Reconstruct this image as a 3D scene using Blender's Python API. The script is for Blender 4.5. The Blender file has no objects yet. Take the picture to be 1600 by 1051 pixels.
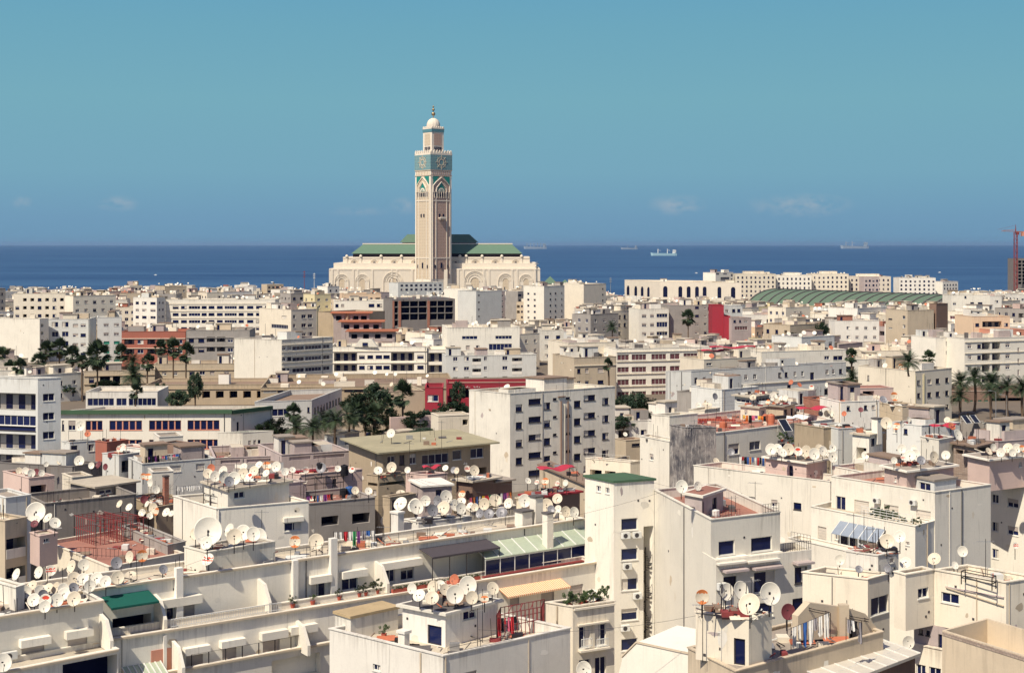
import bpy, math, random
from mathutils import Vector, Matrix
random.seed(7)
SC = bpy.context.scene; COL = SC.collection
F = 2222.2; CAM = 75.0; HY = 382.0
R = math.radians
def at(x, y, Y): return Vector(((x-800)*Y/F, Y, CAM-(y-HY)*Y/F))
def zat(y, Y): return CAM-(y-HY)*Y/F
def yof(z, y): return (CAM-z)*F/(y-HY)
def pix(p): return (800+p.x/p.y*F, HY+(CAM-p.z)/p.y*F)
TK = [(0,18),(90,18),(150,22),(200,32),(300,36),(620,37),(1000,27),(1250,22),(1335,3),(1420,1),(1500,-4),(1600,-8)]
def terrain(Y):
    for (a,b),(c,d) in zip(TK, TK[1:]):
        if a <= Y <= c: return b+(d-b)*(Y-a)/(c-a)
    return TK[0][1] if Y < 0 else TK[-1][1]

# ------------------------------------------------------------------ materials
def newmat(name):
    m = bpy.data.materials.new(name); m.use_nodes = True
    nt = m.node_tree; b = nt.nodes['Principled BSDF']
    return m, nt, b
def N(nt, t, **kw):
    n = nt.nodes.new(t)
    for k, v in kw.items():
        if k.startswith('_'): n.inputs[int(k[1:])].default_value = v
        else: setattr(n, k, v)
    return n
def mixc(nt, f, a, b):
    n = nt.nodes.new('ShaderNodeMix'); n.data_type = 'RGBA'
    for s, v in ((0, f), (6, a), (7, b)):
        if hasattr(v, 'is_output'): nt.links.new(v, n.inputs[s])
        else: n.inputs[s].default_value = (*v, 1) if s and len(v) == 3 else v
    return n.outputs[2]
def noise(nt, vec, scale, detail=5, rough=.6):
    n = N(nt, 'ShaderNodeTexNoise'); n.inputs['Scale'].default_value = scale
    n.inputs['Detail'].default_value = detail; n.inputs['Roughness'].default_value = rough
    nt.links.new(vec, n.inputs['Vector']); return n.outputs[0]
def ramp(nt, v, a, b, ca=0.0, cb=1.0):
    n = nt.nodes.new('ShaderNodeMapRange'); n.inputs[1].default_value = a; n.inputs[2].default_value = b
    n.inputs[3].default_value = ca; n.inputs[4].default_value = cb; nt.links.new(v, n.inputs[0]); return n.outputs[0]
def plaster(name, col, streak=.35, blotch=.25, rough=.9, dirt=(.16,.13,.10), fine=.15, spec=.25):
    m, nt, b = newmat(name); L = nt.links
    tc = N(nt, 'ShaderNodeTexCoord'); oi = N(nt, 'ShaderNodeObjectInfo')
    off = N(nt, 'ShaderNodeVectorMath', operation='SCALE'); off.inputs[0].default_value = (37, 91, 53); L.new(oi.outputs['Random'], off.inputs['Scale'])
    ad = N(nt, 'ShaderNodeVectorMath', operation='ADD'); L.new(tc.outputs['Object'], ad.inputs[0]); L.new(off.outputs[0], ad.inputs[1])
    mp = N(nt, 'ShaderNodeMapping'); mp.inputs['Scale'].default_value = (1.5, 1.5, .13); L.new(ad.outputs[0], mp.inputs['Vector'])
    st0 = ramp(nt, noise(nt, mp.outputs[0], .8, 6, .6), .56, .80, 0, streak); mk = ramp(nt, noise(nt, ad.outputs[0], .22, 3, .5), .40, .66, .12 if streak < .6 else .4, 1); sm_ = N(nt, 'ShaderNodeMath', operation='MULTIPLY'); L.new(st0, sm_.inputs[0]); L.new(mk, sm_.inputs[1]); st = sm_.outputs[0]
    bl = ramp(nt, noise(nt, ad.outputs[0], .3, 6, .62), .42, .75, 0, blotch)
    fi = noise(nt, ad.outputs[0], 5.0, 6, .7)
    vr = ramp(nt, oi.outputs['Random'], 0, 1, .86, 1.05)
    c = mixc(nt, bl, col, tuple(x*.62+.02 for x in col))
    c = mixc(nt, st, c, tuple(d*.55+x*.25 for d, x in zip(dirt, col)))
    mq = N(nt, 'ShaderNodeMapping'); mq.inputs['Scale'].default_value = (5.5, 5.5, .22); L.new(ad.outputs[0], mq.inputs['Vector'])
    dr_ = N(nt, 'ShaderNodeMath', operation='MULTIPLY'); L.new(ramp(nt, noise(nt, mq.outputs[0], .9, 4, .55), .60, .74, 0, min(.55, streak*1.1)), dr_.inputs[0]); L.new(mk, dr_.inputs[1])
    c = mixc(nt, dr_.outputs[0], c, tuple(d*.6+x*.2 for d, x in zip(dirt, col)))
    ah = N(nt, 'ShaderNodeAttribute'); ah.attribute_type = 'OBJECT'; ah.attribute_name = 'htop'
    sz = N(nt, 'ShaderNodeSeparateXYZ'); L.new(tc.outputs['Object'], sz.inputs[0])
    ds = N(nt, 'ShaderNodeMath', operation='SUBTRACT'); L.new(ah.outputs['Fac'], ds.inputs[0]); L.new(sz.outputs[2], ds.inputs[1])
    has = ramp(nt, ah.outputs['Fac'], .01, .02); md = N(nt, 'ShaderNodeMapping'); md.inputs['Scale'].default_value = (3.2, 3.2, .10); L.new(ad.outputs[0], md.inputs['Vector'])
    ml = noise(nt, md.outputs[0], 1.0, 5, .6); lim = N(nt, 'ShaderNodeMath', operation='MULTIPLY_ADD'); L.new(ml, lim.inputs[0]); lim.inputs[1].default_value = 9.0; lim.inputs[2].default_value = -3.6
    lm2 = N(nt, 'ShaderNodeMath', operation='SUBTRACT'); L.new(lim.outputs[0], lm2.inputs[0]); L.new(ds.outputs[0], lm2.inputs[1])
    dm = N(nt, 'ShaderNodeMath', operation='MULTIPLY'); L.new(ramp(nt, lm2.outputs[0], -.1, 1.6, 0, min(.55, streak*.85)), dm.inputs[0]); L.new(has, dm.inputs[1])
    dm2 = N(nt, 'ShaderNodeMath', operation='MULTIPLY'); L.new(dm.outputs[0], dm2.inputs[0]); L.new(ramp(nt, noise(nt, ad.outputs[0], .20, 4), .44, .64, .04, 1), dm2.inputs[1])
    c = mixc(nt, dm2.outputs[0], c, tuple(d*.8+x*.15 for d, x in zip(dirt, col)))
    c2 = mixc(nt, ramp(nt, fi, .35, .75, 0, fine), c, tuple(x*.55 for x in col))
    hs = N(nt, 'ShaderNodeHueSaturation'); L.new(c2, hs.inputs['Color']); L.new(vr, hs.inputs['Value'])
    L.new(hs.outputs[0], b.inputs['Base Color'])
    b.inputs['Roughness'].default_value = rough; b.inputs['Specular IOR Level'].default_value = spec
    bp = N(nt, 'ShaderNodeBump'); bp.inputs['Strength'].default_value = .25; bp.inputs['Distance'].default_value = .03
    L.new(fi, bp.inputs['Height']); L.new(bp.outputs[0], b.inputs['Normal'])
    return m
def plain(name, col, rough=.6, metal=0, spec=.4, var=.1):
    m, nt, b = newmat(name); oi = N(nt, 'ShaderNodeObjectInfo'); tc = N(nt, 'ShaderNodeTexCoord')
    hs = N(nt, 'ShaderNodeHueSaturation'); hs.inputs['Color'].default_value = (*col, 1)
    nt.links.new(ramp(nt, oi.outputs['Random'], 0, 1, 1-var, 1+var), hs.inputs['Value'])
    c = mixc(nt, ramp(nt, noise(nt, tc.outputs['Object'], 2.5, 6), .4, .75, 0, .3), hs.outputs[0], tuple(x*.55 for x in col))
    nt.links.new(c, b.inputs['Base Color'])
    b.inputs['Roughness'].default_value = rough; b.inputs['Metallic'].default_value = metal; b.inputs['Specular IOR Level'].default_value = spec
    return m
def brick(name, c1, c2, mortar, sc=1.0):
    m, nt, b = newmat(name); tc = N(nt, 'ShaderNodeTexCoord')
    sx = N(nt, 'ShaderNodeSeparateXYZ'); nt.links.new(tc.outputs['Object'], sx.inputs[0])
    su = N(nt, 'ShaderNodeMath', operation='ADD'); nt.links.new(sx.outputs[0], su.inputs[0]); nt.links.new(sx.outputs[1], su.inputs[1])
    cb = N(nt, 'ShaderNodeCombineXYZ'); nt.links.new(su.outputs[0], cb.inputs[0]); nt.links.new(sx.outputs[2], cb.inputs[1])
    bt = N(nt, 'ShaderNodeTexBrick'); nt.links.new(cb.outputs[0], bt.inputs['Vector'])
    bt.inputs['Color1'].default_value = (*c1, 1); bt.inputs['Color2'].default_value = (*c2, 1); bt.inputs['Mortar'].default_value = (*mortar, 1)
    bt.inputs['Scale'].default_value = sc; bt.inputs['Brick Width'].default_value = .5; bt.inputs['Row Height'].default_value = .25
    c = mixc(nt, ramp(nt, noise(nt, tc.outputs['Object'], .8, 6), .4, .7, 0, .5), bt.outputs[0], tuple(x*.6 for x in c1))
    nt.links.new(c, b.inputs['Base Color']); b.inputs['Roughness'].default_value = .95
    return m
M = {}
for k, c, s, bl in (
    ('cream', (.82,.74,.60), .5, .3), ('white', (.85,.81,.73), .5, .3), ('wcool', (.72,.72,.68), .5, .3), ('clean', (.86,.81,.70), .5, .25),
    ('yellow', (.80,.70,.44), .3, .2), ('beige', (.60,.50,.37), .55, .4), ('tan', (.46,.37,.26), .6, .5), ('grey', (.40,.37,.34), .7, .6),
    ('dgrey', (.24,.22,.21), .7, .6), ('red', (.36,.035,.055), .2, .2), ('terra', (.40,.14,.10), .35, .3), ('salmon', (.66,.30,.21), .35, .3),
    ('ochre', (.62,.46,.22), .4, .3), ('pink', (.66,.50,.44), .4, .35), ('brown', (.26,.17,.13), .6, .5), ('peach', (.78,.58,.40), .3, .25),
    ('mauve', (.50,.42,.40), .5, .45), ('stone', (.82,.735,.61), .15, .2), ('olive', (.50,.44,.28), .3, .3)):
    M[k] = plaster('plaster_'+k, c, s, bl)
def stainmat():
    m, nt, b = newmat('black_stained_render'); L = nt.links; tc = N(nt, 'ShaderNodeTexCoord'); mp = N(nt, 'ShaderNodeMapping'); mp.inputs['Scale'].default_value = (2.2, 2.2, .35); L.new(tc.outputs['Object'], mp.inputs[0])
    c = mixc(nt, ramp(nt, noise(nt, tc.outputs['Object'], .35, 6, .65), .35, .65), (.05,.05,.065), (.30,.27,.25)); c = mixc(nt, ramp(nt, noise(nt, mp.outputs[0], 1.2, 8, .75), .50, .66, 0, .85), c, (.58,.54,.50)); c = mixc(nt, ramp(nt, noise(nt, tc.outputs['Object'], 1.1, 8, .7), .52, .7, 0, .8), c, (.03,.03,.045))
    L.new(c, b.inputs['Base Color']); b.inputs['Roughness'].default_value = .95; return m
M['blackstain'] = stainmat()
M['stain'] = plaster('stained_render', (.30,.27,.24), .95, .9, dirt=(.03,.03,.04))
M['worn'] = plaster('worn_white_render', (.76,.72,.63), .7, .5, dirt=(.10,.09,.08))
for k, c in (('rgrey', (.36,.31,.26)), ('rlight', (.60,.53,.42)), ('rterra', (.40,.19,.145)), ('rbrown', (.28,.20,.15)), ('rtan', (.50,.38,.22)), ('rdark', (.13,.12,.12)), ('rred', (.34,.04,.05)), ('rgreen', (.075,.15,.085)), ('rold', (.40,.36,.24))):
    M[k] = plaster('roof_'+k[1:], c, .5, .75, fine=.4)
M['brick'] = brick('red_brick', (.42,.15,.09), (.33,.12,.08), (.3,.26,.22), 1.2)
M['hollow'] = brick('grey_block', (.42,.33,.27), (.30,.22,.18), (.16,.14,.12), 1.6)
def glassmat():
    m, nt, b = newmat('window_glass'); oi = N(nt, 'ShaderNodeObjectInfo')
    c = mixc(nt, ramp(nt, oi.outputs['Random'], .2, 1, 0, 1), (.003,.007,.045), (.012,.020,.080)); nt.links.new(c, b.inputs['Base Color'])
    b.inputs['Roughness'].default_value = .12; b.inputs['Specular IOR Level'].default_value = .35
    return m
M['glass'] = glassmat()
M['void'] = plain('interior_shade', (.008,.011,.040), .9, 0, .1)  # near-black navy: the shade inside openings is put into the colour
M['frame'] = plain('white_frame', (.74,.72,.66), .5)
M['fdark'] = plain('dark_frame', (.05,.045,.05), .6)
M['shutter'] = plain('roller_shutter', (.44,.38,.34), .6)
M['shutlt'] = plain('pale_shutter', (.66,.60,.52), .6)
M['grn'] = plain('green_shutter', (.03,.26,.18), .55)
M['redb'] = plain('maroon_blind', (.13,.05,.06), .6)
M['iron'] = plain('dark_iron', (.03,.025,.03), .55, .3)
M['rust'] = plain('red_iron', (.26,.05,.05), .7, .1)
M['whitemetal'] = plain('white_metal', (.72,.72,.68), .4)
M['galv'] = plain('galvanised', (.42,.42,.42), .45, .6)
M['dish'] = plain('dish_white', (.74,.70,.60), .45, 0, .4, .08)
M['dishc'] = plain('dish_cream', (.66,.58,.45), .5, 0, .4, .1)
M['dishg'] = plain('dish_grey', (.24,.24,.26), .5, .2)
M['dishr'] = plain('dish_maroon', (.16,.04,.05), .6)
M['disho'] = plain('dish_terracotta', (.48,.15,.08), .7)
M['orange'] = plain('dish_rust', (.62,.20,.07), .8, 0, .2)
M['logo'] = plain('red_emblem', (.62,.06,.03), .6)
M['rail'] = M['iron']
M['tilegreen'] = plaster('mosque_green_tile', (.12,.20,.14), .3, .3, .55, fine=.1)
M['awngreen'] = plain('green_canvas', (.004,.10,.075), .8)
M['awndark'] = plain('dark_canvas', (.07,.06,.07), .9)
M['orange_tile'] = plaster('orange_tile', (.42,.15,.08), .3, .4)
M['blue'] = plain('blue_plastic', (.03,.10,.30), .4)
M['pot'] = plain('terracotta_pot', (.40,.09,.06), .8)
M['corr'] = plain('translucent_sheet', (.62,.58,.50), .35)
M['pvglass'] = plain('solar_glass', (.02,.025,.045), .1, .2, .6)
M['trunk'] = plaster('palm_bark', (.16,.11,.075), .4, .5)
def leafmat(name, c1, c2):
    m, nt, b = newmat(name); tc = N(nt, 'ShaderNodeTexCoord')
    c = mixc(nt, ramp(nt, noise(nt, tc.outputs['Object'], 1.3, 3), .35, .65), c1, c2); nt.links.new(c, b.inputs['Base Color'])
    b.inputs['Roughness'].default_value = .6; b.inputs['Specular IOR Level'].default_value = .25
    return m
M['palm'] = leafmat('palm_leaf', (.022,.040,.024), (.06,.088,.042))
M['palmdry'] = leafmat('dry_palm_leaf', (.13,.09,.045), (.08,.06,.03))
M['leaf'] = leafmat('tree_leaf', (.014,.032,.018), (.042,.068,.034))
M['shrub'] = leafmat('shrub_leaf', (.03,.06,.02), (.08,.11,.04))
for k, c in (('cred', (.5,.04,.05)), ('cpink', (.62,.14,.22)), ('cwhite', (.78,.76,.72)), ('cblue', (.05,.14,.42)), ('cblack', (.02,.02,.025)), ('cyellow', (.72,.46,.06)), ('cpurple', (.2,.06,.22)), ('cgreen', (.06,.3,.12)), ('corange', (.65,.2,.05)), ('cgrey', (.3,.28,.3))):
    M[k] = plain('cloth_'+k[1:], c, .9, 0, .1)
def stripes(name, a, b_, scale):
    m, nt, b = newmat(name); tc = N(nt, 'ShaderNodeTexCoord'); w = N(nt, 'ShaderNodeTexWave'); w.inputs['Scale'].default_value = scale; w.bands_direction = 'X'
    nt.links.new(tc.outputs['Object'], w.inputs['Vector']); c = mixc(nt, ramp(nt, w.outputs[1], .45, .55), a, b_); nt.links.new(c, b.inputs['Base Color']); b.inputs['Roughness'].default_value = .9
    return m
M['stripe'] = stripes('striped_canvas', (.72,.30,.14), (.78,.66,.45), 1.3)

# ------------------------------------------------------------------ mesh builder
class MB:
    def __init__(s): s.v = []; s.f = []; s.m = []
    def poly(s, pts, mi=0):
        n = len(s.v); s.v += [tuple(p) for p in pts]; s.f.append(tuple(range(n, n+len(pts)))); s.m.append(mi)
    def box(s, x0, x1, y0, y1, z0, z1, mi=0):
        n = len(s.v)
        s.v += [(x0,y0,z0),(x1,y0,z0),(x1,y1,z0),(x0,y1,z0),(x0,y0,z1),(x1,y0,z1),(x1,y1,z1),(x0,y1,z1)]
        s.f += [tuple(n+i for i in q) for q in ((0,3,2,1),(4,5,6,7),(0,1,5,4),(1,2,6,5),(2,3,7,6),(3,0,4,7))]; s.m += [mi]*6
    def prism(s, pts, z0, z1, mi=0):        # pts ccw xy
        n = len(pts)
        s.poly([(p[0],p[1],z0) for p in reversed(pts)], mi); s.poly([(p[0],p[1],z1) for p in pts], mi)
        for i in range(n):
            a, b = pts[i], pts[(i+1) % n]
            s.poly([(a[0],a[1],z0),(b[0],b[1],z0),(b[0],b[1],z1),(a[0],a[1],z1)], mi)
    def extrude(s, pts, vec, mi=0):         # planar polygon swept along vec
        vec = Vector(vec); q = [Vector(p) for p in pts]; n = len(q)
        s.poly(q, mi); s.poly([p+vec for p in reversed(q)], mi)
        for i in range(n):
            a, b = q[i], q[(i+1) % n]; s.poly([b, a, a+vec, b+vec], mi)
    def tube(s, p, q, r0, r1=None, n=6, mi=0, cap=True):
        p = Vector(p); q = Vector(q); r1 = r0 if r1 is None else r1
        d = (q-p).normalized(); a = d.orthogonal().normalized(); b = d.cross(a); k = len(s.v)
        for c, r in ((p, r0), (q, r1)):
            for i in range(n):
                t = 2*math.pi*i/n; s.v.append(tuple(c+a*math.cos(t)*r+b*math.sin(t)*r))
        for i in range(n):
            j = (i+1) % n; s.f.append((k+i, k+j, k+n+j, k+n+i)); s.m.append(mi)
        if cap:
            s.f.append(tuple(k+i for i in reversed(range(n)))); s.f.append(tuple(k+n+i for i in range(n))); s.m += [mi]*2
    def lathe(s, prof, n=16, mi=0, c=(0,0,0)):   # (r,z) about z
        k = len(s.v)
        for r, z in prof:
            for i in range(n):
                t = 2*math.pi*i/n; s.v.append((c[0]+r*math.cos(t), c[1]+r*math.sin(t), c[2]+z))
        for a in range(len(prof)-1):
            for i in range(n):
                j = (i+1) % n; s.f.append((k+a*n+i, k+a*n+j, k+(a+1)*n+j, k+(a+1)*n+i)); s.m.append(mi)
    def mesh(s, name, mats, smooth=False):
        me = bpy.data.meshes.new(name); me.from_pydata(s.v, [], s.f)
        for m in (mats if isinstance(mats, (list, tuple)) else [mats]): me.materials.append(M[m] if isinstance(m, str) else m)
        me.polygons.foreach_set('material_index', s.m)
        if smooth: me.polygons.foreach_set('use_smooth', [True]*len(s.f))
        me.update(); return me
def link(name, data, parent=None, loc=None, rz=0.0):
    o = bpy.data.objects.new(name, data); COL.objects.link(o)
    if parent is not None: o.parent = parent
    if loc is not None: o.location = loc
    if rz: o.rotation_euler = (0, 0, rz)
    return o
def tag(o, label, cat, group=None, kind=None):
    if label: o['label'] = label
    if cat: o['category'] = cat
    if group: o['group'] = group
    if kind: o['kind'] = kind
    return o
def thing(name, label, cat, loc, rz=0.0, group=None):
    return tag(link(name, None, None, loc, rz), label, cat, group)
def one(name, mb, mats, label, cat, loc=(0,0,0), rz=0.0, group=None, smooth=False):
    return tag(link(name, mb.mesh(name, mats, smooth), None, loc, rz), label, cat, group)
ORD = 'first second third fourth fifth sixth seventh eighth ninth tenth eleventh twelfth thirteenth fourteenth fifteenth sixteenth seventeenth eighteenth nineteenth twentieth'.split()
def ordn(i):
    if i < 20: return ORD[i]
    t = {2:'twenty',3:'thirty',4:'forty',5:'fifty',6:'sixty',7:'seventy',8:'eighty',9:'ninety'}[(i+1)//10]
    return (t+'-'+ORD[(i+1) % 10-1]) if (i+1) % 10 else t[:-1]+'ieth'
AUTO = []       # (object, description, host phrase, pixel x)
def auto(o, desc, host, px): AUTO.append((o, desc, host, px))
def finish_labels():
    by = {}
    for o, d, h, x in AUTO: by.setdefault((d, h), []).append((x, o))
    for (d, h), v in by.items():
        v.sort(key=lambda t: t[0])
        for i, (x, o) in enumerate(v):
            if len(v) == 1: o['label'] = f'{d} {h}'
            elif len(v) == 2: o['label'] = f'{d} {h}, {("left", "right")[i]} one'
            else: o['label'] = f'{d} {h}, {ordn(i)} from left'

# ------------------------------------------------------------------ windows
DEPTH = {'balc': 1.4, 'balcw': 1.4, 'open': 1.8, 'slot': 1.5}
WC = {}; FIXW = False
def win_mesh(kind, w, h, near, v=0):
    w = max(.3, round(w*10)/10); h = max(.3, round(h*10)/10); key = (kind, w, h, near, v)
    if key in WC: return WC[key]
    mb = MB(); pn = None; x, z = w/2, h/2
    def fr(d0, d1, t, mi):
        mb.box(-x, x, d0, d1, z-t, z, mi); mb.box(-x, x, d0, d1, -z, -z+t, mi)
        mb.box(-x, -x+t, d0, d1, -z+t, z-t, mi); mb.box(x-t, x, d0, d1, -z+t, z-t, mi)
    pane = [(-x,.16,-z),(x,.16,-z),(x,.16,z),(-x,.16,z)]
    mats = ['frame', 'glass', 'shutter']
    if kind in ('win', 'dark', 'band', 'half', 'redb', 'terra', 'door'):
        if kind == 'dark' and not (near and w > 1.45 and h > 1.1): mats = ['fdark', 'glass', 'shutter']
        if kind == 'redb': mats = ['frame', 'redb', 'redb']
        if kind == 'terra': mats = ['salmon', 'glass', 'shutter']
        if kind == 'door': mats = ['fdark', 'glass', 'shutter']
        fr(.10, .155, min(.07, w*.12), 0)
        n = 1 if kind in ('win', 'half') else (0 if kind in ('dark', 'door') else max(1, round(w/1.1)-1))
        tm = .12 if kind == 'terra' else .035
        for i in range(n):
            c = -x+(i+1)*w/(n+1); mb.box(c-tm, c+tm, .10, .155, -z+.07, z-.07, 0)
        if kind == 'half': mb.box(-x+.05, x-.05, .07, .10, 0, z-.05, 2)
        if kind != 'door': mb.box(-x-.06, x+.06, -.07, .10, -z-.08, -z+.005, 0)
        if v and kind in ('win', 'dark', 'half'):
            cx0, cx1 = ((-x, -x*.15), (x*.2, x), (-x, x))[v-1]; zt_ = z if v < 3 else z; zb_ = -z if v < 3 else z*.25
            k = max(2, int((cx1-cx0)/.12))
            for i in range(k): q0 = cx0+(cx1-cx0)*i/k; q1 = cx0+(cx1-cx0)*(i+1)/k; mb.poly([(q0,.157,zb_),(q1,.150,zb_),(q1,.150,zt_),(q0,.157,zt_)], 3)
            mats = mats+['shutlt']
        if near: pn = MB(); pn.poly(pane)
        else: mb.poly(pane, 1)
    elif kind in ('shut', 'grn', 'shutlt'):
        mats = ['frame', 'glass', {'shut': 'shutter', 'grn': 'grn', 'shutlt': 'shutlt'}[kind]]
        if near:
            k = max(4, int(h/.16))
            for i in range(k): mb.box(-x, x, .10+.02*(i % 2), .16, -z+i*h/k, -z+(i+1)*h/k, 2)
        else: mb.poly(pane, 2)
        mb.box(-x-.05, x+.05, -.06, .1, -z-.07, -z+.005, 0)
    elif kind in ('balc', 'open', 'balcw', 'slot'):
        d = DEPTH[kind]
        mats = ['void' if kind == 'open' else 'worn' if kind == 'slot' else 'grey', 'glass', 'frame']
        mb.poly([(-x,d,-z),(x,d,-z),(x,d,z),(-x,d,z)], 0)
        if kind[:4] == 'balc':
            n = max(1, round(w/2.4))
            for i in range(n):
                c = -x+(i+.5)*w/n; mb.box(c-.6, c+.6, d-.04, d-.005, -z+.02, z-.35, 1)
            pn = MB(); hh = min(.95, h*.5)
            if kind == 'balcw': pn.box(-x, x, -.05, .07, -z, -z+hh)
            else:
                pn.box(-x, x, .02, .07, -z+hh-.05, -z+hh); pn.box(-x, x, .02, .07, -z+.05, -z+.1)
                k = max(3, int(w/.22))
                for i in range(k+1):
                    c = -x+.02+i*(w-.04)/k; pn.box(c-.015, c+.015, .03, .06, -z+.1, -z+hh-.05)
    elif kind == 'arch':
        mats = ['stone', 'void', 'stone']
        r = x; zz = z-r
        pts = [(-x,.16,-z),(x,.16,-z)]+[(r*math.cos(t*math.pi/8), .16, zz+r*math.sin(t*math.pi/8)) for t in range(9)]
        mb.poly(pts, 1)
        arc = [(r*math.cos(t*math.pi/8), zz+r*math.sin(t*math.pi/8)) for t in range(9)]
        mb.poly([(a, .12, b) for a, b in reversed(arc[:5])]+[(x,.12,z)], 0); mb.poly([(a, .12, b) for a, b in reversed(arc[4:])]+[(-x,.12,z)], 0)
    me = mb.mesh('window_'+kind, mats)
    pm = pn.mesh('pane' if kind[:4] != 'balc' else 'railing', 'redb' if kind == 'redb' else 'glass' if kind[:4] != 'balc' else ('white' if kind == 'balcw' else 'iron')) if pn else None
    WC[key] = (me, pm, w, h); return WC[key]

# ------------------------------------------------------------------ buildings
INFO = {}
def inset(pts, t):
    n = len(pts); out = []
    for i in range(n):
        p0, p1, p2 = pts[i-1], pts[i], pts[(i+1) % n]
        d1 = (p1-p0).normalized(); d2 = (p2-p1).normalized()
        n1 = Vector((-d1.y, d1.x)); n2 = Vector((-d2.y, d2.x)); k = 1+n1.dot(n2)
        out.append(p1+(n1+n2)*(t/max(k, .3)))
    return out
def area2(p): return sum(p[i].x*p[(i+1) % len(p)].y-p[(i+1) % len(p)].x*p[i].y for i in range(len(p)))
class Bld: pass
FOOT = []
CLEAR = []      # (x0, x1, y0, y1, Y) picture rectangle that nothing nearer than Y should cover
def build(name, label, cat, pts, zt, zb, wall, roof='rlight', par=.8, wins=(), group=None, parent=None, pname='stair_hut', near=None, cope=True, slab=0, top=None, bands=(), wallname='wall'):
    """pts: world xy, ccw, 0 front 1 right 2 back 3 left. wins: (edge, s0, z0, s1, z1, kind) in metres along the edge / world z."""
    if area2(pts) < 0: pts = [pts[0], pts[3], pts[2], pts[1]]
    o0 = pts[0]; Yc = o0.y
    if near is None: near = Yc < 262
    if parent is None:
        root = thing(name, label, cat, (o0.x, o0.y, zb), 0, group); org = Vector((o0.x, o0.y, zb))
    else:
        root = None; po = parent; org = Vector((o0.x, o0.y, zb))
    RECT = {}; n = len(pts); mb = MB(); P = [p-o0 for p in pts]; H = zt-zb
    wl = []
    for e in range(n):
        A, B = P[e], P[(e+1) % n]; Ln = (B-A).length; d = (B-A)/Ln; nin = Vector((-d.y, d.x))
        rs = []
        for w in wins:
            if w[0] != e: continue
            _, s0, z0, s1, z1, kind = w[:6]; s0, s1 = max(min(s0, s1), .08), min(max(s0, s1), Ln-.08); z0, z1 = max(min(z0, z1)-zb, .05), min(max(z0, z1)-zb, H-.1)
            if s1-s0 < .25 or z1-z0 < .25: continue
            _, _, ww, hh = win_mesh(kind, s1-s0, z1-z0, near)
            c, cz = (s0+s1)/2, (z0+z1)/2
            r = (c-ww/2, cz-hh/2, c+ww/2, cz+hh/2, kind)
            if r[0] < .02 or r[2] > Ln-.02 or r[1] < .02 or r[3] > H-.04: continue
            if any(r[0] < q[2]+.02 and r[2] > q[0]-.02 and r[1] < q[3]+.02 and r[3] > q[1]-.02 for q in rs): continue
            rs.append(r)
        RECT[e] = rs; us = sorted({0, Ln} | {x for r in rs for x in (r[0], r[2])}); vs = sorted({0, H} | {x for r in rs for x in (r[1], r[3])})
        def pt(u, v, dd=0): return (A.x+d.x*u+nin.x*dd, A.y+d.y*u+nin.y*dd, v)
        for j in range(len(vs)-1):
            run = None
            for i in range(len(us)-1):
                cu, cv = (us[i]+us[i+1])/2, (vs[j]+vs[j+1])/2
                hole = any(r[0] < cu < r[2] and r[1] < cv < r[3] for r in rs)
                if not hole and run is None: run = us[i]
                if run is not None and (hole or i == len(us)-2):
                    en = us[i] if hole else us[i+1]
                    mb.poly([pt(run, vs[j]), pt(en, vs[j]), pt(en, vs[j+1]), pt(run, vs[j+1])]); run = None
        for r in rs:
            dd = DEPTH.get(r[4], .16); a = [(r[0], r[1]), (r[2], r[1]), (r[2], r[3]), (r[0], r[3])]
            for q in range(4):
                u0, v0 = a[q]; u1, v1 = a[(q+1) % 4]
                mb.poly([pt(u1, v1), pt(u0, v0), pt(u0, v0, dd), pt(u1, v1, dd)])
            wl.append((r, A+d*((r[0]+r[2])/2), (r[1]+r[3])/2, math.atan2(d.y, d.x)))
    zr = H-par
    if par > .05:
        ins = inset(P, .2)
        for e in range(n):
            a, b, c, dq = P[e], P[(e+1) % n], ins[(e+1) % n], ins[e]
            if cope:
                oa, ob = inset(P, -.07)[e], inset(P, -.07)[(e+1) % n]; ic, idd = inset(P, .26)[(e+1) % n], inset(P, .26)[e]
                for z0, z1 in ((H+.003, H+.09),):
                    mb.poly([(oa.x,oa.y,z1),(ob.x,ob.y,z1),(ic.x,ic.y,z1),(idd.x,idd.y,z1)]); mb.poly([(oa.x,oa.y,z0),(ob.x,ob.y,z0),(ob.x,ob.y,z1),(oa.x,oa.y,z1)])
                    mb.poly([(ic.x,ic.y,z0),(idd.x,idd.y,z0),(idd.x,idd.y,z1),(ic.x,ic.y,z1)]); mb.poly([(ob.x,ob.y,z0),(oa.x,oa.y,z0),(idd.x,idd.y,z0),(ic.x,ic.y,z0)])
            else: mb.poly([(a.x,a.y,H),(b.x,b.y,H),(c.x,c.y,H),(dq.x,dq.y,H)])
            mb.poly([(dq.x,dq.y,zr),(c.x,c.y,zr),(c.x,c.y,H),(dq.x,dq.y,H)][::-1])
    for zq, ht, pr in bands:
        q = inset(P, -pr); mb.prism([(p.x, p.y) for p in q], zq-zb, zq-zb+ht)
    if parent is None:
        hold = root; link(wallname, mb.mesh(wallname, wall), root)['htop'] = float(H)
    else:
        hold = link(pname, mb.mesh(pname, wall), parent, org-parent.location if parent.parent is None else org); hold['htop'] = float(H)
    rm = MB()
    if slab:
        q = inset(P, -slab); rm.prism([(p.x, p.y) for p in q], H+.003, H+.22)
        if top: q2 = inset(q, .3); rm.poly([(p.x, p.y, H+.226) for p in q2], 1)
    else:
        q = inset(P, .19) if par > .05 else P
        rm.poly([(p.x, p.y, zr if par > .05 else H) for p in q])
    link('roof' if parent is None else 'roof_slab', rm.mesh('roof', [roof, top or roof]), hold)
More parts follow.
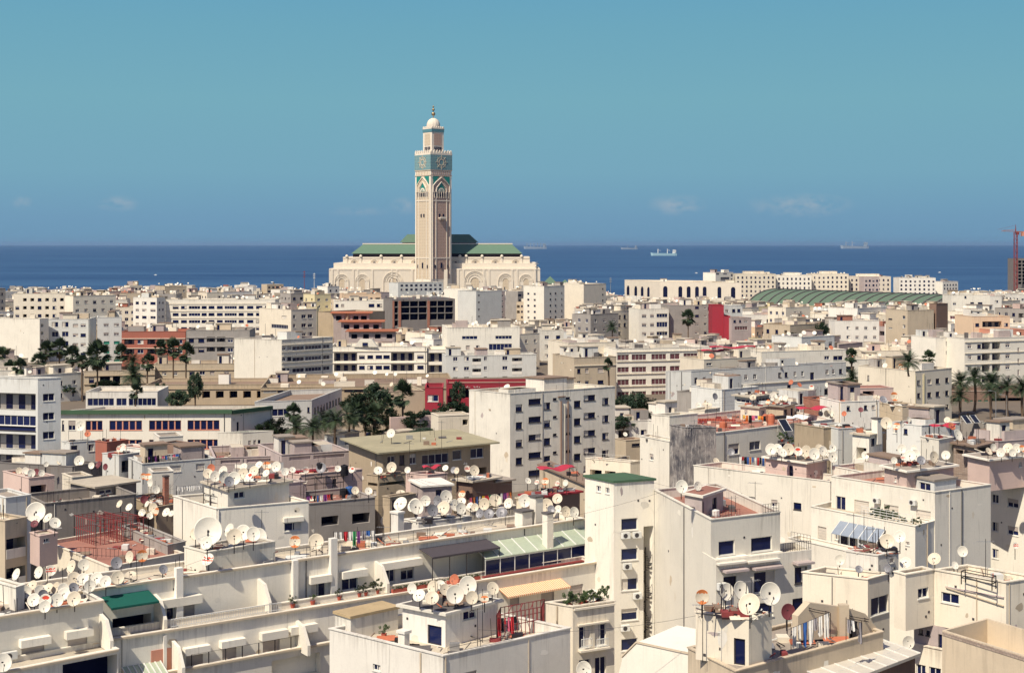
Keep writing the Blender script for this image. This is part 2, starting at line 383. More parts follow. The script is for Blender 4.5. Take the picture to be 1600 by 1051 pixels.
    for r, c, z, an in wl:
        vv = (int(abs(c.x*37+c.y*91+z*53)) % 9) if not FIXW else 0
        me, pm, ww, hh = win_mesh(r[4], r[2]-r[0], r[3]-r[1], near, vv if vv < 4 and r[4] in ('win','dark','half') else 0)
        nm = 'door' if r[4] == 'door' else 'balcony' if r[4][:4] == 'balc' else 'opening' if r[4] in ('open', 'slot') else 'window'
        w = link(nm, me, hold, (c.x, c.y, z), an)
        if pm and parent is None: link('railing' if r[4][:4] == 'balc' else 'pane', pm, w)
        elif pm: link('pane', pm, hold, (c.x, c.y, z), an)
    b = Bld(); b.root = hold; b.pts = pts; b.zt = zt; b.zr = zt-par if not slab else zt+.22; b.org = org; b.rects = RECT; b.zb = zb; b.label = label; b.name = name
    if parent is None: FOOT.append((sum((p.x for p in pts))/n, sum((p.y for p in pts))/n, max((p-pts[0]).length for p in pts)/2, pts))
    return b
def edge_s(A, B, x):
    u = (x-800)/F; d = B-A; den = d.x-u*d.y
    return (u*A.y-A.x)/den if abs(den) > 1e-9 else 0
def H(key, name, label, Y, f, r, l=None, a=40, depth=12, wall='cream', roof='rlight', par=.8, wins=(), base=None, cat='building', z=None, parent=None, group=None, **kw):
    """hero building from roof-corner pixels. f=(x,y); r, l = (x,y) or x alone with yaw a. wins: (edge 'R'/'L', kind, cols, rows)"""
    zt = zat(f[1], Y) if z is None else z
    if z is not None: Y = yof(z, f[1])
    P0 = Vector(((f[0]-800)*Y/F, Y))
    def corner(q, ang):
        if q is None: return None
        if isinstance(q, tuple) and len(q) == 4: return P0+Vector(q[1:3]).normalized()*q[3]
        if isinstance(q, tuple):
            Yq = yof(zt, q[1]); return Vector(((q[0]-800)*Yq/F, Yq))
        u = (q-800)/F; d = Vector((math.cos(ang), math.sin(ang))); t = (u*P0.y-P0.x)/(d.x-u*d.y); return P0+d*(t if 1.5 < t < 90 else depth)
    P1 = corner(r, R(a))
    if l is None:
        d = (P1-P0).normalized(); P3 = P0+Vector((-d.y, d.x))*depth
    else: P3 = corner(l, R(a+90))
    if P1 is None:
        d = (P3-P0).normalized(); P1 = P0+Vector((d.y, -d.x))*depth
    pts = [P0, P1, P1+P3-P0, P3]
    zb = (terrain(Y)-2 if base is None else base)
    wl = []
    for w in wins:
        e, kind, cols, rows = w
        A, B, ei = (P0, P1, 0) if e == 'R' else (P3, P0, 3) if e == 'L' else (P1, pts[2], 1)
        Ln = (B-A).length
        if callable(cols): cols = cols()
        xr = cols[0][0]; s = edge_s(A, B, xr); Yr = A.y+(B.y-A.y)*s
        for y0, y1 in rows:
            for x0, x1 in cols:
                kd = kind; hs_ = int(x0*13+y0*7) % 10
                if kind == 'dark' and key not in ('tower','white','white2','whitep','c3','b8c','b11','m4','c9','b2','m10') and x1-x0 > 3: kd = ('half','win','dark','dark','shut','dark','win','dark','dark','half')[hs_]
                wl.append((ei, edge_s(A, B, x0)*Ln, zat(y1, Yr), edge_s(A, B, x1)*Ln, zat(y0, Yr), kd))
    b = build(name, label, cat, pts, zt, zb, wall, roof, par, wl, group, parent, **kw)
    INFO[key] = b
    if parent is None:
        xs = [800+p.x/p.y*F for p in (P0, P1, P3)]; yb = max([f[1]+14*300/max(Y,200)]+[q[1]+1 for w in wins for q in w[3]])
        CLEAR.append((min(xs), max(xs), f[1]-3, yb, Y))
    return b
def C(x0, x1, n, w): return [(x0+(x1-w-x0)*i/max(1, n-1), x0+(x1-w-x0)*i/max(1, n-1)+w) for i in range(n)]
def Rw(y0, p, n, h): return [(y0+p*i, y0+p*i+h) for i in range(n)]

def face(b, e):
    n = len(b.pts); A, B = b.pts[e], b.pts[(e+1) % n]; d = (B-A).normalized(); return A, B, d, Vector((d.y, -d.x))
EI = {'R': 0, 'L': 3}
def face_uz(b, e, x, y):
    A, B, d, nn = face(b, e); s = edge_s(A, B, x); return s*(B-A).length, zat(y, A.y+(B.y-A.y)*s)
def facebox(b, e, x0, x1, y0, y1, d0, d1, mat, name, parent=None, vert=True):
    """box on face e between columns x0, x1; y0, y1 are its top and bottom read at x0; from d0 to d1 metres outward"""
    e = EI.get(e, e); A, B, d, nn = face(b, e); L = (B-A).length
    u0, z1 = face_uz(b, e, x0, y0); _, z0 = face_uz(b, e, x0, y1); u1 = edge_s(A, B, x1)*L; u0, u1 = min(u0, u1), max(u0, u1)
    a = MB(); a.box(0, u1-u0, -d1, -d0, 0, z1-z0); p = A+d*u0; r = b.root if parent is None else parent
    o = link(name, a.mesh(name, mat), r, (0,0,0), math.atan2(d.y, d.x)); w = Vector((p.x, p.y, z0)); o.location = w-wpos(r); return o
def wpos(o):
    v = Vector((0,0,0))
    while o is not None: v += o.location; o = o.parent
    return v

def addhuts(b, n, mats, seed):
    rr = random.Random(seed); P0, P1, P3 = b.pts[0], b.pts[1], b.pts[3]; w, d = (P1-P0).length, (P3-P0).length; dr, dl = (P1-P0)/w, (P3-P0)/d
    if w < 5 or d < 4.5: return
    for i in range(n):
        hw, hd = rr.uniform(1.8, min(5, w*.4)), rr.uniform(1.8, min(4.5, d*.6)); o = P0+dr*rr.uniform(.4, w-hw-.4)+dl*rr.uniform(.4, d-hd-.4); hp = [o, o+dr*hw, o+dr*hw+dl*hd, o+dl*hd]; h = rr.choice((1.1,1.6,2.3,2.5,2.8)); 
        build('', '', '', hp, b.zr+h, b.zr, rr.choice(mats), rr.choice(('rlight','rgrey','rbrown')), 0, [(0, .4, b.zr+.1, 1.2, b.zr+h-.35, 'door')] if h > 2 and rr.random() < .7 else [], parent=b.root, pname='roof_hut' if h > 2 else 'roof_block', slab=.2 if rr.random() < .6 and h > 2 else 0, near=False)

def weather(b, seed, npatch=3, pipes=1):
    """repair patches, downpipes, cables and small vents on the two visible faces of a near building"""
    rr = random.Random(seed)
    for e in (0, 3):
        A, B, d, nn = face(b, e); L = (B-A).length; H_ = b.zt-b.zb; vis = min(H_, 14)
        if L < 2.5: continue
        an = math.atan2(d.y, d.x); ok = lambda u0, u1, v0, v1: all(u1 < r[0]-.1 or u0 > r[2]+.1 or v1 < r[1]-.1 or v0 > r[3]+.1 for r in b.rects.get(e, [])) and u0 > .1 and u1 < L-.1
        for i in range(npatch):
            w, h = rr.uniform(.15, .6), rr.uniform(.15, .7); u, v = rr.uniform(.2+w, max(.3+w, L-.2-w)), H_-rr.uniform(.4+h, vis)
            if not ok(u-w, u+w, v-h, v+h): continue
            k = rr.randint(7, 10); a = MB(); pts = []
            for j in range(k): t = 2*math.pi*j/k; q = rr.uniform(.55, 1); pts.append((w*q*math.cos(t), -.006, h*q*math.sin(t)))
            a.poly(pts); p = A+d*u; o = link('repair_patch', a.mesh('repair_patch', M[rr.choice(('worn','white','beige','cream','clean','mauve'))]), b.root, (0,0,0), an); o.location = Vector((p.x, p.y, b.zb+v))-wpos(b.root)
        for i in range(pipes):
            u = rr.uniform(.2, L-.2); r_ = rr.choice((.03,.045,.06))
            if not ok(u-.1, u+.1, H_-vis, H_-.2): continue
            a = MB(); a.tube((0,-r_-.01,-vis+.1), (0,-r_-.01,-.1), r_, n=6); p = A+d*u; o = link('downpipe', a.mesh('downpipe', M[rr.choice(('beige','grey','white','fdark'))]), b.root, (0,0,0), an); o.location = Vector((p.x, p.y, b.zb+H_))-wpos(b.root)
        for i in range(2):
            u, v = rr.uniform(.4, L-.4), H_-rr.uniform(.8, min(vis, 7))
            if not ok(u-.15, u+.15, v-.15, v+.15): continue
            a = MB(); a.box(-.09,.09,-.03,-.003,-.09,.09); p = A+d*u; o = link('wall_vent', a.mesh('wall_vent', M['fdark']), b.root, (0,0,0), an); o.location = Vector((p.x, p.y, b.zb+v))-wpos(b.root)
# ------------------------------------------------------------------ camera, light, sky
cd = bpy.data.cameras.new('Camera'); cd.sensor_width = 36; cd.lens = 50; cd.shift_y = -(525.5-HY)/1600; cd.clip_start = 1; cd.clip_end = 300000
cam = link('Camera', cd); cam.location = (0, 0, CAM); cam.rotation_euler = (R(90), 0, 0); SC.camera = cam
EL, AZ = 52, 232
sv = Vector((math.cos(R(EL))*math.cos(R(AZ)), math.cos(R(EL))*math.sin(R(AZ)), math.sin(R(EL))))
sd = bpy.data.lights.new('Sun', 'SUN'); sd.energy = 4.7; sd.angle = R(.5); sd.color = (1, .90, .735)
so = link('Sun', sd); so.location = (-200, -400, 600); so.rotation_euler = sv.to_track_quat('Z', 'Y').to_euler()
W = bpy.data.worlds.new('World'); SC.world = W; W.use_nodes = True
nt = W.node_tree; bg = nt.nodes['Background']
sky = N(nt, 'ShaderNodeTexSky', sky_type='NISHITA', sun_disc=False, sun_elevation=R(EL), sun_rotation=R(218), air_density=1.0, dust_density=.6, ozone_density=1.5)
bg.inputs['Strength'].default_value = .07
tc = N(nt, 'ShaderNodeTexCoord'); sx = N(nt, 'ShaderNodeSeparateXYZ'); nt.links.new(tc.outputs['Generated'], sx.inputs[0])
cr = N(nt, 'ShaderNodeValToRGB'); nt.links.new(ramp(nt, sx.outputs[2], -.01, .19), cr.inputs[0])
SKY = [(0.0,(.150,.305,.455)),(.05,(.150,.305,.455)),(.14,(.160,.320,.470)),(.30,(.178,.375,.490)),(.55,(.175,.395,.490)),(.80,(.150,.372,.490)),(1.0,(.128,.348,.505))]
e = cr.color_ramp.elements
e[0].position, e[1].position = SKY[0][0], SKY[-1][0]; e[0].color = (*SKY[0][1], 1); e[1].color = (*SKY[-1][1], 1)
for p, c in SKY[1:-1]: q = e.new(p); q.color = (*c, 1)
SKG = 12.4
mul = N(nt, 'ShaderNodeVectorMath', operation='SCALE'); nt.links.new(cr.outputs[0], mul.inputs[0]); mul.inputs['Scale'].default_value = SKG
# faint cumulus low over the sea, a soft mask in true sky directions
mp = N(nt, 'ShaderNodeMapping'); mp.inputs['Scale'].default_value = (90, 90, 150); nt.links.new(tc.outputs['Generated'], mp.inputs[0])
nz = noise(nt, mp.outputs[0], 1.0, 6, .6); cl = None
for x, y, w, h, s in ((1058,320,42,16,.8),(1250,321,75,18,.75),(185,318,30,12,.75),(35,317,14,10,.7),(632,322,22,14,.6),(560,330,60,7,.3)):
    d = Vector(((x-800)/F, 1, (HY-y)/F)).normalized()
    sb = N(nt, 'ShaderNodeVectorMath', operation='SUBTRACT'); nt.links.new(tc.outputs['Generated'], sb.inputs[0]); sb.inputs[1].default_value = d
    m2 = N(nt, 'ShaderNodeVectorMath', operation='MULTIPLY'); nt.links.new(sb.outputs[0], m2.inputs[0]); m2.inputs[1].default_value = (F/w, 0, F/h)
    ln = N(nt, 'ShaderNodeVectorMath', operation='LENGTH'); nt.links.new(m2.outputs[0], ln.inputs[0])
    k = ramp(nt, ln.outputs[1], 1.15, .1, 0, s)
    if cl is None: cl = k
    else: mx = N(nt, 'ShaderNodeMath', operation='MAXIMUM'); nt.links.new(cl, mx.inputs[0]); nt.links.new(k, mx.inputs[1]); cl = mx.outputs[0]
ad = N(nt, 'ShaderNodeMath', operation='MULTIPLY'); nt.links.new(cl, ad.inputs[0]); nt.links.new(ramp(nt, nz, .38, .60, 0, .85), ad.inputs[1])
skyc = mixc(nt, ad.outputs[0], mul.outputs[0], (4.6, 5.4, 6.2))
up = ramp(nt, sx.outputs[2], .17, .32, 1, 0)
tn = N(nt, 'ShaderNodeVectorMath', operation='MULTIPLY'); nt.links.new(sky.outputs[0], tn.inputs[0]); tn.inputs[1].default_value = (1.18, .93, 1.06)
nt.links.new(mixc(nt, up, tn.outputs[0], skyc), bg.inputs['Color'])
SC.view_settings.view_transform = 'Standard'; SC.view_settings.look = 'None'; SC.view_settings.exposure = 0.26; SC.view_settings.gamma = 1
SC.cycles.max_bounces = 6; SC.cycles.diffuse_bounces = 3; SC.cycles.glossy_bounces = 2; SC.cycles.use_denoising = True; SC.cycles.adaptive_threshold = .02

# ------------------------------------------------------------------ ground and sea
mb = MB(); ys = [-200, 0, 60, 90, 150, 175, 200, 300, 460, 620, 800, 1000, 1150, 1250, 1300, 1335, 1380, 1420, 1460, 1500, 1600]
for a, b in zip(ys, ys[1:]):
    for i in range(-30, 30): mb.poly([(i*60, a, terrain(a)), (i*60+60, a, terrain(a)), (i*60+60, b, terrain(b)), (i*60, b, terrain(b))])
M['ground'] = plaster('street_ground', (.17,.14,.11), .3, .5)
tag(link('ground', mb.mesh('ground', 'ground')), None, None, None, 'structure')
m, nt2, b_ = newmat('sea_water'); M['sea'] = m
tcs = N(nt2, 'ShaderNodeTexCoord'); mps = N(nt2, 'ShaderNodeMapping'); mps.inputs['Scale'].default_value = (.0006, .0025, 1); nt2.links.new(tcs.outputs['Object'], mps.inputs[0])
n1 = noise(nt2, mps.outputs[0], 1.0, 6); nt2.links.new(mixc(nt2, ramp(nt2, n1, .3, .7), (.020,.060,.150), (.044,.108,.215)), b_.inputs['Base Color'])
b_.inputs['Roughness'].default_value = .55; b_.inputs['Specular IOR Level'].default_value = .07
mps2 = N(nt2, 'ShaderNodeMapping'); mps2.inputs['Scale'].default_value = (.02, .05, 1); nt2.links.new(tcs.outputs['Object'], mps2.inputs[0])
bp = N(nt2, 'ShaderNodeBump'); bp.inputs['Strength'].default_value = .4; bp.inputs['Distance'].default_value = 2; nt2.links.new(noise(nt2, mps2.outputs[0], 1, 6), bp.inputs['Height']); nt2.links.new(bp.outputs[0], b_.inputs['Normal'])
mb = MB(); mb.poly([(-90000,1340,0),(90000,1340,0),(90000,160000,0),(-90000,160000,0)])
tag(link('sea', mb.mesh('sea', 'sea')), None, None, None, 'structure')

# ------------------------------------------------------------------ mosque
YM = 1355.0
def mx(x, Y=YM): return (x-800)*Y/F
def mz(y, Y=YM): return zat(y, Y)
def ziza(name, base, c1, c2):
    m, nt, b = newmat(name); tc = N(nt, 'ShaderNodeTexCoord')
    sx = N(nt, 'ShaderNodeSeparateXYZ'); nt.links.new(tc.outputs['Object'], sx.inputs[0])
    sm = N(nt, 'ShaderNodeMath', operation='ADD'); nt.links.new(sx.outputs[0], sm.inputs[0]); nt.links.new(sx.outputs[1], sm.inputs[1])
    cb = N(nt, 'ShaderNodeCombineXYZ'); nt.links.new(sm.outputs[0], cb.inputs[0]); nt.links.new(sx.outputs[2], cb.inputs[1])
    v = N(nt, 'ShaderNodeTexVoronoi', feature='DISTANCE_TO_EDGE'); v.inputs['Scale'].default_value = .34; v.inputs['Randomness'].default_value = .15; nt.links.new(cb.outputs[0], v.inputs['Vector'])
    w = N(nt, 'ShaderNodeTexMagic', turbulence_depth=2); w.inputs['Scale'].default_value = .9; nt.links.new(cb.outputs[0], w.inputs['Vector'])
    c = mixc(nt, ramp(nt, v.outputs[0], .1, .25), c2, c1); c = mixc(nt, ramp(nt, w.outputs[1], .35, .6, 0, .7), c, base)
    nt.links.new(c, b.inputs['Base Color']); b.inputs['Roughness'].default_value = .7; return m
M['zellij'] = ziza('tile_mosaic', (.40,.42,.38), (.04,.19,.24), (.08,.27,.30))
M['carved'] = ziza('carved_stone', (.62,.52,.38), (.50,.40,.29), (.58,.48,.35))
M['carvedshade'] = ziza('carved_stone_shade_side', (.54,.38,.30), (.40,.26,.20), (.48,.33,.26))  # darker copy of the carved stone: shade of the right faces as colour
M['teal'] = plain('teal_tile', (.02,.25,.20), .5)
M['tealband'] = plain('blue_tile_band', (.10,.24,.28), .5)
M['roofshade'] = plain('roof_shade_band', (.05,.035,.05), .8)  # shade under the roof overhangs, put into the clerestory colour
M['bronze'] = plain('gilt_bronze', (.42,.30,.16), .35, .8)
hall = thing('prayer_hall', 'long cream mosque prayer hall with green tiled roof standing behind the minaret', 'mosque', (mx(676), YM+22, 0))
HB = Vector((mx(676), YM+22, 0))
YH = YM+22
def hx(x): return mx(x, YH)-HB.x
def hz(y): return mz(y, YH)
# (x0, x1, top y, front offset, depth)
mb = MB()
def hbox(x0, x1, yt, dy0, dy1, mi=0): mb.box(hx(x0), hx(x1), dy0, dy1, 0, hz(yt), mi)
hbox(514, 844, 419.5, 0, 100); hbox(520, 838, 411, 6.02, 94); hbox(534, 828, 401.5, 10.05, 90)
hbox(660, 700, 421, -12, .0)
for x in [519, 528, 552, 559, 582, 612, 620, 644, 716, 724, 756, 764, 800, 808, 836]: mb.box(hx(x)-.9, hx(x)+.9, -.5, -.003, 0, hz(421))
for x in [540, 562, 594, 626, 654, 718, 728, 753, 784, 815]: mb.box(hx(x)-.8, hx(x)+.8, 9.4, 10.02, hz(419), hz(400.3)); mb.lathe([(1.5,0),(1.5,1),(1.0,1.8),(0,2.4)], 8, 0, (hx(x), 9.8, hz(401.5)))
for y, d in ((421.8, -.35), (404, 9.7)):
    mb.box(hx(514.5 if d < 0 else 534.5), hx(843.5 if d < 0 else 827.5), d, d+.34, hz(y), hz(y-1.2))
link('wall', mb.mesh('wall', M['stone']), hall)
def ring(mbx, cx, cz, r0, r1, y0, y1, mi, n=24, a0=0, a1=180):
    for i in range(n):
        t0, t1 = R(a0+(a1-a0)*i/n), R(a0+(a1-a0)*(i+1)/n)
        q = [(cx+r*math.cos(t), cz+r*math.sin(t)) for r, t in ((r0,t0),(r1,t0),(r1,t1),(r0,t1))]
        mbx.poly([(a, y0, b) for a, b in q][::-1], mi)
        mbx.poly([(q[1][0],y0,q[1][1]),(q[1][0],y1,q[1][1]),(q[2][0],y1,q[2][1]),(q[2][0],y0,q[2][1])], mi)
        mbx.poly([(q[3][0],y0,q[3][1]),(q[3][0],y1,q[3][1]),(q[0][0],y1,q[0][1]),(q[0][0],y0,q[0][1])], mi)
for x, y, r in ((534,439,11),(566,439,11),(614,440,15.5),(742,440,17),(790,439,12),(822,439,11)):
    a = MB(); k = YH/F
    for q0, q1, d in ((.93,1.0,-.7),(.80,.86,-.45),(.62,.67,-.5),(.38,.45,-.5)): ring(a, 0, 0, r*q0*k, r*q1*k, d, -.003, 0)
    for sgn in (-1, 1): a.box(min(sgn*r*.93*k, sgn*r*k), max(sgn*r*.93*k, sgn*r*k), -.7, -.003, -26, 0)
    g = link('arch', a.mesh('arch', M['stone']), hall, (hx(x), 0, hz(y)))
    a = MB(); a.poly([(r*.38*k*math.cos(R(t)), -.03, r*.38*k*math.sin(R(t))) for t in range(180, -1, -15)][::-1]); a.box(-r*.38*k, r*.38*k, -.05, -.006, -26, -.01)
    link('doorway', a.mesh('doorway', M['carved']), g)
for x in (552, 583.5, 615, 647, 711.5, 742.5, 774, 806):
    a = MB(); k = YH/F
    for q0, q1 in ((6.2,7.2),(4.6,5.2),(3.0,3.5)): ring(a, 0, 0, q0*k, q1*k, -.5, -.003, 0, 18, -10, 190)
    a.box(-4, 4, -.04, -.006, -6.5, 3.5, 1); a.box(-.9, .9, -.3, -.05, -6.5, 2.2, 2)
    link('window_niche', a.mesh('window_niche', [M['stone'], M['carved'], M['void']]), hall, (hx(x), 10.05, hz(412)))
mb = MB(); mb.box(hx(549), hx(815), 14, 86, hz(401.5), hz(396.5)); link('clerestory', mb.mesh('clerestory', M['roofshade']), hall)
def hip(x0, x1, y0, xa, xb, y1, d0, d1, da, db, mat, name='roof'):
    a = MB(); z0, z1 = hz(y0), hz(y1)
    p = [(hx(x0), d0, z0), (hx(x1), d0, z0), (hx(x1), d1, z0), (hx(x0), d1, z0)]; q = [(hx(xa), da, z1), (hx(xb), da, z1), (hx(xb), db, z1), (hx(xa), db, z1)]
    for i in range(4): a.poly([p[i], p[(i+1) % 4], q[(i+1) % 4], q[i]])
    a.poly(q); a.poly(p[::-1]); r = link(name, a.mesh(name, M[mat]), hall); return r
r1 = hip(546.5, 816.5, 396.3, 563, 800, 381.8, 11, 89, 26, 74, 'tilegreen')
a = MB(); a.box(hx(562), hx(801), 25.5, 74.5, hz(381.75), hz(380)); link('roof_ridge', a.mesh('roof_ridge', M['stone']), r1)
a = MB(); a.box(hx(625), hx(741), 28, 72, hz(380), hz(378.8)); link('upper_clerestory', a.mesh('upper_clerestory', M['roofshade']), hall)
hip(621, 745, 378.6, 632, 731, 365.6, 27, 73, 38, 62, 'tilegreen', 'upper_roof')
# minaret -----------------------------------------------------------
mc = Vector((mx(673), YM, 0)); MA = R(40)
mina = thing('minaret', 'tall square mosque minaret with tiled band, lantern and ribbed dome', 'minaret', (mc.x, mc.y, 0), MA)
# local: x right face direction, y left-back; front corner at origin
S = 25.0
def mzz(y): return mz(y, YM)
def sq(t, x0=0, x1=S, y0=0, y1=S): return [(x0-t,y0-t),(x1+t,y0-t),(x1+t,y1+t),(x0-t,y1+t)]
mb = MB(); mb.prism(sq(0), 0, mzz(241)); link('shaft', mb.mesh('shaft', M['stone']), mina)
def side_parts(name, fn, mats):
    """build on the right (y=0) face in (u, out) and again on the left (x=0) face"""
    for L in (0, 1):
        a = MB(); fn(a, L); o = link(name, a.mesh(name, mats[L]), mina)
        if L: o.location = (0, S, 0); o.rotation_euler = (0, 0, -math.pi/2)
def panel(a, L): a.box(2.6, S-2.6, -.10, -.004, mzz(436), mzz(275)); a.box(6.5, S-6.5, -.22, -.104, mzz(420), mzz(316))
side_parts('carved_panel', panel, (M['carvedshade'], M['carved']))
def pil(a, L):
    for u in (2.1, 6.1, S-6.1, S-2.1): a.box(u-.4, u+.4, -.55, -.104 if 3 < u < S-3 else -.004, mzz(436), mzz(296))
    a.box(1.8, S-1.8, -.5, -.225, mzz(314), mzz(312.5)); a.box(1.8, S-1.8, -.5, -.225, mzz(404), mzz(402.5))
side_parts('pilaster', pil, (M['stone'],)*2)
def low(a, L):
    u, w, y0, y1 = WN; a.box(u-w, u+w, -.7, -.23, mzz(y0), mzz(y1))
for WN in [(12.5, .9, 419, 410.5), (5, .6, 419, 414), (20, .6, 419, 414), (10.3, .8, 339, 334), (14.7, .8, 339, 334)]+[(u, .6, 306.5, 301 if 8 < u < 17 else 299.5) for u in (5, 8.5, 11, 14, 16.5, 20)]: side_parts('window', low, (M['void'],)*2)
def bal(a, L): a.box(9, 16, -3.2, -.23, mzz(341.5), mzz(339.8)); a.box(9.3, 15.7, -3.0, -2.7, mzz(339.8), mzz(338.6)); [a.box(u-.2, u+.2, -2.6, -.23, mzz(343.5), mzz(341.5)) for u in (10, 12.5, 15)]
a = MB(); bal(a, 0); link('balcony', a.mesh('balcony', M['stone']), mina)
def spand(a, L):
    z0, z1 = mzz(289), mzz(275)
    for sgn in (-1, 1):
        c = 12.5; a.poly([(c+sgn*10, -.3, z1), (c+sgn*2.2, -.3, z1), (c+sgn*10, -.3, z0)][::sgn])
    a.poly([(12.5, -.35, mzz(285)), (12.5-3.9, -.35, mzz(294)), (12.5-4.3, -.35, mzz(299)), (12.5+4.3, -.35, mzz(299)), (12.5+3.9, -.35, mzz(294))])
side_parts('tile_spandrel', spand, (M['teal'],)*2)
def archm(a, L):
    c = 12.5
    for s in (-1, 1):
        for (u0, y0), (u1, y1) in (((9.8, 300), (9.8, 290)), ((9.8, 290), (6, 283.5)), ((6, 283.5), (0, 276.5)), ((6.4, 300), (5.6, 293)), ((5.6, 293), (0, 283.5))):
            a.tube((c+s*u0, -.35, mzz(y0)), (c+s*u1, -.35, mzz(y1)), .55, n=5)
    ring(a, c, mzz(299), 2.2, 3.6, -.6, -.3, 0, 14); ring(a, c, mzz(299), 1.0, 1.5, -.6, -.3, 0, 12)
    for u in (4, 7.2, 9.7, 12.5, 15.3, 17.8, 21): a.tube((u, -.5, mzz(309)), (u, -.5, mzz(299)), .3, n=6)
side_parts('arch_moulding', archm, (M['stone'],)*2)
def frz(a, L):
    for i in range(9): u = 2.5+i*2.5; a.box(u-.55, u+.55, -.35, -.004, mzz(272), mzz(267))
    a.box(-.3, S+.3, -.5, -.36, mzz(274.3), mzz(273)); a.box(-.3, S+.3, -.5, -.36, mzz(266.2), mzz(265.1))
side_parts('frieze', frz, (M['carvedshade'], M['carved']))
mb = MB()
for q in (sq(.45),):
    for i in range(4):
        a_, b_ = q[i], q[(i+1) % 4]; mb.poly([(*a_, mzz(265)), (*b_, mzz(265)), (*b_, mzz(241.5)), (*a_, mzz(241.5))])
    mb.poly([(*p, mzz(265)) for p in q[::-1]]); mb.poly([(*p, mzz(241.5)) for p in q])
tb = link('tile_band', mb.mesh('tile_band', M['zellij']), mina)
a = MB()
for L in (0, 1):
    b2 = MB(); ring(b2, 12.5, mzz(253), 2.4, 3.4, -.62, -.45, 0, 20, 0, 360); ring(b2, 12.5, mzz(253), 4.8, 5.4, -.62, -.45, 0, 20, 0, 360)
    for k in range(8): t = k*math.pi/4; b2.tube((12.5+3.4*math.cos(t), -.55, mzz(253)+3.4*math.sin(t)), (12.5+7*math.cos(t), -.55, mzz(253)+7*math.sin(t)), .28, n=4)
    o = link('rosette', b2.mesh('rosette', M['carved']), tb)
    if L: o.location = (0, S, 0); o.rotation_euler = (0, 0, -math.pi/2)
def merlons(t, z0, z1, step, w, x0=0, x1=S, name='merlon'):
    mb = MB(); q = sq(t, x0, x1, x0, x1)
    zc = z0+(z1-z0)*.35
    for i in range(4):
        p0, p1 = Vector(q[i]), Vector(q[(i+1) % 4]); d = p1-p0; L = d.length; d.normalize(); nn = Vector((d.y, -d.x)); k = int(L/step)
        mb.extrude([(p0.x, p0.y, z0), (p1.x, p1.y, z0), (p1.x, p1.y, zc), (p0.x, p0.y, zc)], (-nn.x*.8, -nn.y*.8, 0))
        for j in range(k):
            c = p0+d*((j+.5)*L/k); a, b = c-d*w, c+d*w; e = d*w*.45
            mb.extrude([(a.x,a.y,zc),(b.x,b.y,zc),(b.x,b.y,zc+(z1-zc)*.45),((c+e).x,(c+e).y,zc+(z1-zc)*.75),(c.x,c.y,z1),((c-e).x,(c-e).y,zc+(z1-zc)*.75),(a.x,a.y,zc+(z1-zc)*.45)], (-nn.x*.7, -nn.y*.7, 0))
    return link(name+'_parapet', mb.mesh(name+'_parapet', M['stone']), mina)
merlons(.5, mzz(241.4), mzz(233.5), 3.1, 1.1)
l0, l1 = 5.4, 19.6
mb = MB(); mb.prism(sq(0, l0, l1, l0, l1), mzz(241), mzz(200)); lan = link('lantern', mb.mesh('lantern', M['stone']), mina)
for L in (0, 1):
    a = MB(); a.box(2.6, 11.6, -.15, -.004, mzz(226), mzz(207)); o = link('lantern_panel', a.mesh('lantern_panel', M['carvedshade' if not L else 'carved']), lan)
    a = MB(); [a.box(u-.8, u+.8, -.2, -.004, mzz(236), mzz(228)) for u in (3.6, 6.0, 8.4, 10.7)]; o2 = link('lantern_window', a.mesh('lantern_window', M['void']), lan)
    for q in (o, o2):
        q.location = (l0, l0, 0) if not L else (l0, l1, 0)
        if L: q.rotation_euler = (0, 0, -math.pi/2)
mb = MB(); mb.prism(sq(.35, l0, l1, l0, l1), mzz(205), mzz(200.2)); link('tile_cornice', mb.mesh('tile_cornice', M['tealband']), mina)
merlons(.4, mzz(200.1), mzz(195.5), 2.4, .85, l0, l1, 'lantern_merlon')
mb = MB(); cz0, hgt, r0 = mzz(199), mzz(182)-mzz(199), 6.6; nn_ = 48; prof = [(.93,0),(1.0,.15),(1.0,.35),(.93,.55),(.78,.74),(.55,.88),(.28,.97),(.02,1.0)]; k0 = len(mb.v)
for pr, pz in prof:
    for i in range(nn_):
        t = 2*math.pi*i/nn_; rr = r0*pr*(1-.05*abs(math.cos(6*t))**4*pr); mb.v.append((12.5+rr*math.cos(t), 12.5+rr*math.sin(t), cz0+hgt*pz))
for a_ in range(len(prof)-1):
    for i in range(nn_): j = (i+1) % nn_; mb.f.append((k0+a_*nn_+i, k0+a_*nn_+j, k0+(a_+1)*nn_+j, k0+(a_+1)*nn_+i)); mb.m.append(0)
link('dome', mb.mesh('dome', M['stone'], True), mina)
mb = MB()
for y, r in ((175.6,1.9),(168.8,1.35),(164.3,.9)): mb.lathe([(0.02,-r)]+[(r*math.sin(t*math.pi/8), -r*math.cos(t*math.pi/8)) for t in range(1,8)]+[(.02,r)], 12, 0, (12.5,12.5,mzz(y)))
mb.tube((12.5,12.5,mzz(182.3)), (12.5,12.5,mzz(161)), .4, .12); link('finial', mb.mesh('finial', M['bronze'], True), mina)

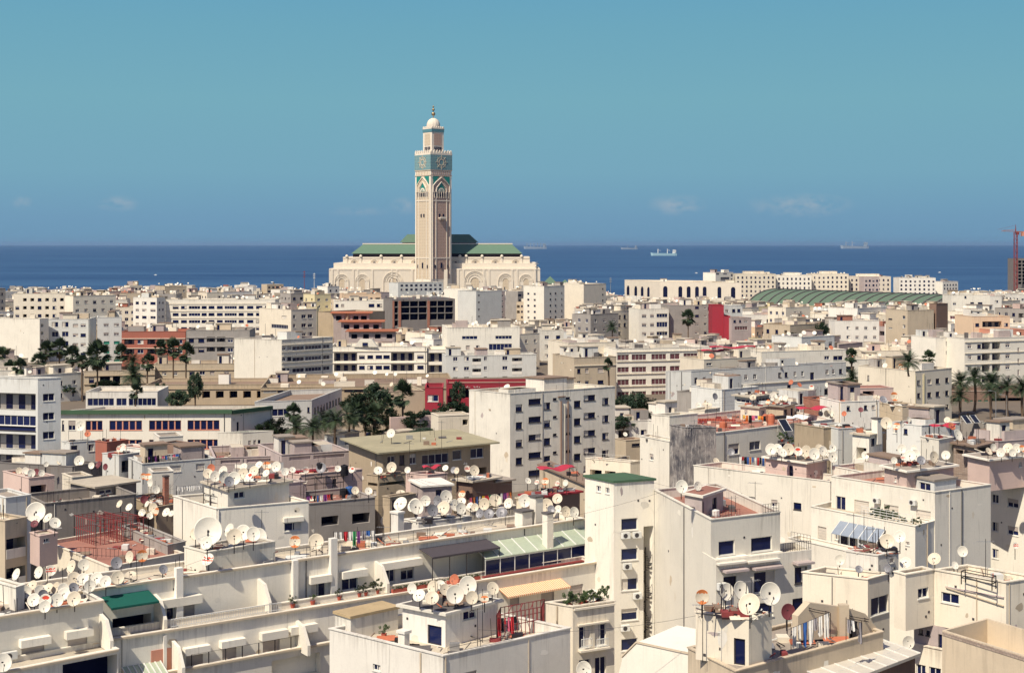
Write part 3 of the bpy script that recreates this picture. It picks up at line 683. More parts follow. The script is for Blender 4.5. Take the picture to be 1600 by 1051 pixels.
# ------------------------------------------------------------------ green vaulted market hall
def vault():
    p0 = at(1212, 451.5, 850); p1 = at(1497, 459.5, 745); d = Vector((p1.x-p0.x, p1.y-p0.y)); Ln = d.length; an = math.atan2(d.y, d.x); zt = p0.z; W2, zb = 27.0, 33.0
    root = thing('vaulted_hall', 'long green barrel-vaulted market hall with dark roof ribs', 'hall', (p0.x, p0.y, 28), an)
    def arc(t, k=1.0): return (-W2*math.cos(t)*k, zb-28+(zt-zb)*math.sin(t)*k)
    a = MB(); n = 20
    for i in range(n):
        (y0, z0), (y1, z1) = arc(math.pi*i/n), arc(math.pi*(i+1)/n); a.poly([(0,y0,z0),(Ln,y0,z0),(Ln,y1,z1),(0,y1,z1)])
    M['vault'] = plaster('vault_sheet', (.12,.18,.13), .3, .35); link('roof', a.mesh('roof', M['vault'], True), root)
    a = MB()
    for x in (.01, Ln-.01): a.poly([(x, *arc(math.pi*i/n)) for i in range(n+1)])
    for s in (-1, 1): a.box(0, Ln, s*W2-.3, s*W2+.3, -4, zb-28+.5)
    link('gable_wall', a.mesh('gable_wall', M['grey']), root)
    m = 17; a = MB()
    for i in range(n):
        t0, t1 = math.pi*i/n, math.pi*(i+1)/n; q = [arc(t0), arc(t0, 1.03), arc(t1, 1.03), arc(t1)]
        a.extrude([(0, *p) for p in q], (.75, 0, 0))
    rm = a.mesh('roof_rib', M['rdark'])
    for i in range(m+1): link('roof_rib', rm, root, (i*(Ln-.8)/m, 0, 0))
    FOOT.append((p0.x+d.x/2-15, p0.y+d.y/2, 70, None))
vault()

# ------------------------------------------------------------------ ships, crane, masts
def ship(x, y, L, Y, label, cranes, hull='shipblue'):
    p = at(x, y, Y); z = Y/F
    r = thing('cargo_ship', label, 'ship', (p.x, p.y, 0), 0, 'cargo ships at anchor on the sea')
    l = L*z; h = l*.085; a = MB(); w = l*.14
    P = [(-l/2, h*1.5, .2), (-l*.42, h*1.25, 1), (l*.3, h, 1), (l*.42, h*1.15, 1), (l/2, h*1.2, .7)]
    for i in range(len(P)-1):
        (x0, z0, a0), (x1, z1, a1) = P[i], P[i+1]; b0 = -l/2+l*.02 if i == 0 else x0
        for s in (-1, 1):
            q = [(b0, s*w/2*a0*.8, -2), (x1, s*w/2*a1*.8, -2), (x1, s*w/2*a1, z1), (x0, s*w/2*a0, z0)]; a.poly(q if s < 0 else q[::-1])
        a.poly([(x0, -w/2*a0, z0*.95), (x1, -w/2*a1, z1*.95), (x1, w/2*a1, z1*.95), (x0, w/2*a0, z0*.95)])
    a.poly([(l/2, -w*.28, -2), (l/2, w*.28, -2), (l/2, w*.35, h*1.2), (l/2, -w*.35, h*1.2)])
    link('hull', a.mesh('hull', M[hull]), r)
    a = MB(); a.box(l*.34, l*.44, -w*.4, w*.4, h, h*2.1); a.box(l*.35, l*.42, -w*.45, w*.45, h*2.1, h*2.7); a.box(l*.43, l*.47, -w*.1, w*.1, h*1.1, h*2.6); wm = M['whitemetal' if hull == 'shipblue' else 'shiphaze']; link('superstructure', a.mesh('superstructure', wm), r)
    for c in cranes:
        a = MB(); a.box(-l*.012, l*.012, -l*.012, l*.012, h*.9, h*3.1); a.tube((0,0,h*2.6), (l*.1,0,h*2.3), l*.006, n=5); link('deck_crane', a.mesh('deck_crane', wm), r, (c*l, 0, 0))
M['shipblue'] = plain('pale_blue_hull', (.38,.56,.60), .5); M['shiphaze'] = plain('haze_faded_ship', (.30,.36,.42), .6)  # far ships: part of their haze fade is painted into the blue-grey
ship(1037, 393, 41, 9500, 'pale blue cargo ship with two deck cranes at anchor', (-.22, .14))
ship(836, 386.3, 36, 24000, 'faint grey bulk carrier with five deck cranes just right of the prayer hall', (-.35,-.2,-.05,.1,.25), 'shiphaze')
ship(1335, 384.2, 44, 26000, 'hazy grey tanker far out on the horizon above the apartment blocks', (-.3, -.08), 'shiphaze')
ship(983, 386.5, 26, 22000, 'small faint freighter left of the pale blue cargo ship', (-.1,), 'shiphaze')
def boat(x, y, label, n=0):
    Y = yof(0, y); p = at(x, y, Y); a = MB(); l = 4.5*Y/F
    a.extrude([(-l/2,-l*.12,l*.2),(-l*.4,-l*.12,-.5),(l*.45,-l*.12,-.5),(l/2,-l*.12,l*.14)], (0, l*.24, 0)); b = thing('small_boat', label, 'boat', (p.x, p.y, 0)); link('hull', a.mesh('hull', M['whitemetal']), b)
    a = MB(); a.box(-l*.1, l*.25, -l*.08, l*.08, l*.14, l*.32); a.tube((-l*.15,0,l*.1), (-l*.15,0,l*.7), l*.015); link('cabin', a.mesh('cabin', M['whitemetal']), b)
boat(1088, 427, 'tiny white boat on the sea beyond the arched stone hall'); boat(1468, 426, 'tiny white boat offshore right of the white apartment block'); boat(243, 430, 'tiny white boat offshore beyond the rooftops left of the mosque')
def crane():
    Y = 1150; p = at(1587, 448, Y); s = Y/F; c = thing('tower_crane', 'tall red tower crane beside the unfinished dark tower', 'crane', (p.x, p.y, terrain(Y)))
    zt = zat(362, Y)-terrain(Y); a = MB(); w = 1.1
    for i in (-1, 1):
        for j in (-1, 1): a.tube((i*w, j*w, 0), (i*w, j*w, zt), .28, n=4)
    k = 24
    for i in range(k):
        z0, z1 = zt*i/k, zt*(i+1)/k
        for q in (((-w,-w),(w,-w)),((w,-w),(w,w))): a.tube((*q[i % 2], z0), (*q[1-i % 2], z1), .16, n=3)
    link('mast', a.mesh('mast', M['rust']), c)
    a = MB(); d = Vector((-.75, -.66, 0)).normalized(); e = 15
    for sgn in (1,):
        for t in ((0,0,0),(0,0,1.8)): a.tube(Vector((0,0,zt))+Vector(t), d*22+Vector((0,0,zt+.4)), .16, n=4)
        for i in range(10): a.tube(d*(i*2.1)+Vector((0,0,zt)), d*(i*2.1+1)+Vector((0,0,zt+1.6)), .14, n=3)
    link('jib', a.mesh('jib', M['salmon']), c)
    a = MB(); a.tube((0,0,zt), -d*13+Vector((0,0,zt)), .5, n=4); q = -d*12; a.box(q.x-1.6, q.x+1.6, q.y-1.6, q.y+1.6, zt-3.5, zt); link('counter_jib', a.mesh('counter_jib', M['salmon']), c)
    a = MB(); a.tube((0,0,zt), (0,0,zat(351, Y)-terrain(Y)), .5, .15, n=4); a.tube((0,0,zat(352, Y)-terrain(Y)), d*28+Vector((0,0,zt+1.5)), .08, n=3); a.box(.3, 2.4, -1.2, 1.2, zt-2.5, zt-.2); link('cab', a.mesh('cab', M['rust']), c)
crane()
def mast(x, y0, y1, Y, label, mat='whitemetal', r=.25):
    p = at(x, y1, Y); a = MB(); h = zat(y0, Y)-p.z; a.tube((0,0,-15), (0,0,h), r*1.4, r*.5, n=5)
    for i in range(3): a.box(-r*3, r*3, -r*3, r*3, h*(.55+.15*i), h*(.55+.15*i)+.5)
    one('antenna_mast', a, mat, label, 'antenna', p)
mast(475.5, 422, 446, 1100, 'slim red and white antenna mast on the shore left of the mosque', 'rust'); mast(491, 426, 446, 1120, 'slim white antenna mast just left of the prayer hall'); mast(839, 408, 440, 1090, 'lattice antenna mast before the right end of the prayer hall', 'galv', .5); mast(954, 433, 450, 1150, 'thin grey pole by the sea left of the arched stone hall', 'galv')

# ------------------------------------------------------------------ hero buildings, far to middle distance
ap = 'apartment_block'
H('m1','house','cream house with one huge blank wall left of the green shuttered block',463,(62,498),76,-14,a=72,wall='clean',wins=[('R','open',[(64,68)],Rw(506,12,4,5))])
H('m2',ap,'pale green apartment block with white framed windows behind the tall palms',470,(76,499),138,a=6,depth=14,wall='wcool',wins=[('R','win',[(81,91),(97,107)],Rw(503,15,4,8)),('R','dark',[(114,122),(126,134)],Rw(506,15,4,5))])
H('m2b',ap,'pale narrow apartment wing with green shutters on its lower floors',462,(152,496),190,138,a=16,wall='wcool',wins=[('R','half',[(162,170),(178,186)],Rw(505,14.3,2,5)),('R','grn',[(162,171),(178,187)],Rw(533,14.3,3,5)),('L','open',[(140,148)],Rw(504,14.3,4,6))])
H('m3',ap,'white apartment tower beside the long white slab block',606,(245,465),258,208,a=62,wall='white',wins=[('L','dark',[(212,217),(222,229),(235,243)],Rw(471,11,5,4)),('R','win',[(248,250.5),(253,256)],Rw(471,11,5,4))])
H('m4',ap,'long white slab block with rows of dark strip windows',612,(259,468),430,a=2,depth=14,wall='clean',wins=[('R','dark',[(270,279),(283,292),(315,323),(326,335),(339,348),(373,381),(386,396),(400,410),(414,424)],Rw(478,11,4,4.3)),('R','band',[(295,313),(351,370)],Rw(478,11,4,4.8))])
H('m5','house','terracotta red two-storey house behind palms',440,(190,518),290,a=3,depth=14,wall='terra',wins=[('R','balc',[(194,210),(230,243),(246,257)],Rw(530,15,2,8)),('R','win',[(215,224),(262,269),(276,285)],Rw(531,15,2,6))])
H('m5b','house','grey two-storey house joined to the terracotta house',441,(291,516),390,a=3,depth=14,wall='grey',wins=[('R','dark',[(295,303),(310,319),(356,364),(372,381)],Rw(529,15,2,6)),('R','balc',[(323,336),(339,352)],Rw(526,15,2,8))])
H('m6','house','low beige villa with open dark verandas among palms',372,(131,580),242,101,a=14,wall='beige',roof='rbrown',wins=[('R','open',[(156,172),(176,188),(205,220)],[(588,605)]),('R','dark',[(139,147)],[(590,598)]),('L','win',[(112,116),(121,125)],[(590,596)])])
H('m7','house','beige two-storey house banded by dark ledges behind palms',388,(240,569),366,a=5,depth=12,wall='beige',roof='rbrown',wins=[('R','dark',[(253,260),(270,277),(296,304),(312,320),(328,335),(350,358)],Rw(580,13,2,6))],bands=[])
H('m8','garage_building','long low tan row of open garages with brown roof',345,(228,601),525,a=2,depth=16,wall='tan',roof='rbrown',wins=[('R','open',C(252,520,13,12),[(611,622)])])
H('m9','pavilion','low white pavilion with striped louvre windows',320,(134,612),246,a=2,depth=12,wall='white',wins=[('R','band',[(137,178),(182,198),(201,244)],[(622,634)])])
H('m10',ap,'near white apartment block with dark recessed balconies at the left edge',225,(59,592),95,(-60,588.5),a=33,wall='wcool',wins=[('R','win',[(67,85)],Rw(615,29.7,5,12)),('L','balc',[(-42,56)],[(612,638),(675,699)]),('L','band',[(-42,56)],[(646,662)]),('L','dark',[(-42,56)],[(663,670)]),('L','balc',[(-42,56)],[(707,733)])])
H('m11','school_building','cream two-storey school with red framed windows and green roof edge',265,(361,642),425,(92,643),a=50,wall='clean',roof='rgrey',par=.25,wins=[('L','terra',[(134,160),(171,222),(233,283),(293,343)],[(657,672),(687,702)]),('L','dark',[(107,118),(97,100)],[(657,672)]),('R','dark',[(370,373)],[(659,674)])])
H('m11b','school_annex','low cream school annex with three slot windows',255,(379,676),(427,673),(340,676),wall='clean',roof='rgreen',par=.3,wins=[('R','dark',[(388,392),(396,400),(403,407)],[(688,699)])])
H('m12','school_wing','pale school wing with flat brown roof and a row of tall slots',300,(487,625),(534,607),(398,628),wall='wcool',roof='rbrown',par=1.0,wins=[('R','dark',C(491,531,9,2.6),[(637,647)]),('L','band',[(425,452)],[(639,650)]),('L','dark',[(480,484)],[(636,644)])])
H('bl',ap,'cream apartment block with tall blank end wall and strip windows',381,(440,531),(520,526.5),(366,528.5),wall='clean',wins=[('R','dark',[(441,446),(449,455)],Rw(541,17.3,4,6)),('R','band',[(457,475),(477,502),(505,515)],Rw(541,17.3,4,6.5))])
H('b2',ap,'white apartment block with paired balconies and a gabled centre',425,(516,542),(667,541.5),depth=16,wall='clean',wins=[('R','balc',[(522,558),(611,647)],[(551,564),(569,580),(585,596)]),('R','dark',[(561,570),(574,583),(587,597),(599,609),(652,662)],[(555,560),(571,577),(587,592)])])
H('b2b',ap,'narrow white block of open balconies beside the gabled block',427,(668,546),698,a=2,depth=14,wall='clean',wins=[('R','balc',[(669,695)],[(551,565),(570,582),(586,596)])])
H('b3a',ap,'white terraced apartment block with glazed top floors',430,(699,512),(812,511),depth=16,wall='clean',wins=[('R','band',[(722,746),(774,800)],[(525,530)]),('R','band',[(764,800)],[(537,547)]),('R','dark',[(704,711),(728,734),(744,749)],[(540,546)])])
H('b3b',ap,'lower white front of the terraced apartment block with small balconies',412,(697,556),(838,554),depth=9,wall='wcool',wins=[('R','win',[(708,715),(725,733),(756,761),(785,793)],[(557.5,564),(573,579),(589,595)]),('R','balcw',[(738,752),(800,816)],[(560,570),(576,586)])])
H('b5','house','cream house with shaded grey side and white framed windows',520,(455,484),495,405,a=44,wall='cream',wins=[('L','band',[(424,450)],[(506,512)]),('L','shutlt',[(440,448)],[(493,497)]),('R','win',[(458,461.5),(471,478),(481,488)],[(492,498),(506,512),(520,526)])])
H('b4c','house','tan brick gable house behind the orange tiled terraces',545,(497,487),(543,489),depth=20,wall='tan',roof='rbrown')
for i,(x0,x1,y) in enumerate(((521,577,489.5),(533,596,503),(545,617,518))):
    H('b4%d'%i,'terrace_house',('upper','middle','lower')[i]+' brown house of three under an orange tiled roof edge',535-12*i,(x0,y),(x1,y-.2),depth=11,wall='mauve',roof='orange_tile',par=0,slab=1.2,wins=[('R','open',C(x0+4,x1-4,4,9),[(y+4,y+11)])])
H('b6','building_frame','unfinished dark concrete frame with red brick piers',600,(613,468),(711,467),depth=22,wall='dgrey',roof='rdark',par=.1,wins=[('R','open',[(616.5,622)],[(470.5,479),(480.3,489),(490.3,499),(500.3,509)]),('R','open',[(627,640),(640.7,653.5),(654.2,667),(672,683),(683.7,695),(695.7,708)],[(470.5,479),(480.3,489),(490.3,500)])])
b = INFO['b6']
for x0, x1 in ((613.3,616),(622.6,626.4),(667.6,671.4)): facebox(b, 'R', x0, x1, 470, 512, .003, .25, M['brick'], 'brick_pier')
a = MB(); [a.tube((x_,.5,b.zr-b.org.z), (x_+rnd_*.2,.5,b.zr-b.org.z+1.3+rnd_), .06, n=4) for x_, rnd_ in ((2,.2),(4,.6),(7,.1),(9,.5),(12,.3),(15,.7),(18,.2),(21,.5),(24,.3))]; link('starter_bar', a.mesh('starter_bar', M['rust']), b.root)
H('b7',ap,'cream four-storey block left of the unfinished concrete frame',625,(522,470),(613,469.5),depth=14,wall='clean',wins=[('R','dark',[(524,529),(533,538),(576,585),(589,597),(602,610)],Rw(475,11,4,5))])
H('b8a',ap,'tall cream block with nearly blank wall below the minaret',735,(738,451),(744,449.5),694,a=70,wall='clean',wins=[('L','dark',[(720,722),(729,733)],Rw(459,11,5,2.6))])
H('b8b',ap,'tall grey blank-walled block below the prayer hall',715,(744,455),(784,454),depth=16,wall='wcool',wins=[('R','win',[(747,750)],Rw(460,11,4,3))])
H('b8c',ap,'long grey block with small windows at the foot of the minaret',900,(622,442),(692,441),depth=14,wall='wcool',wins=[('R','dark',C(626,690,9,4),Rw(444.5,6.5,2,3))])
H('b9','market_hall','low tan hall with broad flat brown roof behind the gardens',335,(407,606),(712,603),depth=34,wall='tan',roof='rbrown',par=1.1,wins=[('R','dark',[(412,432),(434,448),(456,478),(538,575)],[(609,613)])])
H('b9b','house','low beige flat-roofed house in front of the red building',318,(596,612),(662,610),depth=18,wall='beige',roof='rbrown',par=.8,wins=[('R','open',[(600,616)],[(617,622)])])
H('b10','restaurant','crimson cube of a restaurant with one blue window',300,(664,606),692,a=2,depth=10,wall='red',roof='rdark',wins=[('R','win',[(668,685)],[(617,627)])])
H('b10b','restaurant_wing','long crimson wing with a lettered parapet and dark veranda',312,(699,599),(836,598),depth=9,wall='red',roof='rbrown',par=.5,wins=[('R','open',[(702,716),(717.5,734)],[(607,622)])])
H('b11',ap,'weathered grey five-storey block with scattered dark windows',238,(797,615),(961,604),(733,609),wall='worn',roof='rtan',par=1.0,
  wins=[('R','dark',[(806,816)],Rw(632,27.7,4,11)),('R','dark',[(826,845)],Rw(623.5,27.9,5,9)),('R','dark',[(850,860)],Rw(629,27.8,4,11)),('R','dark',[(864,870)],Rw(621.5,27.8,4,4)),('R','dark',[(884,891)],Rw(620,27.6,4,4)),('R','dark',[(897,907)],Rw(626,27.6,4,11)),('R','dark',[(912,930)],Rw(617.5,27.6,5,9)),('R','dark',[(941,951)],Rw(621.5,27.3,4,11))])
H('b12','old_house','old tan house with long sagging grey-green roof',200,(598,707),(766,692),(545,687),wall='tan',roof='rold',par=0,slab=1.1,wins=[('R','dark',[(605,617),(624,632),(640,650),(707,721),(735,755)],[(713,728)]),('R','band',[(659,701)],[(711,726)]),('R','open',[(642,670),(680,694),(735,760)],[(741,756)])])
H('c8','house','beige house with three windows behind a slim palm',350,(897,559),(963,557),depth=14,wall='beige',roof='rgrey',wins=[('R','dark',[(902,907),(914,920),(934,943)],[(576,583),(595,601)])])
H('c8b','house','cream house left of the white office block',372,(888,536),(962,534),depth=14,wall='cream',wins=[('R','dark',[(898,903),(914,917)],[(546,552)])])
H('c9','office_block','white office block with maroon blinds in strip windows',366,(963,545),(1112,542),depth=18,wall='clean',roof='rgrey',wins=[('R','redb',[(964.5,983),(987,1010),(1018,1041),(1047,1062),(1068,1090)],[(554,563),(573.5,582),(593,602),(612,620)])])
H('c10',ap,'long pale blue-white block with small windows and beige end wall',330,(1080,580),(1322,566),(1040,580),wall='wcool',roof='rgrey',
  wins=[('R','dark',[(1085,1090),(1098,1103),(1142,1147),(1163,1168),(1177,1182),(1216,1221),(1226,1231),(1240,1244),(1252,1256),(1290,1294.5),(1300,1304),(1311,1316)],[(590,598)]),('R','door',[(1114,1120),(1266,1272)],[(591,604)]),('R','dark',[(1085,1090),(1150,1156),(1230,1236),(1311,1316)],[(611,619)]),('R','balc',[(1262,1276),(1288,1304)],[(609,619)])])
H('c10b','house','cream roof house stepped above the long pale block',348,(1100,562),(1182,558),depth=10,wall='cream',wins=[('R','band',[(1104,1112)],[(567,571)])])
H('c10c','house','cream house with one blue window above the long pale block',360,(1190,550),(1322,546),depth=12,wall='clean',wins=[('R','dark',[(1288,1296)],[(556,562)]),('R','win',[(1302,1317)],[(556,563)])])
H('c5',ap,'white four-storey block with glazed balconies beside a grey block',520,(998,483),(1045,482.5),depth=12,wall='clean',wins=[('R','half',[(1003,1010),(1016,1022)],Rw(491,14,3,5)),('R','band',[(1026,1043)],[(490,496),(503,511),(518,524)])])
H('c5b',ap,'plain grey block right of the white block with glazed balconies',525,(1046,477),(1106,476.5),depth=12,wall='grey',wins=[('R','dark',[(1086,1092),(1100,1104)],Rw(478.5,13,4,4))])
H('c6','house','bright red windowless house wall',512,(1113,477),(1131,477),depth=10,wall='red',roof='rred')
H('c6b','house','low bright red house step beside the red wall',510,(1131.5,494),(1141,494),depth=10,wall='red',roof='rred')
H('c6c','house','pale blue-grey house behind the red wall',522,(1128,478),(1160,477.5),depth=10,wall='wcool',wins=[('R','dark',[(1133,1138),(1144,1149),(1152,1157)],Rw(483,14,3,5))])
H('c6d','house','grey and red banded house right of the red wall',508,(1143,497),(1174,496.5),depth=10,wall='mauve',wins=[('R','dark',[(1146,1150),(1155,1158),(1163,1168)],[(500,504)]),('R','redb',[(1148,1168)],[(510,516)])])
H('c1',ap,'white block with tiny scattered windows right of the mosque',760,(850,447),(882,446),818,a=44,wall='clean',wins=[('L','dark',[(824,827),(834,837)],Rw(457,9.3,5,3)),('R','dark',[(859,861.5),(867,869.5),(877,879)],Rw(457,9.3,5,3))])
H('c1b',ap,'cream five-storey block with paired small windows behind the white one',800,(905,442),(912,441),881,a=66,wall='clean',wins=[('L','dark',[(885,888),(893,896),(900,903)],Rw(447,8.2,4,3))])
H('c1c',ap,'cream blank-walled block nearest the sea gap',790,(912,444),(947,443),depth=16,wall='cream',wins=[('R','dark',[(941,943)],Rw(450,9,3,2.5))])
H('c2','gate_pavilion','small pavilion with green pyramid roof beside the prayer hall',960,(850,443),(870,443),depth=10,wall='stone',base=20)
H('c2b','gate_pavilion','smaller pavilion with green pyramid roof further right',990,(878,443),(888,443),depth=5,wall='stone',base=20)
for k in ('c2','c2b'):
    b = INFO[k]; q = inset([p-b.pts[0] for p in b.pts], -.6); zt = b.zt-b.org.z+.02; c = sum((p for p in q), Vector((0,0)))/4; a = MB(); hh = (q[1]-q[0]).length*.5
    for i in range(4): a.poly([(*q[i], zt), (*q[(i+1) % 4], zt), (*c, zt+hh)])
    a.poly([(*p, zt) for p in q[::-1]]); link('pyramid_roof', a.mesh('pyramid_roof', M['tilegreen']), b.root)
H('c3','arched_hall','broad cream stone hall with tall arched windows near the sea',950,(1031,440),(1158,441.5),(976,437),wall='stone',roof='rlight',par=1.2,base=18,
  wins=[('L','arch',[(979,983.5),(991,995.5),(1001,1005.5),(1011,1015)],[(446,461)]),('R','arch',[(1036,1043),(1060,1066),(1073,1079),(1086,1092),(1098,1104),(1121,1127),(1142,1149)],[(447,464)])])
H('d0','tower_house','small white tower house beside the arched stone hall',1000,(1118,426),(1146,425.5),depth=12,wall='clean',base=20,wins=[('R','band',[(1126,1140)],[(433,438)]),('R','dark',[(1119,1124),(1130,1136)],[(427,429)]),('R','dark',[(1142,1145)],[(428,431),(435,439)])])
for i,(x0,x1,y,wl,lab) in enumerate(((1149,1212,428,'cream','cream balconied seaside block nearest the arched hall'),(1213,1268,430,'clean','pale seaside block second from the arched hall'),(1269,1326,428,'cream','cream seaside block with stepped roof above the green vault'),(1327,1392,432,'stone','stone coloured seaside block at the end of the row'))):
    n = int((x1-x0)/6.6)
    H('d1%d'%i,ap,lab,1010+i*6,(x0,y),(x1,y),depth=18,wall=wl,base=20,wins=[('R','dark',C(x0+3,x1-3,n,2.6),Rw(y+4,7,5,3.2))])
    H('d1h%d'%i,'','',1022+i*6,(x0+14,y-4),(x1-18,y-4),depth=8,wall=wl,parent=INFO['d1%d'%i].root,base=INFO['d1%d'%i].zr,par=.5)
H('d15',ap,'brown end block beside the seaside row',1000,(1350,433),(1374,433),depth=14,wall='mauve',base=20,wins=[('R','dark',C(1352,1372,4,3),Rw(437,7,4,3.2))])
H('d16',ap,'bright white seaside block with grid of windows right of the row',1040,(1405,434),(1462,434),depth=16,wall='white',base=20,wins=[('R','dark',C(1407,1460,8,3),Rw(438,6.2,4,3))])
H('d17',ap,'small white seaside block between the grid block and the crane',1050,(1473,440),(1497,439.5),depth=12,wall='white',base=20,wins=[('R','dark',C(1475,1495,5,2.2),Rw(444,5.5,2,2.6))])
H('d18','unfinished_tower','dark unfinished tower block behind the red crane',1170,(1591,404),(1630,404),depth=25,wall='dgrey',base=18,wins=[('R','open',C(1591,1628,6,5),Rw(407,5.5,7,4))])
H('d2',ap,'cream block with blank gable right of the green vault',560,(1487,461),(1547,461),depth=12,wall='clean',wins=[('R','dark',[(1489,1494),(1516,1522),(1528,1535)],[(472,476.5)]),('R','dark',[(1507,1510)],[(462.5,466)])])
H('d3',ap,'tan concrete block with bare side wall',480,(1418,485),(1459,484),(1384,482.5),wall='beige',roof='rgrey',wins=[('L','win',[(1410,1414.5)],Rw(493,14,3,5)),('L','dark',[(1388,1394)],Rw(497,14,2,2))])
H('d3b',ap,'dark brick tower slab right of the tan concrete block',485,(1463,475),(1481,474),1452,a=24,wall='brown')
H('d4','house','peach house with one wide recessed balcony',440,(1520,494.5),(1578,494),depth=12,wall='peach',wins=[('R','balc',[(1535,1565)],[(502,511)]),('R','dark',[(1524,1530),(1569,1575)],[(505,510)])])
H('d4b','house','low salmon house in front of the peach house',432,(1558,516),(1604,515),depth=10,wall='salmon',roof='rterra',wins=[('R','door',[(1571,1576)],[(519,527)]),('R','dark',[(1590,1596)],[(519,524)])])
H('d5',ap,'white five-storey block with stacked grey balconies behind the date palms',390,(1507,529),(1612,526),depth=16,wall='clean',wins=[('R','half',[(1512,1518),(1571,1578)],Rw(538,17.3,5,6)),('R','dark',[(1527,1533)],Rw(538,17.3,5,6)),('R','balc',[(1534,1547),(1550,1563)],Rw(535,17.3,5,11)),('R','redb',[(1590,1593)],Rw(543,17.3,4,9))])
H('d5b',ap,'lower white wing with strip windows left of the balcony block',396,(1462,528),(1506,527),depth=12,wall='clean',wins=[('R','band',[(1478,1490),(1492,1505)],[(533,541),(548,554)])])
H('d6',ap,'square cream block with blank sunlit side and olive corner strip',310,(1430,580),(1487,575),(1341,571),wall='cream',roof='rlight',wins=[('R','dark',[(1433,1438)],[(594,602),(614,622)]),('R','dark',[(1449,1455),(1462,1468),(1477,1482)],[(592.5,600.5),(613,621)]),('R','dark',[(1477,1482)],[(632,639)]),('L','dark',[(1355,1358)],[(586,594)])])
b = INFO['d6']; A, B = b.pts[0], b.pts[1]; dd = (B-A).normalized(); nn = Vector((dd.y, -dd.x)); a = MB()
s1 = edge_s(A, B, 1442)*(B-A).length; h = b.zt-b.org.z-.8
q = lambda u, n: (dd.x*u+nn.x*n, dd.y*u+nn.y*n)
for x0, x1 in ((.0, 1433),): a.prism([q(0,.05), q(.25,.05), q(.25,.003), q(0,.003)], 0, h)
s0 = s1; a.prism([q(s0,.12), q(s0+.55,.12), q(s0+.55,.003), q(s0,.003)], 0, h); link('corner_pilaster', a.mesh('corner_pilaster', M['yellow']), b.root)
H('d6b','house','low house under a yellowish lean-to roof below the square cream block',262,(1445,667),(1490,657),1436,a=30,wall='tan',roof='olive',par=0,slab=.8,wins=[('R','open',[(1452,1486)],[(671,684)])])
H('d7','shop_building','dark street front with teal doors under the date palms',352,(1486,612),(1612,611),depth=10,wall='brown',roof='rgrey',wins=[('R','grn',[(1507,1512),(1516,1520),(1528,1534),(1538,1544)],[(625,644)]),('R','open',[(1489,1503),(1550,1598)],[(622,646)])])
# gable on the gabled block, letters on the red wing
b = INFO['b2']; a = MB(); p = [at(x, y, 425.0) for x, y in ((553,542),(562,530.5),(581,530.5),(590,542))]; a.extrude([(q.x-b.org.x, q.y-b.org.y+.003, q.z-b.org.z) for q in p], (0, 2.5, 0)); g = link('gable', a.mesh('gable', M['clean']), b.root)
q = at(570.5, 537.5, 425); me, pm, w_, h_ = win_mesh('dark', 1.6, .9, False); link('gable_window', me, g, (q.x-b.org.x, q.y-b.org.y-.17, q.z-b.org.z))
b = INFO['b10b']; a = MB(); random.seed(3)
for i in range(13):
    x = 708+i*2.5+(5 if i > 4 else 0)+(5 if i > 8 else 0); p = at(x, 603.4, 312); q = at(x, 601.6-random.random(), 312); r_ = at(x+1.7, 603.2+random.random()*.5, 312)
    A, B = b.pts[0], b.pts[1]; s = edge_s(A, B, x); yy = A.y+(B.y-A.y)*s-b.org.y-.06
    f_ = lambda v: (v.x-b.org.x, yy, v.z-b.org.z-.25)
    a.tube(f_(p), f_(r_), .045, n=4)
    if i % 2: a.tube(f_(q), f_(p), .045, n=4)
    if i % 3 == 0: a.tube(f_(r_), f_((q+r_)/2), .04, n=4)
link('lettering', a.mesh('lettering', M['whitemetal']), b.root)

HAZE = 1.1e-5
if HAZE:
    m = bpy.data.materials.new('air_haze'); m.use_nodes = True; n_ = m.node_tree.nodes; n_.clear(); out = n_.new('ShaderNodeOutputMaterial'); pv = n_.new('ShaderNodeVolumePrincipled')
    pv.inputs['Color'].default_value = (.40,.63,.95,1); pv.inputs['Density'].default_value = HAZE; pv.inputs['Anisotropy'].default_value = .2; m.node_tree.links.new(pv.outputs[0], out.inputs['Volume']); M['haze'] = m
    a = MB(); a.box(-95000, 95000, -300, 165000, -10, 230); tag(link('haze', a.mesh('haze', 'haze')), None, None, None, 'stuff')

b = INFO['m11']; facebox(b, 'L', 91, 363, 640.5, 646.5, .003, .5, M['rgreen'], 'roof_edge'); facebox(b, 'R', 361.5, 424, 640.5, 646.5, .003, .5, M['rgreen'], 'roof_edge')
# ------------------------------------------------------------------ foreground buildings
B_ = 'apartment_block'
H('tower',B_,'slim cream tower block with green roof slab and a slot of spiral stairs',142,(959,754),(1022,750),(914,745),wall='clean',roof='rgreen',par=0,slab=.14,base=20,
  wins=[('R','dark',[(971,996)],Rw(810,47,6,19)),('R','slot',[(1005.5,1020.9)],[(822,1100)]),('L','win',[(932,939),(946,952)],[(758,767)])])
H('white',B_,'white block with huge blank sunlit side and terracotta roof terrace',128,(1111,812),(1219,800),(1022,765),wall='clean',roof='rterra',par=.9,base=20,
  wins=[('R','dark',[(1123,1148)],[(846,868)]),('R','dark',[(1174,1206)],[(840,863)]),('R','open',[(1178,1212)],[(895,926)])])
wr = INFO['white'].root
H('white2','','',126.6,(1119,875),(1268,858),('d',-.22,.975,3.5),wall='clean',roof='rlight',par=.5,cope=False,base=20,parent=wr,pname='lower_storeys',
  wins=[('R','dark',[(1178,1211)],[(894,927)]),('R','dark',[(1130,1151)],[(901,917)]),('R','dark',[(1242,1261)],[(886,912)]),('R','dark',[(1128,1150),(1180,1208),(1238,1258)],[(950,972)])])
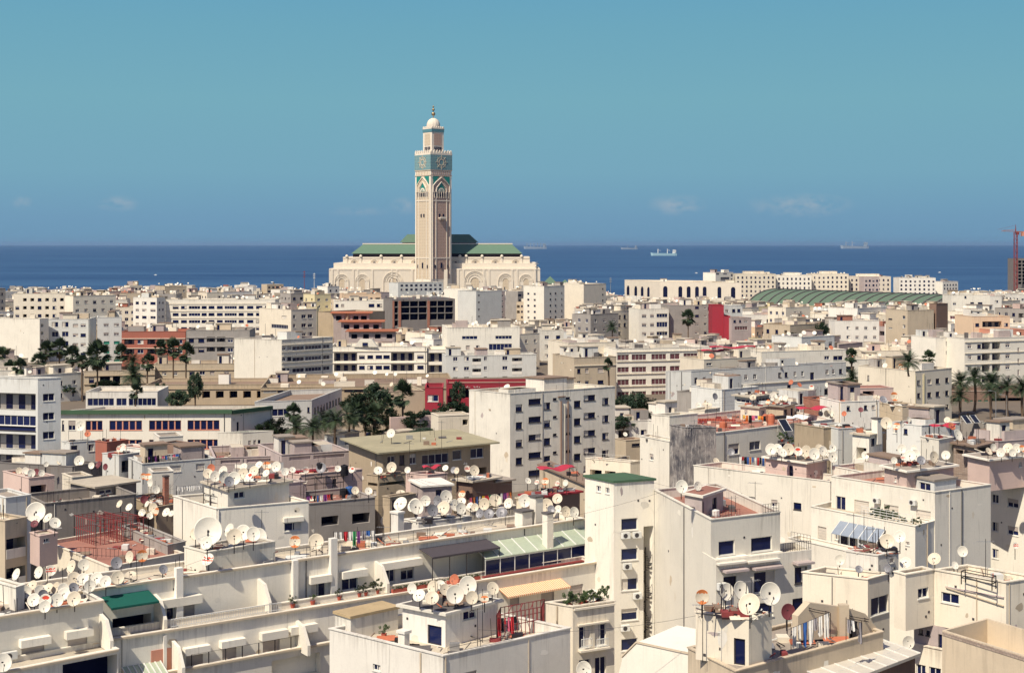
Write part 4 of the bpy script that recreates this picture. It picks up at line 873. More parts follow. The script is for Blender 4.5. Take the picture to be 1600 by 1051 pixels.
H('whitep','','',132,(1097,777),(1130,766),(1070,772),z=51.3,wall='mauve',roof='clean',slab=.25,top='rterra',par=0,base=INFO['white'].zr,parent=wr,pname='penthouse',wins=[('L','dark',[(1071,1086)],[(789,801)]),('R','door',[(1094,1100)],[(785,807)]),('R','door',[(1113,1120)],[(778,805)])])
b = INFO['white2']
for x0, x1, y0 in ((1119,1163,879),(1165,1215,876)): facebox(b, 'R', x0, x1, y0, y0+3, .003, .5, M['clean'], 'ledge')
for x0, x1, y0 in ((1126,1162,889),(1172,1215,885),(1238,1264,877)): facebox(b, 'R', x0, x1, y0, y0+3.5, .003, .9, M['mauve'], 'sun_hood')
b = INFO['white']; facebox(b, 'R', 1118, 1164, 871, 873, .003, .6, M['clean'], 'ledge'); facebox(b, 'R', 1168, 1218, 866, 868.5, .003, .5, M['clean'], 'ledge')

# the long terraced block: three tiers along one facade
H('f3','terraced_block','long cream terraced apartment block with stepped balconies across the front',1,(-20,944.5),(913,810),depth=5.5,z=46.1,wall='clean',roof='rlight',par=.55,base=24,
  wins=[('R','shut',[(284,304)],[(943,964)]),('R','door',[(260,271)],[(948,969)]),('R','win',[(486,509)],[(909,938)]),('R','win',[(534,559)],[(901,923)]),('R','win',[(601,617)],[(889,911)]),('R','win',[(626,647)],[(884,907)]),('R','open',[(176,236)],[(966,996)])])
f3 = INFO['f3'].root
H('f3b','','',1,(140,1003.9),(937,877),depth=3,z=42.8,wall='clean',roof='rlight',par=.5,base=24,parent=f3,pname='middle_tier',
  wins=[('R','shut',[(291,317)],[(1020,1043)]),('R','shut',[(347,370)],[(1007,1031)]),('R','shut',[(411,437)],[(999,1022)]),('R','open',[(462,480)],[(986,1010)]),('R','shut',[(845,866)],[(921,941)]),('R','shut',[(890,911)],[(915,935)]),('R','shut',[(797,811)],[(929,947)])])
H('f3c','','',1,(225,1056),(560,994.8),depth=3.4,z=39.7,wall='clean',roof='rlight',par=.4,base=24,parent=f3,pname='lower_tier',wins=[('R','open',[(425,500)],[(1032,1066)])])
H('f4','','',1,(-60,972.4),(161,938),depth=4.6,z=46.1,wall='clean',roof='rdark',par=.35,base=24,parent=f3,pname='projecting_bay',wins=[('R','shut',[(34,69)],[(1011,1042)]),('R','shut',[(106,136)],[(997,1022)])])
H('f4b','','',1,(-50,1060),(185,1014),depth=3.2,z=42.8,wall='clean',roof='rlight',par=.35,base=24,parent=f3,pname='bay_terrace',wins=[('R','open',[(98,183)],[(1038,1080)])])
H('lw','','',1,(25,918),(38,914),(-25,904),z=47.6,wall='clean',roof='rlight',par=.2,base=45.7,parent=f3,pname='roof_hut')
H('e1h','','',1,(322,863),(430,846),(288,854),z=47.5,wall='clean',roof='rgrey',par=.12,base=45.6,parent=f3,pname='roof_hut')
b = INFO['f3']
for x0, x1, y0, y1 in ((247,312,936,949),(481,514,900,911),(531,570,892,903),(590,655,879,890)): facebox(b, 'R', x0, x1, y0, y1, .003, .65, M['clean'], 'shutter_hood', f3)
for x0, x1, y0, y1 in ((272,282.5,886,972),(454,462,874,948),(513,523,840,926)): facebox(b, 'R', x0, x1, y0, y1, .004, .55, M['white'], 'pilaster', f3)
b2 = INFO['f3b']
for x0, x1, y0, y1 in ((285,325,1011,1022),(342,380,1000,1011),(405,446,987,999),(450,492,978,990)): facebox(b2, 'R', x0, x1, y0, y1, .003, .65, M['clean'], 'shutter_hood', f3)
facebox(b2, 'R', 254.5, 259, 992, 1075, .003, .25, M['white'], 'downpipe', f3); facebox(b2, 'R', 236, 268, 1016, 1075, .003, .06, M['salmon'], 'red_panel', f3)
b4 = INFO['f4']
for x0, x1, y0, y1 in ((29,76,998,1010),(100,142,985,997)): facebox(b4, 'R', x0, x1, y0, y1, .003, .65, M['clean'], 'shutter_hood', f3)
for q, x0, x1, y in ((b,-20,912,944.5),(b2,141,936,1003.7),(b4,-60,160,972.4),(INFO['f3c'],226,559,1055.8),(INFO['f4b'],-49,184,1059.8)): facebox(q, 'R', x0, x1, y-1.5, y+1.8, .02, .22, M['beige'], 'cornice', f3)
def divider(b, x, dep, prof, mat='clean'):
    A, B, d, nn = face(b, 0); L = (B-A).length; u = edge_s(A, B, x)*L; p = A+d*u; a = MB()
    a.extrude([(n_*nn.x, n_*nn.y, z) for n_, z in prof], (d.x*.28, d.y*.28, 0)); o = link('balcony_divider', a.mesh('balcony_divider', M[mat]), f3); o.location = Vector((p.x, p.y, dep))-wpos(f3)
PR = [(.003,0),(2.35,0),(2.35,.9),(1.3,2.35),(.003,2.6)]
for x in (240, 402, 585): divider(b, x, 42.35, PR)
for x in (268, 462): divider(b2, x, 39.3, PR)
divider(b4, 155, 42.5, PR)
# white picket railing on the middle tier
def rail_along(P, Q, h, step, mat, name, parent=None, label=None, cat=None, thick=.02, bars=2, rx=0.04, group=None):
    P = Vector(P); Q = Vector(Q); L = (Q-P).length; d = (Q-P).normalized(); a = MB(); k = max(1, int(L/step)); an = math.atan2(Q.y-P.y, Q.x-P.x); sl = (Q.z-P.z)/max(.01, Vector((Q.x-P.x, Q.y-P.y)).length); Lh = Vector((Q.x-P.x, Q.y-P.y)).length
    for i in range(k+1): t = i*Lh/k; a.tube((t,0,t*sl), (t,0,t*sl+h), thick, n=4)
    for i in range(bars): z = h*(1-i*.8/max(1,bars-1)) if bars > 1 else h; a.tube((0,0,z), (Lh,0,Lh*sl+z), rx, n=4)
    if parent is not None: o = link(name, a.mesh(name, M[mat]), parent, P-wpos(parent), an)
    else: o = tag(link(name, a.mesh(name, M[mat]), None, P, an), label, cat, group)
    return o
def onface(b, e, x, z, out):
    A, B, d, nn = face(b, EI.get(e, e)); s = edge_s(A, B, x); p = A+(B-A)*s+nn*out; return Vector((p.x, p.y, z))
rail_along(onface(b2,'R',268,42.9,-.1), onface(b2,'R',440,42.9,-.1), .75, .22, 'whitemetal', 'balcony_railing', f3)
rail_along(onface(INFO['f3c'],'R',300,39.8,-.1), onface(INFO['f3c'],'R',480,39.8,-.1), .95, 1.35, 'iron', 'balcony_railing', f3, bars=1, thick=.05, rx=.015)
# canopies on the terraced block
def canopy(name, label, b, x0, x1, zhi, zlo, out, mat, posts=0, zf=None, strips=0, cat='awning', valance=.18, off=.02, smat='whitemetal'):
    A, B, d, nn = face(b, 0); L = (B-A).length; u0, u1 = edge_s(A, B, x0)*L, edge_s(A, B, x1)*L; p = A+d*u0; an = math.atan2(d.y, d.x); W_ = u1-u0
    t = thing(name, label, cat, (p.x, p.y, zlo), an); a = MB(); h = zhi-zlo
    a.extrude([(0,-off,h),(0,-out,0),(0,-out,-.06),(0,-off,h-.06)], (W_,0,0)); a.box(0, W_, -out-.02, -out+.02, -valance, .0)
    link('canvas' if not strips else 'roof_sheet', a.mesh('canopy_sheet', M[mat]), t)
    if posts:
        a = MB(); a.tube((0,-out+.1,zf-zlo), (0,-out+.1,-.05), .05, n=5); pm_ = a.mesh('post', M['iron' if not strips else smat])
        for i in range(posts): link('post', pm_, t, (.05+(W_-.1)*i/(posts-1),0,0))
    if strips:
        a = MB()
        for i in range(strips+1): x = W_*i/strips; a.extrude([(x-.05,-off,h+.004),(x-.05,-out,.004),(x-.05,-out,.06),(x-.05,-off,h+.06)], (.1,0,0))
        link('batten', a.mesh('batten', M[smat]), t)
    return t, W_, an
canopy('awning','dark green canvas awning over a terrace of the long terraced block',b,158,232,45.4,44.95,2.4,'awngreen')
canopy('awning','dark weathered canopy on posts beside the glazed veranda',b,655,760,45.5,45.1,2.4,'awndark',5,42.4)
t, W_, an = canopy('glazed_veranda','glazed veranda with pale green glass roof below the cream tower',b,737,934,45.2,44.15,2.42,'vault2' if 0 else 'shutlt',10,42.5,10,'veranda',.1)
M['paleglass'] = plain('pale_green_glass', (.44,.50,.38), .2); [o.data.materials.__setitem__(0, M['paleglass']) for o in COL.objects if o.parent is t and o.name.startswith('roof_sheet')]
a = MB()
for i in range(9): a.poly([(.08+i*W_/9,-2.34,-1.55),(W_*(i+1)/9-.05,-2.34,-1.55),(W_*(i+1)/9-.05,-2.34,-.08),(.08+i*W_/9,-2.34,-.08)])
a.box(0, W_, -2.4, -2.3, -.2, -.06, 1); link('glazing', a.mesh('glazing', [M['glass'], M['whitemetal']]), t)
a = MB(); a.box(-.5, W_, -2.9, -2.45, -1.75, -1.62); o = link('tile_edge', a.mesh('tile_edge', M['rust']), t)
canopy('awning','orange striped awning above the plant terrace',b2,778,876,41.8,41.3,1.7,'stripe')
canopy('glass_lean_to','slatted glass lean-to under the red panel at the bottom',b2,190,250,40.4,39.2,3.4,'paleglass',4,36,7,'lean-to')

# front block with the stair hut
H('f5',B_,'worn white block at the bottom with a dish-covered stair hut',105,(692,1025),(891,981),(515,982),wall='white',roof='rlight',par=.9,base=22,wins=[('L','dark',[(583,594)],[(1036,1046)]),('R','shut',[(720,745)],[(1052,1066)])])
r5 = INFO['f5'].root; z5 = INFO['f5'].zr
H('f5h','','',1,(696,960),(777,940),(629,947),z=46.25,wall='white',roof='worn',par=0,slab=.35,top='rdark',base=z5,parent=r5,pname='stair_hut',wins=[('L','door',[(668,690)],[(975,1014)]),('R','band',[(724,744)],[(956,969)])])
H('f5t','','',1,(548,966),(622,950),(523,958),z=45.4,wall='worn',roof='rtan',par=0,slab=.12,base=z5,parent=r5,pname='lean_to')
H('f5c','','',1,(632,990),(640,988),(622,988),z=44.9,wall='white',roof='white',par=0,slab=.1,base=z5,parent=r5,pname='chimney')
# apartment with balustraded doors
H('f6',B_,'cream apartment block with balustraded double windows beside the cream tower',118,(895,948),(960,939),(853,941),wall='cream',roof='rterra',par=.9,base=22,wins=[('R','win',[(905,922),(929.5,947)],[(979,1013),(1031,1066)])])
b = INFO['f6']
for y in (1014.5, 1067): facebox(b, 'R', 903, 949, y, y+3, .0, .5, M['cream'], 'balcony_slab')
facebox(b, 'R', 902, 950, 975, 977.5, .003, .25, M['cream'], 'lintel'); facebox(b, 'R', 896, 959.5, 950, 953, .02, .2, M['cream'], 'cornice')
for y in (1013,):
    for x0, x1 in ((905,922),(929,947)): u0, z0 = face_uz(b, 0, x0, y); rail_along(onface(b,'R',x0,z0+.1,.35), onface(b,'R',x1,z0+.1,.35), .75, .14, 'whitemetal', 'balustrade', b.root)
# cream gable prism in front of the tower
t = thing('stair_house','cream sloped stair house wall at the bottom beneath the cream tower','house',at(973,1026,108)); o0 = at(973,1026,108)
def plq(x, y): f_ = (x-973)/130; return at(x, y, 108-8*f_)-o0
a = MB(); a.extrude([plq(*q) for q in ((960,1080),(973,1026),(995,1003),(1088,1023),(1106,1055),(1106,1080))][::-1], Vector((.6,.8,0))*6); link('wall', a.mesh('wall', M['clean']), t)
a = MB(); ps = [plq(*q) for q in ((972,1025.5),(995,1002.6),(1088,1022.6),(1107,1055))]
for p, q in zip(ps, ps[1:]): a.tube(p, q, .09, n=4)
link('coping', a.mesh('coping', M['beige']), t)
# right: hut on the grey roof
H('f8b','flat_roof_building','low grey-roofed building carrying the door hut at the bottom right',1,(1150,1049),(1380,987),(1075,1012),z=46.7,wall='beige',roof='rgrey',par=.18,base=22)
H('f8','roof_hut','cream roof hut with blue-black door and dish-piled roof',96,(1170,967),(1206,958),(1087,956),wall='cream',roof='rgrey',par=.12,base=46.5,wins=[('L','door',[(1147,1164)],[(996,1037)])])
t = thing('cement_stair_wall','bare cement stair wall with washing hung before it','wall',at(1247,987,101)); o0 = at(1247,987,101)
def plc(x, y): return at(x, y, 101+4*(x-1247)/128)-o0
a = MB(); a.extrude([plc(*q) for q in ((1247,1000),(1247,962),(1266,941),(1325,949),(1352,958),(1376,988),(1376,992))][::-1], Vector((-.55,.83,0))*.6); link('wall', a.mesh('wall', M['beige']), t)
a = MB(); p = plc(1310,998); q = plc(1323,945); a.box(p.x, q.x, p.y-.35, p.y+.2, p.z, q.z+.2); link('chimney', a.mesh('chimney', M['beige']), t)
a = MB()
for x0, x1, y in ((1264,1289,949),(1323,1350,960)):
    for k in (0, 3.5): p = plc(x0, y+k); q = plc(x1, y+k+5); dn = Vector((.5,-.85,0))*.5; a.tube(p+dn, q+dn, .03, n=4); a.tube(p, p+dn, .03, n=4); a.tube(q, q+dn, .03, n=4)
link('clothes_rail', a.mesh('clothes_rail', M['iron']), t)
H('f10','corrugated_shed','shed with translucent corrugated roof at the bottom right',1,(1310,1070),(1430,1024),(1243,1042),z=45.2,wall='brown',roof='corr',par=0,slab=.3,base=30)
b = INFO['f10']; q = inset(b.pts, -.3); a = MB()
for i in range(8):
    f_ = i/7; p0 = q[0].lerp(q[1], f_); p1 = q[3].lerp(q[2], f_); a.tube((p0.x-b.org.x, p0.y-b.org.y, b.zr-b.org.z+.01), (p1.x-b.org.x, p1.y-b.org.y, b.zr-b.org.z+.01), .05, n=4)
for f_ in (.33, .66): p0 = q[0].lerp(q[3], f_); p1 = q[1].lerp(q[2], f_); a.tube((p0.x-b.org.x, p0.y-b.org.y, b.zr-b.org.z), (p1.x-b.org.x, p1.y-b.org.y, b.zr-b.org.z), .03, n=4)
link('roof_batten', a.mesh('roof_batten', M['whitemetal']), b.root)
H('f11','house','cream corner house with wide white-framed corner window at the right',118,(1356,905),(1390,896),(1254,894),wall='cream',roof='rlight',par=.6,base=22,wins=[('R','band',[(1361,1388)],[(935,963)])])
r11 = INFO['f11'].root
H('f11h','','',1,(1372,868),(1404,861),(1322,861),z=48.6,wall='white',roof='rbrown',par=.1,base=INFO['f11'].zr,parent=r11,pname='roof_hut',wins=[('R','dark',[(1390,1397)],[(872,880)])])
H('f12',B_,'yellowish cream block with slit windows and an overhanging upper floor',1,(1572,910),(1625,902),(1459,890),z=49.0,wall='cream',roof='rlight',par=.5,base=44.6,wins=[('L','win',[(1471,1498)],[(924,939)])])
r12 = INFO['f12'].root
H('f12a','','',1,(1415,898),(1459,890.3),(1397,893),z=49.0,wall='cream',roof='rlight',par=.5,base=44.6,parent=r12,pname='projecting_bay',wins=[('R','win',[(1434,1451)],[(920,935)])])
H('f12c','','',1,(1560,993),(1620,986),(1428,972),z=44.58,wall='mauve',roof='mauve',par=0,base=24,parent=r12,pname='lower_storey',wins=[('L','dark',[(1436,1442),(1447,1453)],[(982,990)]),('L','door',[(1466,1480)],[(990,1015)]),('L','dark',[(1432,1445),(1450,1466)],[(1034,1052)])])
H('f12t','','',1,(1478,1016),(1540,1008),(1412,1003),z=42.9,wall='cream',roof='rlight',par=.9,base=24,parent=r12,pname='terrace',wins=[('L','win',[(1432,1446),(1452,1470)],[(1036,1056)])])
b = INFO['f12']; facebox(b, 'L', 1478, 1569, 915, 917, .01, .1, M['mauve'], 'pipe')
a = MB(); A = onface(b, 'L', 1479, zat(917, onface(b,'L',1479,0,0).y), .08); Bq = onface(b, 'L', 1569, zat(946, onface(b,'L',1569,0,0).y), .08); a.tube(A-wpos(r12), Bq-wpos(r12), .06, n=5); link('drainpipe', a.mesh('drainpipe', M['beige']), r12)
H('f13','parapet_house','grey rendered parapet wall with brick top at the bottom right corner',90,(1620,1030),(1690,1008),(1472,984),wall='beige',roof='rlight',par=1.7,base=24,cope=False)
facebox(INFO['f13'], 'L', 1473, 1618, 986, 992, .003, .03, M['hollow'], 'brick_course')
H('f14',B_,'cream terraced block with a railed plant terrace at the right',161,(1461,769),(1548,757),(1299,744),wall='clean',roof='rterra',par=.8,base=26,
  wins=[('L','win',[(1306,1321)],[(774,801)]),('L','shutlt',[(1335,1358)],[(780,801)]),('L','shutlt',[(1381,1404)],[(787,807)]),('L','shutlt',[(1432,1454)],[(795,812)])])
r14 = INFO['f14'].root
H('f14b','','',1,(1430,822),(1461,813.5),(1267,791),z=43.7,wall='clean',roof='rlight',par=.5,base=26,parent=r14,pname='plant_terrace',wins=[('L','shutlt',[(1278,1291)],[(821,849)]),('L','win',[(1305,1310)],[(826,842)]),('L','band',[(1311,1336)],[(834,852)]),('L','band',[(1358,1384)],[(842,860)]),('L','dark',[(1415,1421)],[(845,851)])])
H('f14c','','',1,(1333,863),(1350,858.5),(1232,840),z=40.6,wall='clean',roof='rlight',par=.5,base=26,parent=r14,pname='lower_terrace')
H('f14h','','',1,(1417,737),(1490,728),(1382,729),z=48.8,wall='pink',roof='clean',par=0,slab=.5,top='rgrey',base=INFO['f14'].zr,parent=r14,pname='stair_hut',wins=[('L','redb',[(1397.5,1400.5)],[(745,752)])])
H('f14k','','',1,(1460,752),(1494,747.5),(1428,745.5),z=48.0,wall='wcool',roof='rgrey',par=0,slab=.15,base=INFO['f14'].zr,parent=r14,pname='roof_cabin',wins=[('L','win',[(1436,1454)],[(752,764)])])
b = INFO['f14b']; rail_along(onface(b,'L',1345,43.75,-.1), onface(b,'L',1425,43.75,-.1), 1.1, .8, 'whitemetal', 'terrace_railing', r14, bars=4)
a = MB(); A, Bp, d, nn = face(b, 3)
u0, z0 = face_uz(b, 3, 1313, 833); u1 = edge_s(A, Bp, 1384)*(Bp-A).length; p = A+d*u0; W_ = u1-u0
a.extrude([(0,-.02,1.5),(0,-1.6,.25),(0,-1.6,.19),(0,-.02,1.44)], (W_,0,0)); M['bluesheet'] = plain('blue_grey_sheet', (.26,.30,.36), .3)
t = thing('glass_canopy','blue-grey glass canopy on the terrace wall below the plants','canopy',(p.x, p.y, z0),math.atan2(d.y,d.x)); link('roof_sheet', a.mesh('roof_sheet', M['bluesheet']), t)
a = MB(); a.box(-.04,.04,-1.62,-1.54,-.9,.25); a.extrude([(-.04,-.02,1.55),(-.04,-1.6,.3),(-.04,-1.6,.25),(-.04,-.02,1.5)], (.08,0,0)); pm_ = a.mesh('support', M['whitemetal']); [link('support', pm_, t, (W_*i/5,0,0)) for i in range(6)]
H('f15',B_,'cream block with shuttered windows at the right edge',172,(1645,757),(1690,750),(1540,740),wall='clean',roof='rlight',par=.8,base=28,wins=[('L','win',[(1550,1560)],[(771,785),(814,829),(856,871)]),('L','half',[(1574,1591)],[(777,791),(820,834)])])
H('f15h','','',1,(1546,719),(1612,712),(1512,712),z=48.9,wall='pink',roof='clean',par=0,slab=.5,top='rgrey',base=INFO['f15'].zr,parent=INFO['f15'].root,pname='stair_hut',wins=[('R','dark',[(1592,1596)],[(722,729)])])
H('f16',B_,'long pinkish cream block with plain parapet beyond the cream tower',180,(1297,752),(1340,746),(1084,727),wall='clean',roof='rterra',par=.7,base=28,wins=[('L','open',[(1128,1160)],[(766,777)]),('L','dark',[(1170,1180),(1205,1215),(1240,1252)],[(775,786)])])
H('f16h','','',1,(1260,724),(1292,718),(1196,715),z=46.75,wall='pink',roof='clean',par=0,slab=.4,top='rgrey',base=INFO['f16'].zr,parent=INFO['f16'].root,pname='stair_hut',wins=[('L','door',[(1233,1239)],[(727,746)])])
H('p',B_,'white block with a cluttered roof terrace behind the black-stained wall',205,(1100,679),(1300,655),(1012,656),wall='clean',roof='rterra',par=.7,base=30,wins=[('R','half',[(1138,1155)],[(694,711)]),('R','band',[(1171,1188)],[(690,704)]),('R','half',[(1215,1228)],[(688,700)]),('L','win',[(1017,1021)],[(706,716)])])
H('ph','','',1,(1046,650),(1090,646),(1018,648),z=49.8,wall='clean',roof='rlight',par=.4,base=INFO['p'].zr,parent=INFO['p'].root,pname='roof_storey')
H('stain','blind_house','tall blind house wall stained black and grey',197,(1071,668),(1119,668),(1047,664),wall='blackstain',roof='rgrey',par=.3,base=30)
H('p2','house','white stepped house left of the black-stained wall',200,(1046,690),(1060,687),(1000,681),wall='clean',roof='rlight',par=.5,base=30,wins=[('L','half',[(1015,1021)],[(708,718)])])
H('r1','house','low white house with railed roof left of the stepped white house',214,(985,722),(1000,720),(915,716),wall='cream',roof='rgrey',par=.6,base=30,wins=[('L','open',[(922,940),(945,962)],[(733,742)])])
H('r1b','house','beige house with flat salmon roof behind the weathered grey block',262,(978,688),(1010,686),(960,685),wall='beige',roof='rterra',par=.4,base=32,wins=[('R','dark',[(987,1000)],[(693,697)])])
H('r2','house','grey blind house in front of the long pale block',270,(1100,614),(1150,609),(1058,611),wall='grey',roof='rgrey',par=.3)
H('r3','house','pale blue house wall right of the grey blind house',262,(1128,609),(1185,604),depth=8,wall='wcool',roof='rgrey',par=.4)
H('r4','house','small cream box house carrying two big dishes',236,(1101,641),(1125,637),(1076,640),wall='cream',roof='rlight',par=.2)
H('r5','house','pale house with green rimmed flat roof and window band',246,(1172,621),(1215,615),(1148,618),wall='wcool',roof='rlight',par=0,slab=.5,wins=[('R','band',[(1175,1212)],[(624,629)]),('L','band',[(1150,1171)],[(622,627)])])
H('r6','house','small cream hut with slab roof behind the coloured washing',226,(1186,638),(1197,636),(1157,635),wall='cream',roof='rlight',par=0,slab=.3,wins=[('L','dark',[(1163,1168)],[(640,648)]),('R','win',[(1190,1195)],[(641,650)])])
H('r7','house','shabby beige house with slab roof right of the cream hut',229,(1224,636),(1242,632),(1197,634),wall='beige',roof='rgrey',par=0,slab=.4,wins=[('R','dark',[(1225,1230),(1235,1239)],[(640,655)])])
H('r8','house','pale blue house with two dark openings under the long block',238,(1242,634),(1292,629),depth=8,wall='wcool',roof='rgrey',par=.5,wins=[('R','open',[(1256,1266)],[(634,645)]),('R','open',[(1270,1283)],[(629,643)]),('R','win',[(1244,1250)],[(634,646)])])
H('r9','house','bare salmon brick house under the long pale block',234,(1282,626),(1311,625),depth=6,wall='brick',roof='rlight',par=.3)
H('r10','house','patched white house below the square cream block',226,(1314,628),(1374,626),depth=7,wall='white',roof='rgrey',par=.3,wins=[('R','dark',[(1323,1328),(1350,1355),(1362,1367)],[(634,641)])])
H('r10b','house','salmon shuttered lean-to house beside the square cream block',255,(1344,607),(1396,606),depth=5,wall='pink',roof='rterra',par=.1,wins=[('R','open',[(1348,1366)],[(611,623)])])
H('r11','house','beige windowless house left of the yellowish lean-to roof',228,(1410,635),(1442,633),depth=6,wall='beige',roof='rlight',par=.2)
H('r12','house','white hut house with open porch between the dish roofs',195,(1358,681),(1379,677),(1332,678),wall='clean',roof='rlight',par=0,slab=.3,base=30,wins=[('R','door',[(1361,1367)],[(685,698)]),('L','open',[(1338,1354)],[(698,716)])])
H('r13','house','brown rendered narrow house left of the white porch hut',201,(1287,669),(1309,667),depth=6,wall='tan',roof='rlight',par=.2,base=30)
H('r14','house','pale blank house left of the white porch hut',200,(1310,670),(1346,668),depth=6,wall='wcool',roof='rlight',par=.3,base=30)
H('r15','roof_box_house','white box-shaped house top with red things on it',190,(1467,687),(1490,683),(1438,682),wall='clean',roof='rterra',par=.3,base=30)
H('r16','boundary_wall','long tan old boundary wall stained dark beneath the palms',215,(1648,668),(1652,667),(1502,657),wall='stain',roof='rgrey',par=.2,base=30)
H('r17','kiosk','low brick kiosk with dark openings below the old wall',188,(1525,699),(1549,693),(1490,693),wall='hollow',roof='rbrown',par=0,slab=.4,base=30,wins=[('L','open',[(1493,1505),(1508,1522)],[(701,708)]),('R','open',[(1529,1546)],[(700,708)])])
H('r18','house','pale grey house behind the red and white roof clutter',210,(1440,665),(1500,660),(1385,660),wall='wcool',roof='rgrey',par=.4,base=30,wins=[('L','dark',[(1395,1401),(1412,1418)],[(668,676)])])
H('r19','house','low cream house with terracotta deck above the cream terraced block',176,(1385,745),(1440,738),(1300,728),wall='clean',roof='rterra',par=.5,base=30)
H('r20','house','mauve-grey flat house at the right behind the kiosk',200,(1560,690),(1660,682),(1500,684),wall='mauve',roof='rgrey',par=.3,base=30)
# left and centre
H('g1','house','white house with dish-crowned stair hut left of centre',150,(338,795),(482,783),(271,775),wall='clean',roof='rgrey',par=.8,base=24,wins=[('R','dark',[(444,471)],[(817,830)])])
facebox(INFO['g1'], 'R', 442, 473, 808, 815, .003, .5, M['clean'], 'shutter_hood')
H('g1h','','',1,(356,766),(452,753),(319,754),z=48.8,wall='clean',roof='rlight',par=0,slab=.35,top='rgrey',base=INFO['g1'].zr,parent=INFO['g1'].root,pname='stair_hut',wins=[('R','dark',[(366,382)],[(769,779)]),('L','win',[(331,335)],[(770,776)])])
H('g2','house','grey rendered house with two dark windows and red deck',168,(483,787),(586,777),depth=8,wall='grey',roof='rterra',par=.7,base=26,wins=[('R','open',[(502,529)],[(807,822)]),('R','open',[(550,578)],[(803,818)])])
H('g3','house','square tan house top with a dark slot under its flat roof',176,(591,743),(634,739),(573,741),wall='tan',roof='rgrey',par=.3,base=28,wins=[('R','open',[(593,632)],[(754,759)]),('L','open',[(575,590)],[(753,758)]),('L','dark',[(583,588)],[(765,772)])])
H('g3b','shed','weathered timber-brown shed beneath the square tan house',166,(609,777),(650,771),(598,775),wall='tan',roof='rbrown',par=.1,base=28,wins=[('R','door',[(613,620)],[(781,797)])])
H('g4','house','low white house with a packed row of dishes on its roof',158,(654,816),(737,807),(631,811),wall='white',roof='rdark',par=.2,base=26)
H('g4p','chimney_block','square white chimney block left of the packed dish row',157.4,(622,803),(631,801.5),(611,801),wall='white',roof='white',par=0,slab=.1,base=30)
H('g4r','house','cream house behind the dish row with pale parapet',172,(736,800),(806,790),(728,795),wall='cream',roof='rlight',par=.6,base=28)
H('g5','shed','mauve shed with green-black door and white tin roof',178,(660,761),(706,758),depth=5,wall='mauve',roof='white',par=0,slab=.25,base=28,wins=[('R','door',[(681,690)],[(765,786)])])
H('g5b','shed','dark brown shed with patched tin roof behind the mauve shed',183,(738,753),(776,747),(713,750),wall='brown',roof='rlight',par=0,slab=.5,base=28)
H('g5c','shed','dark shed with scrap roof and washing line at its front',186,(776,753),(800,750),depth=5,wall='brown',roof='rgrey',par=0,slab=.4,base=28)
H('g5d','house','pink house with red awning behind the mauve shed',192,(668,742),(699,739),(634,739),wall='pink',roof='rterra',par=.4,base=28)
H('g6','barn','brown-roofed barn left of the cream tower',180,(916,758),(932,753),(843,727),wall='beige',roof='rbrown',par=0,slab=.3,base=28)
H('g7','shed','dark shed with red roof among dishes left of the cream tower',166,(838,778),(906,769),(815,774),wall='brown',roof='rred',par=0,slab=.3,base=28)
H('g8','house','low house with red and terracotta deck in the dish-filled middle',182,(470,742),(566,733),(432,737),wall='pink',roof='rterra',par=.5,base=28,wins=[('R','door',[(520,526)],[(748,760)])])
H('g8b','house','long low mauve house behind the red decks',190,(385,743),(470,735),(345,738),wall='mauve',roof='rbrown',par=.5,base=28)
H('g8c','shed','crimson walled roof shed in the middle of the dishes',184,(464,737),(507,735),(452,736),wall='red',roof='rterra',par=.1,base=36)
H('g9','house','small mauve house with slatted front left of the grey rendered house',172,(432,757),(478,752),(402,752),wall='mauve',roof='rred',par=.3,base=28)
H('l1','house','pinkish box house with dishes sunk behind its parapet at the left',190,(45,747),(85,743),(5,736),wall='pink',roof='rgrey',par=.5,base=28,wins=[('R','open',[(48,72)],[(759,782)])])
H('l2','house','dark grey house top beneath the balcony block at the left',206,(113,729),(160,722),(-10,722),wall='dgrey',roof='rgrey',par=.8,base=28)
H('l3','house','cream rounded-corner roof room at the left',185,(113,746),(144,743),depth=4,wall='cream',roof='rgrey',par=.2,base=28,wins=[('R','dark',[(116,120)],[(752,760)])])
H('l4','shed','dark shed with long pale sheet roof at the left',178,(150,762),(213,753),depth=6,wall='dgrey',roof='rlight',par=0,slab=.4,base=28,wins=[('R','band',[(155,175)],[(766,772)])])
H('l5','house','long house with low parapet at the left, wall coloured dark for shade',168,(70,787),(213,772),depth=8,wall='stain',roof='rgrey',par=1.2,base=28)  # wall lies in shade; that darkness is put into its colour
H('l6','house','small pale blue house at the left edge',165,(9,778),(48,773),depth=6,wall='wcool',roof='rgrey',par=.3,base=28)
H('l7','house','blue-grey house with two dark windows below the school',224,(109,691),(150,688),(96,689),wall='wcool',roof='rgrey',par=.3,base=32,wins=[('R','dark',[(111,121),(138,147)],[(696,707)])])
H('l8','house','terracotta red house with white rounded wall below the school',222,(167,691),(200,687),(149,689),wall='terra',roof='rterra',par=.2,base=32)
H('l9','house','pale house with balcony door right of the pinkish box house',206,(186,711),(218,707),(160,708),wall='wcool',roof='rgrey',par=.4,base=30,wins=[('R','balc',[(190,206)],[(720,738)])])
H('l10','house','white hut with one small window below the school',213,(224,701),(246,697),depth=5,wall='white',roof='rterra',par=.2,base=32,wins=[('R','dark',[(231,238)],[(704,709)])])
H('l11','tank_house','stained round-shouldered water tank house below the school',215,(249,683),(286,681),depth=5,wall='worn',roof='rgrey',par=.2,base=32)
H('l12','shed','dark shed against the school wall',208,(287,696),(309,693),depth=5,wall='brown',roof='rdark',par=.1,base=32)
